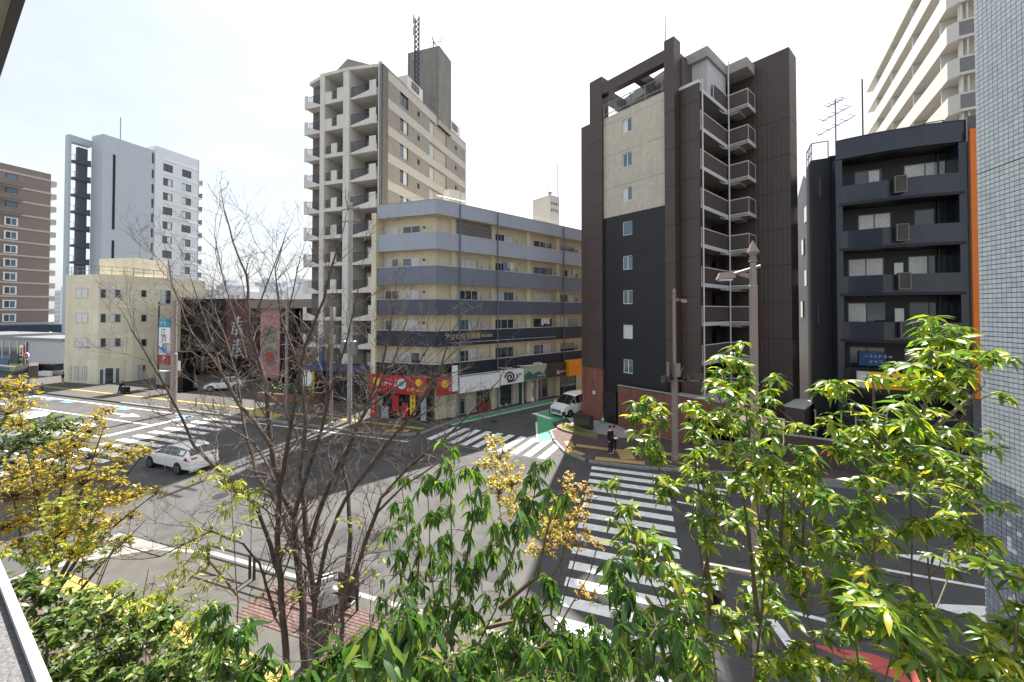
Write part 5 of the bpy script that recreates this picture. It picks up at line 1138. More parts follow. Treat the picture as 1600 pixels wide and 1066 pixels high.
# ------------------------------------------------------------------ small street things
bol = MB().lathe([(.05, 0), (.05, .82), (.035, .86), (.02, .88)], 8).mesh('post', black_metal)
def bollards(spots, group, labels, h=.13):
    for (px, py), lb in zip(spots, labels):
        g = G(px, py); o = thing('bollard', lb, 'bollard', T(g[0], g[1], h), group); put('post', bol, o); MB().lathe([(.056, .6), (.056, .72)], 8).build('reflector_band', mat('bollard band', (.5, .5, .5), .3, .5), o)
bollards([(881, 668)], None, ['single dark bollard at the edge of the small grass island'])
bollards([(306, 638), (333, 641), (66, 612), (44, 606)], 'slim black bollards on the far pavement edge', ['slim black bollard on the kerb nearest to the banner lamp post', 'slim black bollard on the kerb just before the far zebra crossing', 'slim black bollard at the far corner in front of the cream house', 'slim black bollard at the far corner by the parking sign'])
g = G(938, 655); cone_ = G(942, 664); o = thing('traffic_cone', 'green and white cone standing by the dark tower doorway', 'cone', T(cone_[0], cone_[1], .14))
MB().box(-.2, .2, -.2, .2, 0, .05).build('base', paint_green, o); MB().lathe([(.15, .05), (.11, .25)], 12).lathe([(.075, .42), (.04, .6), (.035, .7)], 12).build('cone_body', paint_green, o); MB().lathe([(.112, .25), (.076, .42)], 12).build('white_band', paint_white, o)
P, Q = G(896, 670), G(921, 679)
d = unit(Q - P); o = thing('name_stone', 'dark granite block on the grass island before the terracotta pillar', 'stone', FR((P[0], P[1], .13), d))
L = np.linalg.norm(Q - P); granite = mat('dark granite', (.04, .035, .035), .25, .5, var=.4, vs=40)
MB().box(0, L, 0, .45, .15, 1.15).build('block', granite, o); MB().box(-.05, L + .05, -.05, .5, 0, .15).build('plinth', concrete, o); glyphs('inscription', 4, .22, mat('engraved grey', (.12, .11, .11), .6, .3), o, T(.25, -.003, .6), 71, .3)
isl = [G(870, 672), G(880, 677), G(905, 684), G(933, 690), G(936, 683), G(897, 668), G(876, 664)]
o = thing('planting_island', 'small grass island edged in brown stone at the corner', 'planting bed')
MB().prism(isl, .12, .26).build('edging', mat('brown edging stone', (.22, .13, .10), .8, .3), o)
ci = sum(isl) / len(isl); inn = [ci + (p - ci) * .9 for p in isl]
flat('soil', [inn], .266, mat('dry grass soil', (.20, .19, .08), .9, .2, var=.3, vs=4), o)
rg = random.Random(8); f = MB()
for k in range(900):
    w_ = np.array([rg.random() for _ in inn]) ** 3; w_ /= w_.sum(); p = sum(wi * q for wi, q in zip(w_, inn)); h = rg.uniform(.06, .16); a = rg.random() * 6.28; dx, dy = math.cos(a) * .02, math.sin(a) * .02
    f.add([(p[0] - dx, p[1] - dy, .26), (p[0] + dx, p[1] + dy, .26), (p[0] + rg.gauss(0, .04), p[1] + rg.gauss(0, .04), .26 + h)], [(0, 1, 2)])
f.build('grass_blades', mat('island grass', (.16, .20, .05), .7, .3, var=.3, vs=6), o, kind='stuff')
P, Q = G(1215, 727), G(1315, 736); d = unit(Q - P)
for i in range(5):
    p = P + d * i * 1.05 + np.array([0, .25]); o = thing('guard_rail', ['black hoop guard rail nearest to the near lamp post on the red pavement', 'second black hoop rail along from the near lamp post', 'third black hoop rail along from the near lamp post', 'fourth black hoop rail along from the near lamp post', 'last black hoop rail before the tall right tree'][i], 'guard rail', FR((p[0], p[1], .13), d), 'black hoop rails on the red pavement')
    MB().tube([(0, 0, 0), (0, 0, .62), (.08, 0, .74), (.72, 0, .74), (.8, 0, .62), (.8, 0, 0)], .035, 7).build('hoop', black_metal, o); MB().bar((.02, 0, .38), (.78, 0, .38), .04).build('crossbar', black_metal, o)
# low railing along the near kerb
for i, (ua, lb) in enumerate(((-14.5, 'low black kerb railing panel at the rounded near corner'), (-12.3, 'middle low black railing panel along the near kerb'), (-10.1, 'low black kerb railing panel closest to the bare tree stems'))):
    p = U(ua, 9.6); o = thing('kerb_railing', lb, 'railing', FR((p[0], p[1], .13), E_), 'low black railings along the near kerb')
    for x in (0, 2.0): MB().bar((x, 0, 0), (x, 0, .8), .06).build('post', black_metal, o)
    for z in (.35, .75): MB().bar((0, 0, z), (2, 0, z), .045).build('rail', black_metal, o)
# parked scooter by the bare tree, next to a brown cabinet
g = G(508, 960); o = thing('motor_scooter', 'dark parked scooter with white front beside the bare tree stems', 'scooter', FR((g[0], g[1], .13), unit([.5, -.86])))
for x in (0, 1.2): 
    w_ = MB(); w_.M = T(x, 0, .22) @ Matrix.Rotation(R(90), 4, 'X'); w_.lathe([(.12, -.05), (.22, -.04), (.22, .04), (.12, .05)], 14); w_.build('wheel', rubber, o)
MB().add([(.15, -.15, .3), (1.35, -.12, .35), (1.45, -.1, .75), (.55, -.16, .78), (.15, .15, .3), (1.35, .12, .35), (1.45, .1, .75), (.55, .16, .78)], [(0, 1, 2, 3), (7, 6, 5, 4), (0, 4, 5, 1), (1, 5, 6, 2), (2, 6, 7, 3), (3, 7, 4, 0)]).build('body', mat('dark scooter paint', (.02, .022, .03), .2, .5, var=0, coat=.5), o)
MB().box(.6, 1.4, -.14, .14, .78, .88).build('seat', black_plastic, o); MB().bar((0, 0, .25), (-.0, 0, 1.0), .1).build('fork', grey_metal, o)
MB().box(-.12, .1, -.2, .2, .45, 1.0).build('front_shield', car_white, o); MB().bar((.0, -.32, 1.02), (.0, .32, 1.02), .04).build('handlebar', black_metal, o); MB().box(1.3, 1.65, -.2, .2, .9, 1.2).build('luggage_box', black_plastic, o)
g = G(528, 948); o = thing('utility_cabinet', 'plain brown roadside cabinet behind the bare tree stems', 'cabinet', FR((g[0], g[1], .13), E_)); MB().box(0, .5, 0, .35, .1, .95).build('body', mat('brown cabinet', (.06, .04, .035), .6, .4), o); MB().box(-.04, .54, -.04, .39, 0, .1).build('plinth', concrete, o); MB().box(.03, .47, -.012, -.003, .18, .9).build('door', mat('brown cabinet door', (.07, .05, .04), .6, .4), o)

# ------------------------------------------------------------------ vehicles
def car(name, label, P, d, secs, L, wheels, wb_idx, glass_rows, hw, van=False, front_vis=True):
    # secs: (x, z bottom, z belt, z top, half width belt, half width top) from nose to tail; local x backward from nose, z up
    o = thing(name, label, 'car' if not van else 'van', FR((P[0], P[1], .0), d))
    vs = []; n = 10; fs = []
    for x, zb, zl, zt, wl, wt in secs:
        half = [(wl * .80, zb), (wl * .99, zb + .12), (wl * 1.0, (zb + zl) / 2 + .05), (wl * .965, zl), (wt, zt - .03 if zt > zl + .1 else zl + .008)]
        top = (0, zt + .02 if zt > zl + .1 else zl + .03)
        pts = [(y, z) for y, z in half] + [top] + [(-y, z) for y, z in half[::-1]]
        vs += [(x, y, z) for y, z in pts]
    m = 11
    for i in range(len(secs) - 1):
        for k in range(m): a, b = i * m + k, i * m + (k + 1) % m; fs.append((a, b, b + m, a + m))
    fs.append(tuple(range(m - 1, -1, -1))); fs.append(tuple((len(secs) - 1) * m + k for k in range(m)))
    body = MB().add(vs, fs).build('body', car_white, o, smooth=True)
    V = lambda i, k: Vector(vs[i * m + k])
    def pane(name_, ps, off, m_=car_glass, sh=.08):
        c = sum(ps, Vector()) / len(ps); nn = (ps[1] - ps[0]).cross(ps[2] - ps[0]).normalized(); out = c - Vector((L * .5, 0, .8)); out.x *= .3
        if nn.dot(out) < 0: nn = -nn
        q = [p + (c - p) * sh + nn * off for p in ps]; q2 = [p - nn * .02 for p in q]; k = len(q)
        MB().add(q + q2, [tuple(range(k)), tuple(range(2 * k - 1, k - 1, -1))] + [(i, k + i, k + (i + 1) % k, (i + 1) % k) for i in range(k)]).build(name_, m_, o)
    for kind, i, j in glass_rows:
        if kind == 'side':
            pane('side_window', [V(i, 3), V(j, 3), V(j, 4), V(i, 4)], .012); pane('side_window', [V(i, 7), V(j, 7), V(j, 6), V(i, 6)], .012)
        elif kind == 'front': pane('windscreen', [V(i, 4), V(i, 5), V(j, 5), V(j, 4)], .014, car_glass, .03); pane('windscreen', [V(i, 5), V(i, 6), V(j, 6), V(j, 5)], .014, car_glass, .03)
        elif kind == 'rear': dn = .9 if not van else .5; pane('rear_window', [V(i, 4), V(i, 5), V(i, 5).lerp(V(j, 5), dn), V(i, 4).lerp(V(j, 4), dn)], .014, car_glass, .07); pane('rear_window', [V(i, 5), V(i, 6), V(i, 6).lerp(V(j, 6), dn), V(i, 5).lerp(V(j, 5), dn)], .014, car_glass, .07)
    tire = MB(); tire.M = Matrix.Rotation(R(90), 4, 'X'); tire.lathe([(.20, -.1), (.30, -.095), (.315, -.06), (.315, .06), (.30, .095), (.20, .1)], 20); tm = tire.mesh('wheel', rubber)
    rim = MB(); rim.M = Matrix.Rotation(R(90), 4, 'X'); rim.lathe([(.01, -.098), (.05, -.104), (.205, -.102), (.205, .102), (.05, .104), (.01, .098)], 20); rm = rim.mesh('rim', rim_mat)
    sp = MB()
    for a in range(5):
        for sgn in (-1, 1): sp.bar((.05 * math.cos(a * 1.257), sgn * .106, .05 * math.sin(a * 1.257)), (.19 * math.cos(a * 1.257 + .3), sgn * .106, .19 * math.sin(a * 1.257 + .3)), .02, .06)
    sm = sp.mesh('spokes', black_plastic)
    for x in wheels:
        for sg in (-1, 1):
            w_ = put('wheel', tm, o, T(x, sg * (hw - .065), .315)); put('rim', rm, w_); put('spokes', sm, w_)
            ar = MB(); ar.M = T(x, 0, .315); disc(ar, (0, .02), .36, sg * (hw - .03), sg * (hw + .004), 20); ar.build('wheel_arch', black_plastic, o)
    return o, V
wag = [(0, .30, .62, .62, .58, .40), (.18, .24, .74, .74, .76, .6), (.85, .24, .92, .92, .84, .72), (1.3, .24, .98, .98, .85, .74), (2.05, .24, .99, 1.40, .85, .60), (2.7, .24, .99, 1.48, .85, .62), (3.3, .24, 1.0, 1.47, .85, .61), (3.95, .24, 1.02, 1.40, .84, .58), (4.28, .26, 1.0, 1.02, .81, .66), (4.42, .3, .78, .78, .72, .6)]
rr = G(283, 742.5, .0); fr_w = G(236, 730.5, .0); dd = unit(rr - fr_w)                       # near side wheels: tail to nose
nose = fr_w - dd * .82 + np.array([-dd[1], dd[0]]) * .78
car1, V = car('station_wagon', 'white station wagon turning into the left road seen from its rear corner', nose, dd, wag, 4.42, (.82, 3.45), 0, [('side', 3, 4), ('side', 4, 5), ('side', 5, 6), ('side', 6, 7), ('front', 3, 4), ('rear', 7, 8)], .85)
for sg in (-1, 1):
    MB().add([(4.0, sg * .855, .86), (4.33, sg * .79, .80), (4.36, sg * .62, .80), (4.32, sg * .62, .98), (4.1, sg * .83, 1.02), (3.95, sg * .80, .86), (4.2, sg * .7, .80), (4.2, sg * .6, .80), (4.2, sg * .6, .98), (4.0, sg * .75, 1.02)], [(0, 1, 2, 3, 4), (5, 9, 8, 7, 6), (0, 5, 6, 1), (1, 6, 7, 2), (2, 7, 8, 3), (3, 8, 9, 4), (4, 9, 5, 0)]).build('tail_light', tail_red, car1)
    MB().box(1.25, 1.45, sg * .86, sg * 1.0, .98, 1.1).build('wing_mirror', car_white, car1)
    for x in (2.3, 3.1): MB().box(x, x + .16, sg * .852, sg * .872, .84, .87).build('door_handle', alu, car1)
MB().box(4.33, 4.37, -.64, -.36, .84, .95).box(4.33, 4.37, .36, .64, .84, .95).build('tail_light_inner', tail_red, car1); MB().box(4.40, 4.435, -.2, .2, .55, .68).build('number_plate', sign_white, car1); MB().box(4.3, 4.46, -.74, .74, .30, .5).build('rear_bumper', car_white, car1); MB().box(4.2, 4.3, -.3, .3, .7, .74).build('tailgate_handle', alu, car1)
vanp = [(0, .28, .62, .62, .66, .5), (.12, .22, .86, .86, .80, .66), (.55, .22, 1.0, 1.0, .84, .74), (.85, .22, 1.06, 1.06, .86, .76), (1.65, .22, 1.08, 1.72, .865, .70), (2.3, .22, 1.08, 1.83, .865, .72), (3.2, .22, 1.08, 1.84, .865, .72), (4.2, .22, 1.08, 1.80, .86, .71), (4.6, .24, 1.05, 1.70, .84, .68), (4.7, .3, .9, .9, .8, .7)]
nv = G(864, 651, 0) + .55 * B_ * 0; nose2 = nv - B_ * .35
car2, V = car('minivan', 'white minivan waiting in the side street half hidden by the terracotta pillar', nose2, A_, vanp, 4.7, (.9, 3.75), 0, [('side', 3, 4), ('side', 4, 5), ('side', 5, 6), ('side', 6, 7), ('front', 3, 4), ('rear', 8, 9)], .865, True)
for sg in (-1, 1):
    MB().add([(.05, sg * .62, .72), (.35, sg * .83, .78), (.5, sg * .845, .92), (.14, sg * .66, .82), (.2, sg * .55, .70), (.4, sg * .7, .78), (.5, sg * .7, .9), (.25, sg * .55, .8)], [(0, 1, 2, 3), (7, 6, 5, 4), (0, 4, 5, 1), (1, 5, 6, 2), (2, 6, 7, 3), (3, 7, 4, 0)]).build('headlight', mat('headlight lens', (.5, .52, .54), .1, .7, var=0), car2)
    MB().box(.95, 1.12, sg * .87, sg * 1.06, 1.05, 1.22).build('wing_mirror', car_white, car2); MB().box(.02, .3, sg * .66, sg * .82, .3, .6).build('fog_lamp_trim', black_plastic, car2)
MB().box(-.015, .06, -.55, .55, .42, .68).build('grille', black_plastic, car2); MB().box(-.04, -.016, -.17, .17, .36, .47).build('number_plate', sign_white, car2)
for k in range(3): MB().box(-.03, -.012, -.5, .5, .5 + k * .06, .525 + k * .06).build('grille_bar', alu, car2)
hat = [(0, .28, .58, .58, .55, .4), (.15, .22, .72, .72, .74, .6), (.7, .22, .9, .9, .82, .7), (1.0, .22, .95, .95, .83, .72), (1.75, .22, .96, 1.42, .84, .60), (2.4, .22, .97, 1.5, .84, .62), (3.1, .22, .99, 1.46, .83, .6), (3.6, .24, 1.0, 1.1, .8, .62), (3.85, .28, .8, .8, .74, .6)]
g = G(320, 611, .14); car3, V = car('parked_car', 'small white hatchback parked under the black restaurant', g, unit(E_ * .75 + N_ * .66), hat, 3.85, (.72, 3.15), 0, [('side', 3, 4), ('side', 4, 5), ('side', 5, 6), ('front', 3, 4), ('rear', 6, 7)], .84)
car3.matrix_basis = T(0, 0, .13) @ car3.matrix_basis
MB().box(-.02, .05, -.45, .45, .35, .5).build('grille', black_plastic, car3)
for sg in (-1, 1): MB().box(.1, .3, sg * .5, sg * .74, .62, .74).build('headlight', MATS['headlight lens'], car3)
pv = U(-38.6, 15.3); car4, V = car('delivery_van', 'white van waiting behind the stop line, mostly hidden by green foliage', pv, -E_, vanp, 4.7, (.9, 3.75), 0, [('side', 3, 4), ('side', 4, 5), ('side', 5, 6), ('side', 6, 7), ('front', 3, 4), ('rear', 8, 9)], .865, True)

# ------------------------------------------------------------------ people
skin_m = mat('skin', (.50, .32, .24), .6, .3, var=0); hair_m = mat('black hair', (.012, .01, .01), .5, .4, var=0); suit = mat('black suit cloth', (.018, .019, .023), .8, .3, var=0); white_c = mat('white cloth', (.75, .75, .74), .8, .3, var=0)
navy_c = mat('navy cloth', (.03, .05, .12), .8, .3, var=0); beige_c = mat('beige cloth', (.42, .33, .24), .8, .3, var=0)
def person(label, P, face, h, joints, tops, z0=.14):
    """joints: name -> (x,y,z,r) facing -y, metres for 1.7 m; tops: list of (zmax, material)"""
    o = thing('person', label, 'person', FR((P[0], P[1], z0), face))
    names = list(joints); E = [('pel', 'sp'), ('sp', 'ch'), ('ch', 'nk'), ('nk', 'hd0'), ('hd0', 'hd1'), ('ch', 'shL'), ('shL', 'elL'), ('elL', 'haL'), ('haL', 'fiL'), ('ch', 'shR'), ('shR', 'elR'), ('elR', 'haR'), ('haR', 'fiR'), ('pel', 'hiL'), ('hiL', 'knL'), ('knL', 'anL'), ('anL', 'toL'), ('pel', 'hiR'), ('hiR', 'knR'), ('knR', 'anR'), ('anR', 'toR')]
    me = bpy.data.meshes.new('body'); k = h / 1.7
    me.from_pydata([tuple(c * k for c in joints[n][:3]) for n in names], [(names.index(a), names.index(b)) for a, b in E], [])
    t = bpy.data.objects.new('body', me); COL.objects.link(t); sk = t.modifiers.new('s', 'SKIN'); sk.use_smooth_shade = True
    for i, n in enumerate(names): r = joints[n][3] * k; me.skin_vertices[0].data[i].radius = (r, r * (.72 if n in ('ch', 'sp', 'pel') else 1)); me.skin_vertices[0].data[i].use_root = n == 'pel'
    s2 = t.modifiers.new('u', 'SUBSURF'); s2.levels = 2
    bpy.context.view_layer.update(); nm = bpy.data.meshes.new_from_object(t.evaluated_get(bpy.context.evaluated_depsgraph_get())); bpy.data.objects.remove(t); nm.name = 'body'
    nm.materials.clear(); ms = []
    for _, m_ in tops:
        if m_ not in ms: ms.append(m_); nm.materials.append(m_)
    if skin_m not in ms: ms.append(skin_m); nm.materials.append(skin_m)
    hz_ = [Vector(joints[n][:3]) * k for n in ('fiL', 'fiR')]
    for p in nm.polygons:
        c = p.center; 
        if any((c - q).length < .085 * k for q in hz_): p.material_index = ms.index(skin_m); continue
        for zmax, m_ in tops:
            if c.z < zmax * k: p.material_index = ms.index(m_); break
    put('body', nm, o)
    hd = Vector(joints['hd1'][:3]) * k; b = MB(); b.M = Matrix.Translation(hd + Vector((0, .02, .0)) * k) @ Matrix.Diagonal((.098 * k, .112 * k, .115 * k, 1))
    b.lathe([(.2, -1.0), (.85, -.7), (1.0, -.1), (.9, .5), (.55, .88), (.05, 1.0)], 12); hobj = b.build('hair', hair_m, o, smooth=True)
    # keep the face clear: pull hair back
    for v in hobj.data.vertices:
        if v.co.y < hd.y - .02 * k and v.co.z < hd.z + .03 * k: v.co.y = hd.y + .0; v.co.z = max(v.co.z, hd.z)
    return o
J = dict(pel=(0, 0, .92, .155), sp=(0, 0, 1.1, .14), ch=(0, .0, 1.33, .165), nk=(0, 0, 1.46, .055), hd0=(0, -.01, 1.55, .085), hd1=(0, -.015, 1.64, .085),
    shL=(.18, 0, 1.39, .075), elL=(.24, .0, 1.12, .05), haL=(.2, -.16, .98, .038), fiL=(.17, -.26, .98, .03), shR=(-.18, 0, 1.39, .075), elR=(-.24, .02, 1.12, .05), haR=(-.24, -.04, .87, .038), fiR=(-.235, -.06, .77, .03),
    hiL=(.09, 0, .86, .105), knL=(.1, -.01, .48, .075), anL=(.1, .02, .1, .05), toL=(.11, -.13, .045, .045), hiR=(-.09, 0, .86, .105), knR=(-.1, 0, .48, .075), anR=(-.1, .03, .1, .05), toR=(-.11, -.12, .045, .045))
pm = G(954, 709, .14); face_l = unit([.55, -.83])
man = person('person in a black suit and white shoes standing on the tan paving holding papers', pm, unit([.80, .6]), 1.72, J, [(.085, white_c), (1.45, suit), (1.49, white_c), (9, skin_m)])
J2 = dict(J); J2.update(haL=(.05, -.22, 1.08, .036), fiL=(.0, -.27, 1.1, .03))
wmn = person('person in pale top and dark trousers standing close behind the black suited one', pm + np.array([.34, .42]), unit([.95, .3]), 1.60, J2, [(.085, white_c), (.95, suit), (1.42, beige_c), (9, skin_m)])
o = thing('paper_sheet', 'white papers held by the person in the black suit', 'paper', FR((pm[0], pm[1], .14), unit([.80, .6]))); MB().add([(-.05, -.42, 1.02), (.26, -.40, 1.0), (.26, -.22, 1.06), (-.05, -.24, 1.08), (-.05, -.42, 1.03), (.26, -.40, 1.01), (.26, -.22, 1.07), (-.05, -.24, 1.09)], [(3, 2, 1, 0), (4, 5, 6, 7), (0, 1, 5, 4), (1, 2, 6, 5), (2, 3, 7, 6), (3, 0, 4, 7)]).build('sheet', sign_white, o)
JB = dict(J); JB.update(ch=(0, -.16, 1.28, .165), sp=(0, -.05, 1.08, .14), nk=(0, -.26, 1.38, .055), hd0=(0, -.33, 1.45, .085), hd1=(0, -.37, 1.53, .085), shL=(.18, -.18, 1.33, .075), shR=(-.18, -.18, 1.33, .075), elL=(.23, -.2, 1.05, .05), elR=(-.23, -.25, 1.05, .05), haL=(.2, -.4, .95, .04), fiL=(.19, -.48, .94, .03), haR=(-.2, -.42, .95, .04), fiR=(-.19, -.5, .94, .03), knL=(.1, -.2, .5, .075), anL=(.1, -.2, .1, .05), toL=(.1, -.34, .045, .045), anR=(-.1, .25, .12, .05), knR=(-.1, .05, .5, .075), toR=(-.1, .13, .045, .045))
pw_ = G(188, 617); cyc = person('person in navy clothes leaning forward over a dark pushcart on the far road', pw_, unit([.2, .98]), 1.6, JB, [(.085, white_c), (1.36, navy_c), (9, skin_m)], .01)
o = thing('pushcart', 'dark wheeled pushcart in front of the leaning person in navy', 'cart', FR((*(pw_ + np.array([.62, -.1])), .01), unit([.2, .98])))
MB().box(-.25, .25, -.35, .35, .3, .85).build('bag', mat('dark bag', (.02, .02, .03), .7, .3), o)
for x, y in ((-.25, -.3), (.25, -.3), (-.25, .3), (.25, .3)):
    w_ = MB(); w_.M = T(x, y, .12) @ Matrix.Rotation(R(90), 4, 'Y'); w_.lathe([(.05, -.02), (.12, -.02), (.12, .02), (.05, .02)], 10); w_.build('wheel', rubber, o)
MB().bar((-.2, .35, .8), (-.2, .6, 1.0), .03).bar((.2, .35, .8), (.2, .6, 1.0), .03).bar((-.2, .6, 1.0), (.2, .6, 1.0), .03).build('handle', grey_metal, o)
pq_ = G(98, 603.5); person('person in dark jacket and beige skirt walking by the gate of the cream house', pq_, unit([.9, -.3]), 1.6, J, [(.085, suit), (.48, skin_m), (.98, beige_c), (1.45, suit), (9, skin_m)])
# ------------------------------------------------------------------ planting in front of the camera's building
def leaf_mat(name, ramp, trans, rough=.32, tmix=.38):
    m = bpy.data.materials.new(name); m.use_nodes = True; t = m.node_tree; N = t.nodes; L = t.links; p = N['Principled BSDF']
    oi = N.new('ShaderNodeObjectInfo'); at_ = N.new('ShaderNodeAttribute'); at_.attribute_name = 'rnd'
    ad = N.new('ShaderNodeMath'); ad.operation = 'ADD'; L.new(oi.outputs['Random'], ad.inputs[0]); L.new(at_.outputs['Fac'], ad.inputs[1])
    fr = N.new('ShaderNodeMath'); fr.operation = 'FRACT'; L.new(ad.outputs[0], fr.inputs[0])
    cr = N.new('ShaderNodeValToRGB'); e = cr.color_ramp.elements
    for i, (pos, c) in enumerate(ramp):
        if i < 2: e[i].position = pos; e[i].color = (*c, 1)
        else: x = e.new(pos); x.color = (*c, 1)
    L.new(fr.outputs[0], cr.inputs[0]); L.new(cr.outputs[0], p.inputs['Base Color'])
    p.inputs['Roughness'].default_value = rough; p.inputs['Specular IOR Level'].default_value = .45
    tr = N.new('ShaderNodeBsdfTranslucent'); mx = N.new('ShaderNodeMix'); mx.data_type = 'RGBA'; mx.blend_type = 'MULTIPLY'; mx.inputs[0].default_value = 1
    L.new(cr.outputs[0], mx.inputs[6]); mx.inputs[7].default_value = (*trans, 1); L.new(mx.outputs[2], tr.inputs['Color'])
    ms = N.new('ShaderNodeMixShader'); ms.inputs[0].default_value = tmix; L.new(p.outputs[0], ms.inputs[1]); L.new(tr.outputs[0], ms.inputs[2])
    L.new(ms.outputs[0], N['Material Output'].inputs['Surface']); return m
def leaf_shape(wd, droop, fold=.18, tip=1.0):
    xs = (.0, .28, .62, 1.0); z = lambda x: -droop * x * x
    v = [(0, 0, 0), (xs[1], wd * .92, z(xs[1]) + fold * wd), (xs[1], 0, z(xs[1])), (xs[1], -wd * .92, z(xs[1]) + fold * wd), (xs[2], wd * .8, z(xs[2]) + fold * wd), (xs[2], 0, z(xs[2])), (xs[2], -wd * .8, z(xs[2]) + fold * wd), (1, 0, z(1) * 1.05)]
    f = [(0, 2, 1), (0, 3, 2), (1, 2, 5, 4), (2, 3, 6, 5), (4, 5, 7), (5, 6, 7)]
    return np.array(v), f
bark = mat('grey brown bark', (.085, .068, .058), .85, .25, var=.35, vs=14, bump=.4, bs=60)
bark_green = mat('green brown bark', (.12, .10, .06), .8, .25, var=.3, vs=14)
twig_m = mat('pale twig bark', (.135, .108, .094), .85, .25, var=.3, vs=10)
def frame_of(d, roll, rg):
    d = d.normalized(); up = Vector((0, 0, 1)) if abs(d.z) < .97 else Vector((1, 0, 0))
    y = up.cross(d).normalized(); z = d.cross(y); c, s = math.cos(roll), math.sin(roll); y2 = y * c + z * s; z2 = z * c - y * s
    return d, y2, z2
class Plant:
    def __init__(s, name, label, cat, base, seed, group=None):
        s.o = thing(name, label, cat, T(*base), group); s.b = Vector(base); s.rg = random.Random(seed); s.leaves = []; s.tr = MB(); s.br = MB(); s.nodes = []
    def stem(s, pts, r0, r1, n=7, trunk=True):
        P = [Vector(p) for p in pts]; Q = [P[0]]
        for i in range(len(P) - 1):
            k = max(1, int((P[i + 1] - P[i]).length / .25))
            for j in range(1, k + 1): Q.append(P[i].lerp(P[i + 1], j / k) + Vector((s.rg.gauss(0, .006), s.rg.gauss(0, .006), 0)) * (j < k))
        rr = [r0 + (r1 - r0) * i / (len(Q) - 1) for i in range(len(Q))]
        (s.tr if trunk else s.br).tube([q - s.b for q in Q], rr, n)
        s.nodes += [(q, r) for q, r in zip(Q, rr)]; return Q
    def branch_to(s, C, r=.008):
        best = None
        for q, rr in s.nodes:
            dz = C.z - q.z; d = (C - q).length
            c = d + (0 if dz > .05 else .6) + max(0, .12 - dz) * .5
            if best is None or c < best[0]: best = (c, q, rr)
        q, rr = best[1], best[2]; r = min(r, rr * .8); mid = q.lerp(C, .5) + Vector((s.rg.gauss(0, .03), s.rg.gauss(0, .03), -.06 * (C - q).length))
        s.br.tube([q - s.b, q.lerp(mid, .6) - s.b, mid - s.b, mid.lerp(C, .6) + Vector((0, 0, .01)) - s.b, C - s.b], [r, r * .9, r * .75, r * .6, r * .45], 5)
        s.nodes += [(mid, r * .7), (C, r * .5)]
    def leaf(s, p, d, L, roll): s.leaves.append((p, d, L, roll))
    def whorl(s, p, L, n, e0, e1, ax=None):
        a0 = s.rg.random() * 6.28
        for k in range(n):
            a = a0 + 6.28 * k / n + s.rg.gauss(0, .25); el = s.rg.uniform(e0, e1); d = Vector((math.cos(a) * math.cos(el), math.sin(a) * math.cos(el), math.sin(el)))
            s.leaf(p + Vector((s.rg.gauss(0, .006), s.rg.gauss(0, .006), -s.rg.random() * .03)), d, L * s.rg.uniform(.5, 1.25), s.rg.gauss(0, .4))
    def blob(s, C, r, L, n, e0, e1, per=8, flat_=.8):
        s.branch_to(C, .004 + r * .02)
        for k in range(n):
            v = Vector((s.rg.gauss(0, .5), s.rg.gauss(0, .5), s.rg.gauss(0, .5) * flat_)) * r; v = v if v.length < r else v.normalized() * r
            q = C + v; s.br.tube([C - s.b - Vector((0, 0, r * .3)), C.lerp(q, .6) - s.b + Vector((0, 0, -.01)), q - s.b], [.004, .003, .002], 4)
            s.whorl(q, L, per + s.rg.randint(-2, 2), e0, e1)
    def finish(s, lm, shape, parts=300, bm=None, tm=None, sm=True):
        if s.tr.v: s.tr.build('trunk', tm or bark_green, s.o, smooth=True)
        if s.br.v: s.br.build('branches', bm or tm or bark_green, s.o, smooth=True)['kind'] = 'stuff'
        n = len(s.leaves); SV = [q[0] for q in shape]; sf = shape[0][1]
        if not n: return
        vis = []
        for i, (p, d, L, roll) in enumerate(s.leaves):
            x, z = p.x / max(p.y, .1), (p.z - HEYE) / max(p.y, .1)
            if abs(x) < 1.33 and -.95 < z < .8: vis.append((L / p.y, i))
        pick = set(i for _, i in sorted(vis, reverse=True)[:parts]); ME = []
        for sv in SV: me = bpy.data.meshes.new('leaf'); me.from_pydata([tuple(v) for v in sv], [], sf); me.materials.append(lm); me.polygons.foreach_set('use_smooth', [True] * len(sf)); ME.append(me)
        V = []; Fs = []; A = []; nv = len(SV[0])
        for i, (p, d, L, roll) in enumerate(s.leaves):
            x, y, z = frame_of(d, roll, s.rg); q = p - s.b; vi = s.rg.randrange(len(SV)); sv = SV[vi]
            if i in pick:
                put('leaf', ME[vi], s.o, Matrix(((x.x * L, y.x * L, z.x * L, q.x), (x.y * L, y.y * L, z.y * L, q.y), (x.z * L, y.z * L, z.z * L, q.z), (0, 0, 0, 1)))); continue
            k = len(V) * nv; V.append(np.array(q) + L * (sv @ np.array([x, y, z]))); A.append(s.rg.random()); Fs += [tuple(a + k for a in f) for f in sf]
        if V:
            m2 = bpy.data.meshes.new('foliage'); m2.from_pydata(np.concatenate(V).tolist(), [], Fs); m2.materials.append(lm)
            a = m2.attributes.new('rnd', 'FLOAT', 'POINT'); a.data.foreach_set('value', np.repeat(A, nv).astype(np.float32)); m2.polygons.foreach_set('use_smooth', [True] * len(m2.polygons))
            put('foliage', m2, s.o, kind='stuff')
def PX(px, py, Y): return at(px, py, Y)
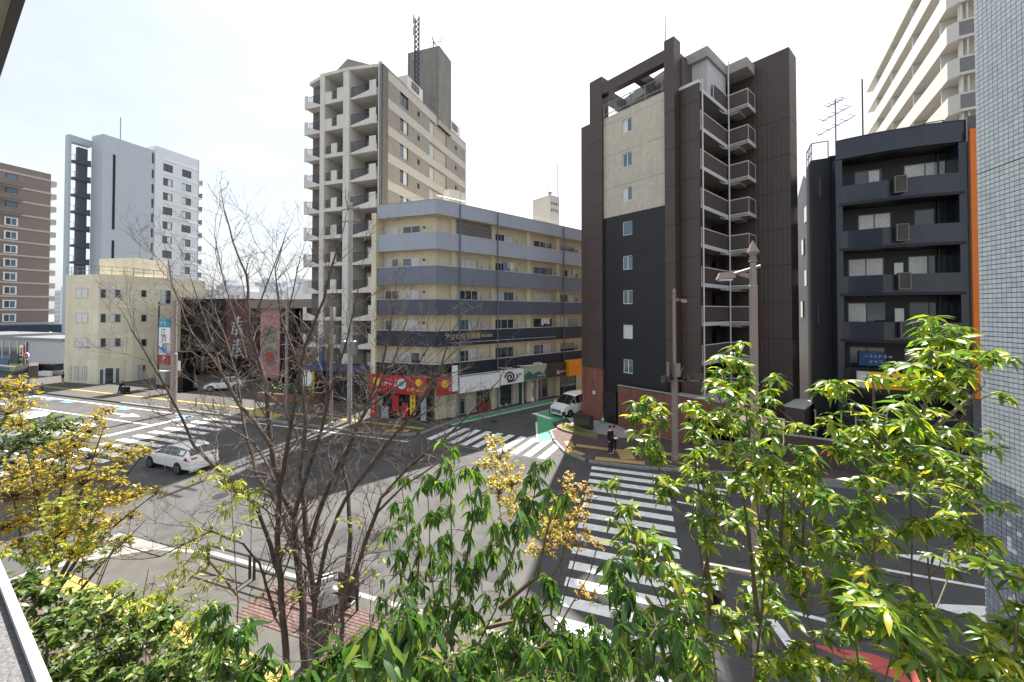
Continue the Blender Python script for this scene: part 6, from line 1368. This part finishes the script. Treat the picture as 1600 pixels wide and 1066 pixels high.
def plant_from(name, label, cat, seed, Y, stems, blobs, L, n, e, per, lm, shape, r0=.03, parts=300, jit=.3, group=None, tm=None, flat_=.8):
    b = PX(*stems[0][0], Y); p = Plant(name, label, cat, (b.x, b.y, .13), seed, group)
    for i, st in enumerate(stems):
        pts = [PX(x, y, Y + (0 if i == 0 else .05 * i) ) for x, y in st]
        if i == 0: pts = [Vector((b.x, b.y, .13))] + pts
        elif st[0][1] > 1000: pts = [Vector((b.x, b.y + .05 * i, .13 + .4 * i))] + pts
        p.stem(pts, r0 * (1 if i == 0 else .75), .0035)
    for bl in sorted(blobs, key=lambda q: -q[1]):
        px, py, r = bl[:3]; yy = Y + p.rg.gauss(0, jit) if len(bl) < 4 else bl[3]; yy = max(1.5, yy)
        nn = max(1, int(round(n * (r / 26.0) ** 1.4))); p.blob(PX(px, py, yy), r * yy / FPX, L, nn, e[0], e[1], per, flat_)
    p.finish(lm, shape, parts, tm=tm); return p
lm_dark = leaf_mat('glossy dark leaf', [(0, (.022, .058, .015)), (.45, (.045, .11, .020)), (.8, (.095, .175, .026)), (1, (.20, .26, .035))], (1.7, 2.0, .7), .28, .33)
lm_yel = leaf_mat('yellow green leaf', [(0, (.033, .085, .015)), (.4, (.08, .16, .021)), (.75, (.205, .27, .033)), (1, (.43, .385, .034))], (1.9, 2.0, .6), .30, .42)
lm_shrub = leaf_mat('shrub green leaf', [(0, (.02, .05, .010)), (.45, (.045, .10, .015)), (.8, (.12, .18, .022)), (1, (.26, .28, .03))], (1.7, 1.8, .7), .42, .32)
lm_lime = leaf_mat('lime young leaf', [(0, (.10, .18, .02)), (.5, (.22, .28, .03)), (1, (.42, .38, .04))], (1.7, 1.7, .7), .4, .45)
lm_maple = leaf_mat('golden young leaf', [(0, (.16, .20, .02)), (.4, (.40, .36, .03)), (.82, (.52, .38, .035)), (1, (.44, .22, .04))], (1.6, 1.5, .8), .45, .42)
lm_orange = leaf_mat('orange young leaf', [(0, (.38, .36, .035)), (.5, (.48, .33, .045)), (1, (.42, .21, .06))], (1.5, 1.4, .8), .45, .42)
sh_long = [leaf_shape(.115, .2), leaf_shape(.10, .34, .3), leaf_shape(.13, .1, .1)]; sh_broad = [leaf_shape(.15, .36), leaf_shape(.125, .5, .3), leaf_shape(.17, .22, .1)]; sh_oval = [leaf_shape(.26, .1), leaf_shape(.22, .25)]; sh_narrow = [leaf_shape(.09, .12), leaf_shape(.08, .3)]; sh_tiny = [leaf_shape(.32, .05), leaf_shape(.28, .2)]

bed = [(-9.5, 1.15), (9.3, 1.15), (9.3, 4.6), (2, 5.1), (-5.2, 7.6), (-9.5, 8.5)]
structure('soil', MB().prism(bed, .135, .2), mat('planting soil', (.075, .055, .04), .95, .1, var=.3, vs=4, bump=.5, bs=20))

# evergreen trees with drooping glossy leaves
plant_from('evergreen_tree', 'dark evergreen with the tallest drooping leaf spire below the zebra crossing', 'tree', 101, 3.1,
    [[(690, 1066), (702, 960), (706, 870), (704, 690)], [(700, 1000), (728, 880), (750, 740)], [(690, 1010), (672, 880), (668, 760)]],
    [(704, 693, 18), (708, 730, 26), (690, 745, 16), (669, 752, 20), (730, 736, 20), (751, 736, 18), (749, 768, 20), (681, 800, 26), (702, 785, 24), (743, 798, 18), (767, 806, 16), (724, 822, 24), (690, 840, 24), (681, 868, 28), (712, 860, 24), (735, 880, 24), (767, 861, 18), (673, 900, 32), (712, 907, 32), (745, 905, 24), (681, 946, 34), (720, 940, 26), (696, 985, 32), (730, 960, 22)],
    0.116, 6, (-1.35, -.45), 9, lm_dark, sh_long, .024)
plant_from('evergreen_tree', 'dark drooping evergreen standing just right of the bare tree stems', 'tree', 102, 3.3,
    [[(655, 1066), (645, 960), (640, 880), (628, 760)], [(650, 1000), (655, 870), (652, 820)]],
    [(626, 750, 14), (630, 780, 20), (618, 822, 16), (650, 822, 20), (634, 808, 18), (618, 861, 22), (650, 853, 22), (618, 892, 24), (642, 923, 28), (655, 890, 22), (610, 925, 22), (605, 955, 24), (640, 965, 28)],
    0.110, 6, (-1.35, -.4), 8, lm_dark, sh_long, .02)
plant_from('evergreen_tree', 'dark drooping evergreen on a slanting stem in front of the near zebra stripes', 'tree', 103, 2.9,
    [[(716, 1064), (774, 954), (798, 868), (829, 798), (844, 732)], [(780, 950), (840, 900), (868, 780)], [(760, 980), (860, 960), (900, 1000)]],
    [(844, 722, 18), (837, 750, 22), (817, 775, 20), (872, 768, 20), (856, 790, 18), (825, 806, 20), (798, 822, 18), (774, 845, 26), (795, 872, 26), (745, 884, 20), (775, 917, 26), (829, 939, 28), (862, 918, 28), (837, 974, 28), (800, 955, 22), (794, 1001, 34), (848, 1025, 38), (751, 1021, 34), (887, 1000, 32), (915, 1030, 34), (820, 1048, 30), (760, 1055, 30)],
    0.119, 8, (-1.35, -.45), 8, lm_dark, sh_long, .024)
plant_from('evergreen_tree', 'closest drooping evergreen with the longest dark leaves at the bottom centre', 'tree', 104, 2.1,
    [[(640, 1090), (645, 1030), (652, 950)], [(600, 1090), (560, 1030), (530, 1000)], [(680, 1080), (700, 1010)]],
    [(650, 960, 34), (618, 990, 38), (575, 1010, 34), (532, 1010, 32), (653, 1025, 40), (696, 1025, 36), (556, 1048, 40), (600, 1050, 38), (500, 1055, 30), (520, 1070, 36), (680, 1065, 40), (735, 1060, 30)],
    0.123, 8, (-1.3, -.3), 8, lm_dark, sh_long, .02, jit=.18)
plant_from('evergreen_tree', 'dark glossy evergreen with hanging leaves over the lowest zebra stripes', 'tree', 105, 2.6,
    [[(985, 1080), (975, 1000), (966, 880)], [(1000, 1080), (1010, 1000), (1020, 955)]],
    [(965, 868, 18), (969, 900, 24), (954, 930, 22), (982, 918, 18), (965, 962, 20), (950, 990, 20), (973, 1025, 34), (1004, 950, 26), (1026, 970, 30), (1000, 1000, 26), (1058, 993, 30), (1048, 1032, 34), (1015, 1050, 34), (950, 1055, 26)],
    0.110, 8, (-1.3, -.35), 8, lm_dark, sh_long, .02)
# lighter evergreen trees at right
plant_from('evergreen_tree', 'yellow green evergreen whose top reaches across the white railed corridors', 'tree', 106, 3.6,
    [[(1178, 1066), (1190, 960), (1196, 880), (1180, 760), (1166, 650), (1152, 545)], [(1186, 980), (1165, 800), (1130, 640), (1116, 600)], [(1190, 900), (1205, 760), (1222, 670), (1242, 660)]],
    [(1153, 543, 18), (1141, 556, 20), (1129, 582, 22), (1162, 567, 18), (1116, 598, 18), (1159, 591, 22), (1144, 609, 22), (1192, 597, 24), (1200, 620, 18), (1178, 612, 18), (1129, 630, 24), (1156, 636, 24), (1168, 656, 26), (1134, 657, 24), (1201, 651, 22), (1222, 654, 20), (1243, 663, 20), (1150, 678, 28), (1180, 684, 26), (1120, 690, 24), (1156, 720, 30), (1182, 735, 32), (1204, 718, 28), (1195, 752, 34), (1166, 758, 30), (1181, 823, 32), (1160, 795, 26), (1197, 856, 34), (1178, 908, 28), (1200, 930, 26), (1169, 945, 22), (1151, 972, 22), (1163, 1005, 26), (1203, 1045, 30)],
    0.116, 5, (-.7, .35), 12, lm_yel, sh_broad, .03)
plant_from('evergreen_tree', 'yellow green evergreen in front of the dark yard wall left of the tallest right tree', 'tree', 107, 3.4,
    [[(1284, 1066), (1268, 980), (1240, 905), (1236, 820), (1240, 730)], [(1262, 960), (1255, 850), (1260, 720)], [(1255, 930), (1220, 850), (1225, 740)]],
    [(1237, 704, 20), (1258, 708, 20), (1225, 729, 24), (1240, 738, 26), (1264, 729, 24), (1261, 759, 30), (1237, 765, 30), (1279, 771, 22), (1216, 775, 22), (1233, 818, 32), (1270, 820, 26), (1249, 847, 32), (1221, 881, 30), (1262, 880, 26), (1252, 905, 28), (1221, 955, 22), (1221, 1003, 32), (1246, 1024, 32), (1270, 1050, 28), (1230, 1052, 28)],
    0.123, 4, (-.7, .35), 12, lm_yel, sh_broad, .028)
plant_from('evergreen_tree', 'leaning yellow green evergreen just right of the zebra crossing', 'tree', 108, 3.8,
    [[(1119, 1058), (1105, 948), (1093, 856), (1068, 804), (1032, 740), (1015, 640)], [(1108, 960), (1102, 830), (1085, 710), (1078, 640)], [(1100, 900), (1120, 820), (1105, 680)]],
    [(1012, 627, 22), (1024, 642, 22), (1008, 648, 22), (1033, 660, 18), (1008, 674, 24), (1020, 690, 24), (1006, 708, 22), (1022, 714, 22), (1039, 738, 24), (1054, 756, 26), (1027, 768, 20), (1077, 638, 17), (1084, 652, 17), (1100, 657, 20), (1106, 672, 18), (1087, 670, 16), (1075, 708, 22), (1102, 717, 24), (1078, 735, 22), (1099, 744, 22), (1102, 770, 26), (1118, 785, 24), (1100, 798, 24), (1136, 823, 24), (1104, 838, 18), (1070, 810, 18), (1062, 884, 26), (1090, 911, 26), (1128, 887, 18), (1142, 952, 22), (1136, 970, 20)],
    0.116, 5, (-.7, .35), 12, lm_yel, sh_broad, .03)
plant_from('evergreen_tree', 'small yellow green evergreen bush low over the right edge of the zebra crossing', 'tree', 109, 2.9,
    [[(1060, 1080), (1050, 980), (991, 845), (973, 806), (955, 765)], [(1060, 1020), (1075, 960), (1068, 920)]],
    [(957, 758, 18), (989, 794, 14), (965, 806, 20), (965, 837, 16), (1008, 826, 24), (1012, 857, 26), (1040, 850, 18), (1060, 905, 24), (1068, 930, 30), (1081, 979, 32), (1040, 940, 22), (1068, 1015, 34), (1093, 1034, 28), (1059, 1052, 36), (1110, 1000, 20)],
    0.110, 5, (-.7, .35), 12, lm_yel, sh_broad, .022)
plant_from('evergreen_tree', 'largest yellow green evergreen rising before the yellow sign and the orange panel', 'tree', 110, 3.2,
    [[(1440, 1066), (1428, 960), (1424, 890), (1426, 829), (1423, 790), (1421, 756)], [(1421, 756), (1436, 730), (1434, 672), (1455, 600), (1470, 520)], [(1421, 760), (1385, 714), (1345, 660), (1310, 610)], [(1478, 1061), (1452, 903), (1446, 820), (1470, 720), (1510, 640)], [(1434, 690), (1499, 636), (1540, 600)], [(1390, 715), (1366, 640), (1364, 592)]],
    [(1442, 510, 22), (1466, 507, 20), (1490, 516, 22), (1505, 526, 18), (1454, 526, 24), (1481, 534, 26), (1499, 549, 28), (1529, 552, 22), (1550, 556, 20), (1514, 573, 22), (1409, 560, 15), (1430, 572, 18), (1460, 561, 26), (1442, 591, 24), (1468, 582, 28), (1486, 600, 24), (1454, 608, 26), (1430, 622, 16), (1289, 597, 20), (1310, 604, 22), (1322, 618, 16), (1292, 648, 20), (1364, 583, 14), (1385, 648, 22), (1412, 642, 26), (1436, 650, 26), (1394, 662, 28), (1418, 668, 28), (1355, 662, 22), (1331, 675, 24), (1313, 678, 22), (1352, 686, 28), (1379, 686, 30), (1412, 695, 32), (1442, 680, 28), (1463, 674, 24), (1502, 663, 24), (1520, 678, 24), (1536, 696, 18), (1319, 702, 24), (1340, 708, 26), (1376, 717, 28), (1406, 722, 28), (1442, 710, 28), (1472, 711, 28), (1490, 722, 28), (1511, 731, 22), (1535, 744, 20), (1358, 741, 24), (1382, 752, 26), (1450, 768, 28), (1478, 765, 28), (1505, 771, 26), (1562, 612, 18), (1564, 792, 18), (1432, 814, 28), (1461, 817, 30), (1495, 817, 30), (1518, 817, 26), (1542, 840, 24), (1501, 846, 28), (1474, 855, 26)],
    0.119, 4, (-.7, .35), 12, lm_yel, sh_broad, .034, jit=.25)
plant_from('evergreen_tree', 'mid height yellow green evergreen between the two tallest right hand trees', 'tree', 111, 2.8,
    [[(1345, 1075), (1335, 980), (1330, 880), (1336, 800)], [(1380, 1075), (1400, 1000), (1450, 960)], [(1340, 1000), (1360, 900), (1368, 840)]],
    [(1329, 806, 28), (1316, 829, 28), (1349, 837, 30), (1372, 832, 26), (1334, 869, 24), (1317, 886, 26), (1316, 770, 20), (1364, 780, 20), (1343, 915, 26), (1317, 921, 28), (1349, 944, 30), (1329, 967, 28), (1366, 972, 32), (1386, 990, 32), (1409, 949, 30), (1432, 938, 28), (1449, 962, 28), (1421, 978, 26), (1461, 992, 26), (1429, 1036, 28), (1310, 1010, 28), (1340, 1040, 30), (1300, 1050, 26)],
    0.123, 4, (-.7, .35), 12, lm_yel, sh_broad, .028)
plant_from('evergreen_tree', 'evergreen against the pale blue tiled wall in the lower right corner', 'tree', 112, 2.5,
    [[(1584, 1070), (1587, 984), (1558, 921), (1513, 848)], [(1585, 1060), (1592, 960), (1582, 900)], [(1580, 1075), (1540, 1030), (1510, 1015)]],
    [(1578, 893, 22), (1600, 884, 18), (1553, 975, 24), (1530, 978, 18), (1507, 1025, 32), (1553, 1015, 30), (1535, 1047, 34), (1576, 1033, 34), (1595, 944, 18), (1500, 1055, 30), (1590, 1000, 22), (1600, 1050, 30)],
    0.115, 4, (-.7, .35), 12, lm_yel, sh_broad, .022)
# low dark shrub and young trees at left
plant_from('shrub', 'dense dark green shrub at the bottom left beside the white sill edge', 'shrub', 121, 3.0,
    [[(150, 1090), (150, 1000), (140, 960)], [(180, 1090), (230, 1000)], [(120, 1090), (80, 960), (55, 920)]],
    [(100, 980, 38), (160, 958, 36), (210, 980, 38), (130, 1025, 44), (200, 1030, 44), (262, 1040, 38), (300, 1012, 34), (92, 1050, 40), (252, 962, 22), (62, 930, 32), (42, 898, 26), (160, 1060, 40), (230, 1062, 40), (290, 1060, 36), (120, 940, 24), (70, 985, 30), (340, 1050, 30)],
    0.060, 26, (-.9, .5), 8, lm_shrub, sh_oval, .014, parts=300, jit=.25)
plant_from('shrub', 'rounded green camellia like shrub hiding the waiting white van', 'shrub', 122, 6.5,
    [[(55, 900), (55, 760), (50, 690)], [(60, 800), (95, 690)]],
    [(40, 676, 30), (92, 662, 26), (18, 700, 30), (62, 700, 30), (100, 690, 22), (70, 668, 24), (30, 730, 28), (75, 730, 26), (112, 668, 16), (20, 660, 20), (105, 800, 24), (85, 830, 24), (60, 860, 26), (130, 790, 18)],
    0.085, 28, (-.8, .5), 8, lm_shrub, sh_oval, .03, parts=300, jit=.4)
plant_from('young_tree', 'slim young lime green tree over the yellow tactile strip', 'tree', 123, 4.2,
    [[(228, 1060), (228, 1000), (224, 930), (232, 890)], [(228, 1000), (262, 930), (290, 900)]],
    [(240, 905, 22), (262, 915, 24), (285, 912, 22), (235, 935, 22), (300, 935, 20), (262, 950, 22), (225, 960, 20), (250, 975, 22), (280, 985, 20), (310, 975, 16)],
    0.085, 8, (-1.0, .2), 7, lm_lime, sh_narrow, .02, parts=200)
plant_from('young_tree', 'young tree with narrow yellow green leaves behind the bare tree, near the station wagon', 'tree', 124, 5.4,
    [[(372, 1060), (372, 940), (366, 850), (362, 770), (335, 735)], [(370, 930), (320, 870), (300, 840)]],
    [(326, 735, 20), (346, 728, 18), (338, 745, 16), (367, 750, 20), (388, 768, 24), (362, 778, 24), (345, 795, 24), (392, 795, 22), (372, 815, 24), (330, 820, 22), (302, 838, 26), (282, 848, 22), (322, 856, 24), (300, 870, 24), (340, 880, 22), (288, 890, 16), (330, 905, 18)],
    0.120, 8, (-1.1, .1), 7, lm_lime, sh_narrow, .022, parts=250)
plant_from('young_tree', 'sparse lime leaved young tree seen between the bare tree and dark evergreen', 'tree', 125, 5.0,
    [[(520, 1060), (530, 950), (548, 830)], [(535, 940), (560, 850), (575, 800)]],
    [(540, 812, 14), (556, 806, 14), (548, 822, 14), (572, 820, 12), (575, 850, 12), (590, 868, 16), (582, 890, 14), (452, 850, 12), (455, 930, 14), (540, 905, 12), (410, 930, 14)],
    0.060, 6, (-.8, .3), 7, lm_lime, sh_oval, .018, parts=100)
plant_from('evergreen_tree', 'low drooping evergreen between the dark bottom shrub and the bare tree stems', 'tree', 113, 2.7,
    [[(350, 1085), (352, 1010), (345, 950)], [(360, 1080), (385, 1010), (392, 970)]],
    [(335, 948, 20), (350, 970, 24), (328, 985, 22), (372, 985, 24), (392, 968, 18), (345, 1010, 28), (380, 1020, 28), (410, 1030, 24), (330, 1040, 28), (365, 1050, 32), (405, 1058, 28), (440, 1050, 24), (300, 1035, 20)],
    0.120, 6, (-1.2, -.2), 9, lm_dark, sh_long, .018)
plant_from('young_tree', 'low bushy lime green sapling over the yellow strip by the dark shrub', 'tree', 126, 3.6,
    [[(240, 1080), (245, 1010), (240, 960)], [(250, 1080), (290, 1000), (315, 960)], [(240, 1040), (190, 960), (170, 920)]],
    [(170, 915, 20), (190, 935, 22), (205, 955, 24), (160, 940, 20), (225, 940, 22), (250, 930, 20), (240, 965, 26), (275, 950, 24), (315, 955, 20), (300, 980, 24), (265, 1000, 26), (225, 1000, 22), (330, 985, 18), (140, 925, 16), (285, 1025, 22)],
    0.075, 9, (-1.0, .3), 9, lm_lime, [leaf_shape(.17, .2), leaf_shape(.13, .35)], .02, parts=300)
plant_from('young_tree', 'sparse yellow green sapling at the foot of the golden maple', 'tree', 127, 4.6,
    [[(120, 1040), (125, 950), (130, 880), (115, 800)], [(122, 980), (160, 900), (180, 850)]],
    [(115, 795, 22), (95, 775, 22), (140, 815, 22), (125, 840, 24), (85, 815, 24), (60, 795, 24), (160, 845, 20), (180, 850, 18), (105, 865, 24), (145, 880, 22), (70, 850, 22), (50, 880, 22), (30, 850, 22)],
    0.070, 9, (-.9, .4), 8, lm_lime, sh_oval, .02, parts=250)
plant_from('evergreen_tree', 'low drooping evergreen filling the gap left of the lowest zebra stripes', 'tree', 114, 2.4,
    [[(850, 1090), (858, 1030), (870, 985)], [(845, 1090), (800, 1040), (770, 1010)], [(855, 1090), (910, 1030), (930, 985)]],
    [(870, 985, 24), (845, 1005, 26), (805, 1020, 28), (775, 1005, 22), (760, 1040, 28), (895, 1010, 28), (930, 985, 24), (925, 1020, 28), (860, 1045, 32), (820, 1055, 32), (900, 1055, 32), (945, 1050, 28), (780, 1062, 28)],
    .112, 8, (-1.3, -.3), 9, lm_dark, sh_long, .018, jit=.2)
plant_from('shrub', 'low dark rounded shrub under the drooping evergreens at the bottom centre', 'shrub', 128, 4.4,
    [[(760, 1100), (762, 1040), (770, 1000)], [(765, 1090), (820, 1030)], [(755, 1095), (725, 1030)]],
    [(735, 985, 22), (762, 992, 24), (790, 1010, 26), (722, 1020, 24), (750, 1030, 28), (815, 1030, 28), (850, 1020, 24), (785, 1050, 30), (840, 1055, 28), (735, 1060, 28), (880, 1045, 24), (690, 1045, 24)],
    .075, 16, (-.8, .5), 8, lm_shrub, sh_oval, .02, parts=300)
# small leaved colouring trees
plant_from('maple_tree', 'lime and orange fine leaved young maple left of the zebra crossing', 'tree', 131, 4.3,
    [[(808, 1066), (800, 960), (785, 830), (772, 700)], [(802, 980), (850, 860), (885, 760)], [(806, 1000), (875, 880), (915, 770)], [(795, 900), (815, 800), (795, 750)]],
    [(770, 690, 20), (780, 712, 24), (760, 722, 18), (790, 732, 26), (800, 752, 26), (780, 765, 24), (812, 775, 22), (795, 790, 22), (770, 750, 18), (868, 805, 20), (855, 830, 20), (878, 830, 22), (845, 810, 16), (830, 850, 14), (805, 830, 16)],
    0.038, 29, (-.6, .6), 9, lm_maple, sh_tiny, .016, parts=0, jit=.25)
plant_from('maple_tree', 'thin young maple with orange new leaves over the left ends of the zebra stripes', 'tree', 132, 4.5,
    [[(872, 1066), (872, 960), (880, 860), (895, 760)], [(874, 960), (905, 850), (925, 770)], [(872, 980), (920, 900), (935, 845)]],
    [(887, 750, 18), (903, 768, 20), (918, 765, 14), (880, 778, 18), (900, 795, 22), (885, 815, 20), (915, 800, 14), (872, 840, 18), (918, 836, 14), (935, 850, 10), (900, 850, 14), (855, 860, 12), (905, 920, 12), (925, 930, 10), (890, 700, 6)],
    0.034, 29, (-.6, .6), 8, lm_orange, sh_tiny, .014, parts=0, jit=.25)
plant_from('maple_tree', 'spreading golden leaved maple at the left edge with branches fanning over the road', 'tree', 133, 5.2,
    [[(72, 1040), (76, 960), (82, 890), (60, 800), (30, 640)], [(80, 900), (120, 790), (165, 660)], [(80, 930), (150, 800), (240, 690)], [(80, 940), (130, 860), (250, 765)], [(84, 930), (90, 800), (110, 690)], [(76, 950), (35, 850), (10, 720)], [(78, 980), (160, 880), (230, 810)]],
    [(28, 605, 26), (14, 640, 26), (40, 630, 20), (10, 600, 18), (30, 660, 18), (150, 650, 16), (165, 640, 12), (140, 670, 20), (120, 690, 26), (95, 705, 26), (60, 725, 32), (30, 740, 34), (20, 770, 34), (60, 765, 34), (100, 745, 30), (140, 710, 24), (170, 695, 18), (205, 705, 18), (225, 700, 12), (190, 720, 16), (130, 750, 26), (165, 745, 22), (95, 790, 30), (140, 785, 28), (180, 775, 24), (215, 770, 16), (245, 768, 12), (40, 810, 28), (90, 830, 26), (130, 820, 26), (170, 815, 22), (205, 805, 16), (10, 820, 24), (150, 850, 22), (110, 865, 22), (25, 850, 20), (190, 845, 14), (75, 860, 20)],
    0.036, 61, (-.6, .6), 9, lm_maple, sh_tiny, .04, parts=0, jit=.5, tm=bark)
# the bare tree
bt_ = Plant('bare_tree', 'large leafless multi stemmed tree in front of the crossing', 'tree', (*PX(490, 1066, 6.2)[:2], .13), 140)
rgb = bt_.rg
def bare(pts, dY, r0, r1):
    P = [PX(x, y, 6.2 + dY * i / (len(pts) - 1)) for i, (x, y) in enumerate(pts)]
    if pts[0][1] > 1000: P = [Vector((bt_.b.x + (P[0].x - bt_.b.x) * .5, bt_.b.y + (P[0].y - bt_.b.y) * .5, .13))] + P
    return bt_.stem(P, r0 * .76, r1, 8)
lines = [([(476, 1064), (474, 947), (464, 869), (459, 806), (437, 767), (423, 690), (416, 602), (390, 516), (385, 429), (364, 378), (351, 330)], 1.2, .115, .012),
    ([(447, 1017), (439, 931), (433, 837), (437, 759), (447, 709), (459, 636), (476, 542), (506, 468), (528, 386)], -.9, .1, .012),
    ([(494, 1040), (492, 947), (482, 869), (494, 814), (517, 751), (544, 700), (572, 640), (600, 560), (615, 480)], .4, .1, .012),
    ([(529, 1060), (535, 954), (564, 869), (595, 779), (640, 728), (690, 690), (740, 640), (770, 605)], -.6, .085, .01),
    ([(535, 954), (548, 837), (544, 763), (535, 728), (560, 660), (614, 567), (636, 500)], 1.0, .06, .01),
    ([(437, 900), (415, 830), (400, 790), (364, 757), (303, 697), (278, 641), (252, 593), (222, 542), (205, 515)], -.8, .045, .008),
    ([(423, 697), (400, 660), (373, 632), (345, 580), (320, 500), (300, 440)], .5, .04, .008),
    ([(464, 869), (440, 800), (400, 740), (380, 660), (372, 600), (350, 520), (330, 470)], 1.6, .045, .008),
    ([(482, 869), (476, 800), (470, 740), (478, 660), (470, 580), (440, 500), (430, 420), (445, 370)], 1.4, .06, .008),
    ([(492, 947), (510, 850), (540, 780), (600, 700), (650, 640), (690, 570), (705, 520)], -1.3, .05, .008),
    ([(564, 869), (590, 800), (630, 760), (690, 720), (740, 672)], .8, .04, .007),
    ([(459, 806), (480, 740), (500, 680), (520, 600), (545, 520), (560, 450)], -.3, .05, .008),
    ([(431, 962), (405, 880), (380, 850), (330, 830), (250, 870), (200, 855)], -1.2, .03, .006),
    ([(437, 767), (415, 720), (395, 690), (340, 660), (300, 640)], .9, .03, .007),
    ([(385, 560), (362, 480), (345, 420), (335, 365)], .4, .02, .006), ([(390, 516), (415, 450), (440, 385)], .2, .02, .006), ([(476, 542), (452, 480), (470, 400)], -.2, .02, .006), ([(345, 580), (300, 520), (270, 450), (262, 400)], .3, .02, .006), ([(572, 640), (640, 590), (690, 510)], .3, .025, .006)]
def twig(p, d, L, r, depth):
    n = 4; pts = [p]; q = p.copy(); dd = d.copy()
    for k in range(n):
        dd = (dd + Vector((rgb.gauss(0, .16), rgb.gauss(0, .16), rgb.gauss(.05, .13)))).normalized(); q = q + dd * L / n; pts.append(q.copy())
    bt_.br.tube([x - bt_.b for x in pts], [r * (1 - .7 * k / n) for k in range(n + 1)], 4 if depth else 5, cap=False)
    if depth <= 0: return
    for k in range({3: 5, 2: 4, 1: 3}[depth]):
        t = rgb.uniform(.25, 1); i = min(n - 1, int(t * n)); s_ = pts[i].lerp(pts[i + 1], t * n - i)
        sd_ = Vector((rgb.gauss(0, 1), rgb.gauss(0, 1), rgb.gauss(.15, .6))).normalized()
        twig(s_, (dd * .75 + sd_ * .75).normalized(), L * rgb.uniform(.4, .68), r * .55, depth - 1)
for pts, dY, r0, r1 in lines:
    Q = bare(pts, dY, r0, r1); n = len(Q); st = int(n * .42)
    for i in range(st, n - 1):
        for rep in range(1 if rgb.random() < .55 else 2):
            t = (Q[i + 1] - Q[i]).normalized(); sd_ = Vector((rgb.gauss(0, 1), rgb.gauss(0, 1), rgb.gauss(.2, .5))).normalized()
            twig(Q[i], (t * .8 + sd_ * .7).normalized(), rgb.uniform(.5, 1.25) * (1 - .35 * (i - st) / (n - st)), max(.006, (r0 + (r1 - r0) * i / n) * .32), 2 if rgb.random() < .6 else 3)
    twig(Q[-1], (Q[-1] - Q[-2]).normalized(), .6, r1 * .8, 2)
bt_.tr.build('trunk', bark, bt_.o, smooth=True); o_ = bt_.br.build('branches', twig_m, bt_.o); o_['kind'] = 'stuff'
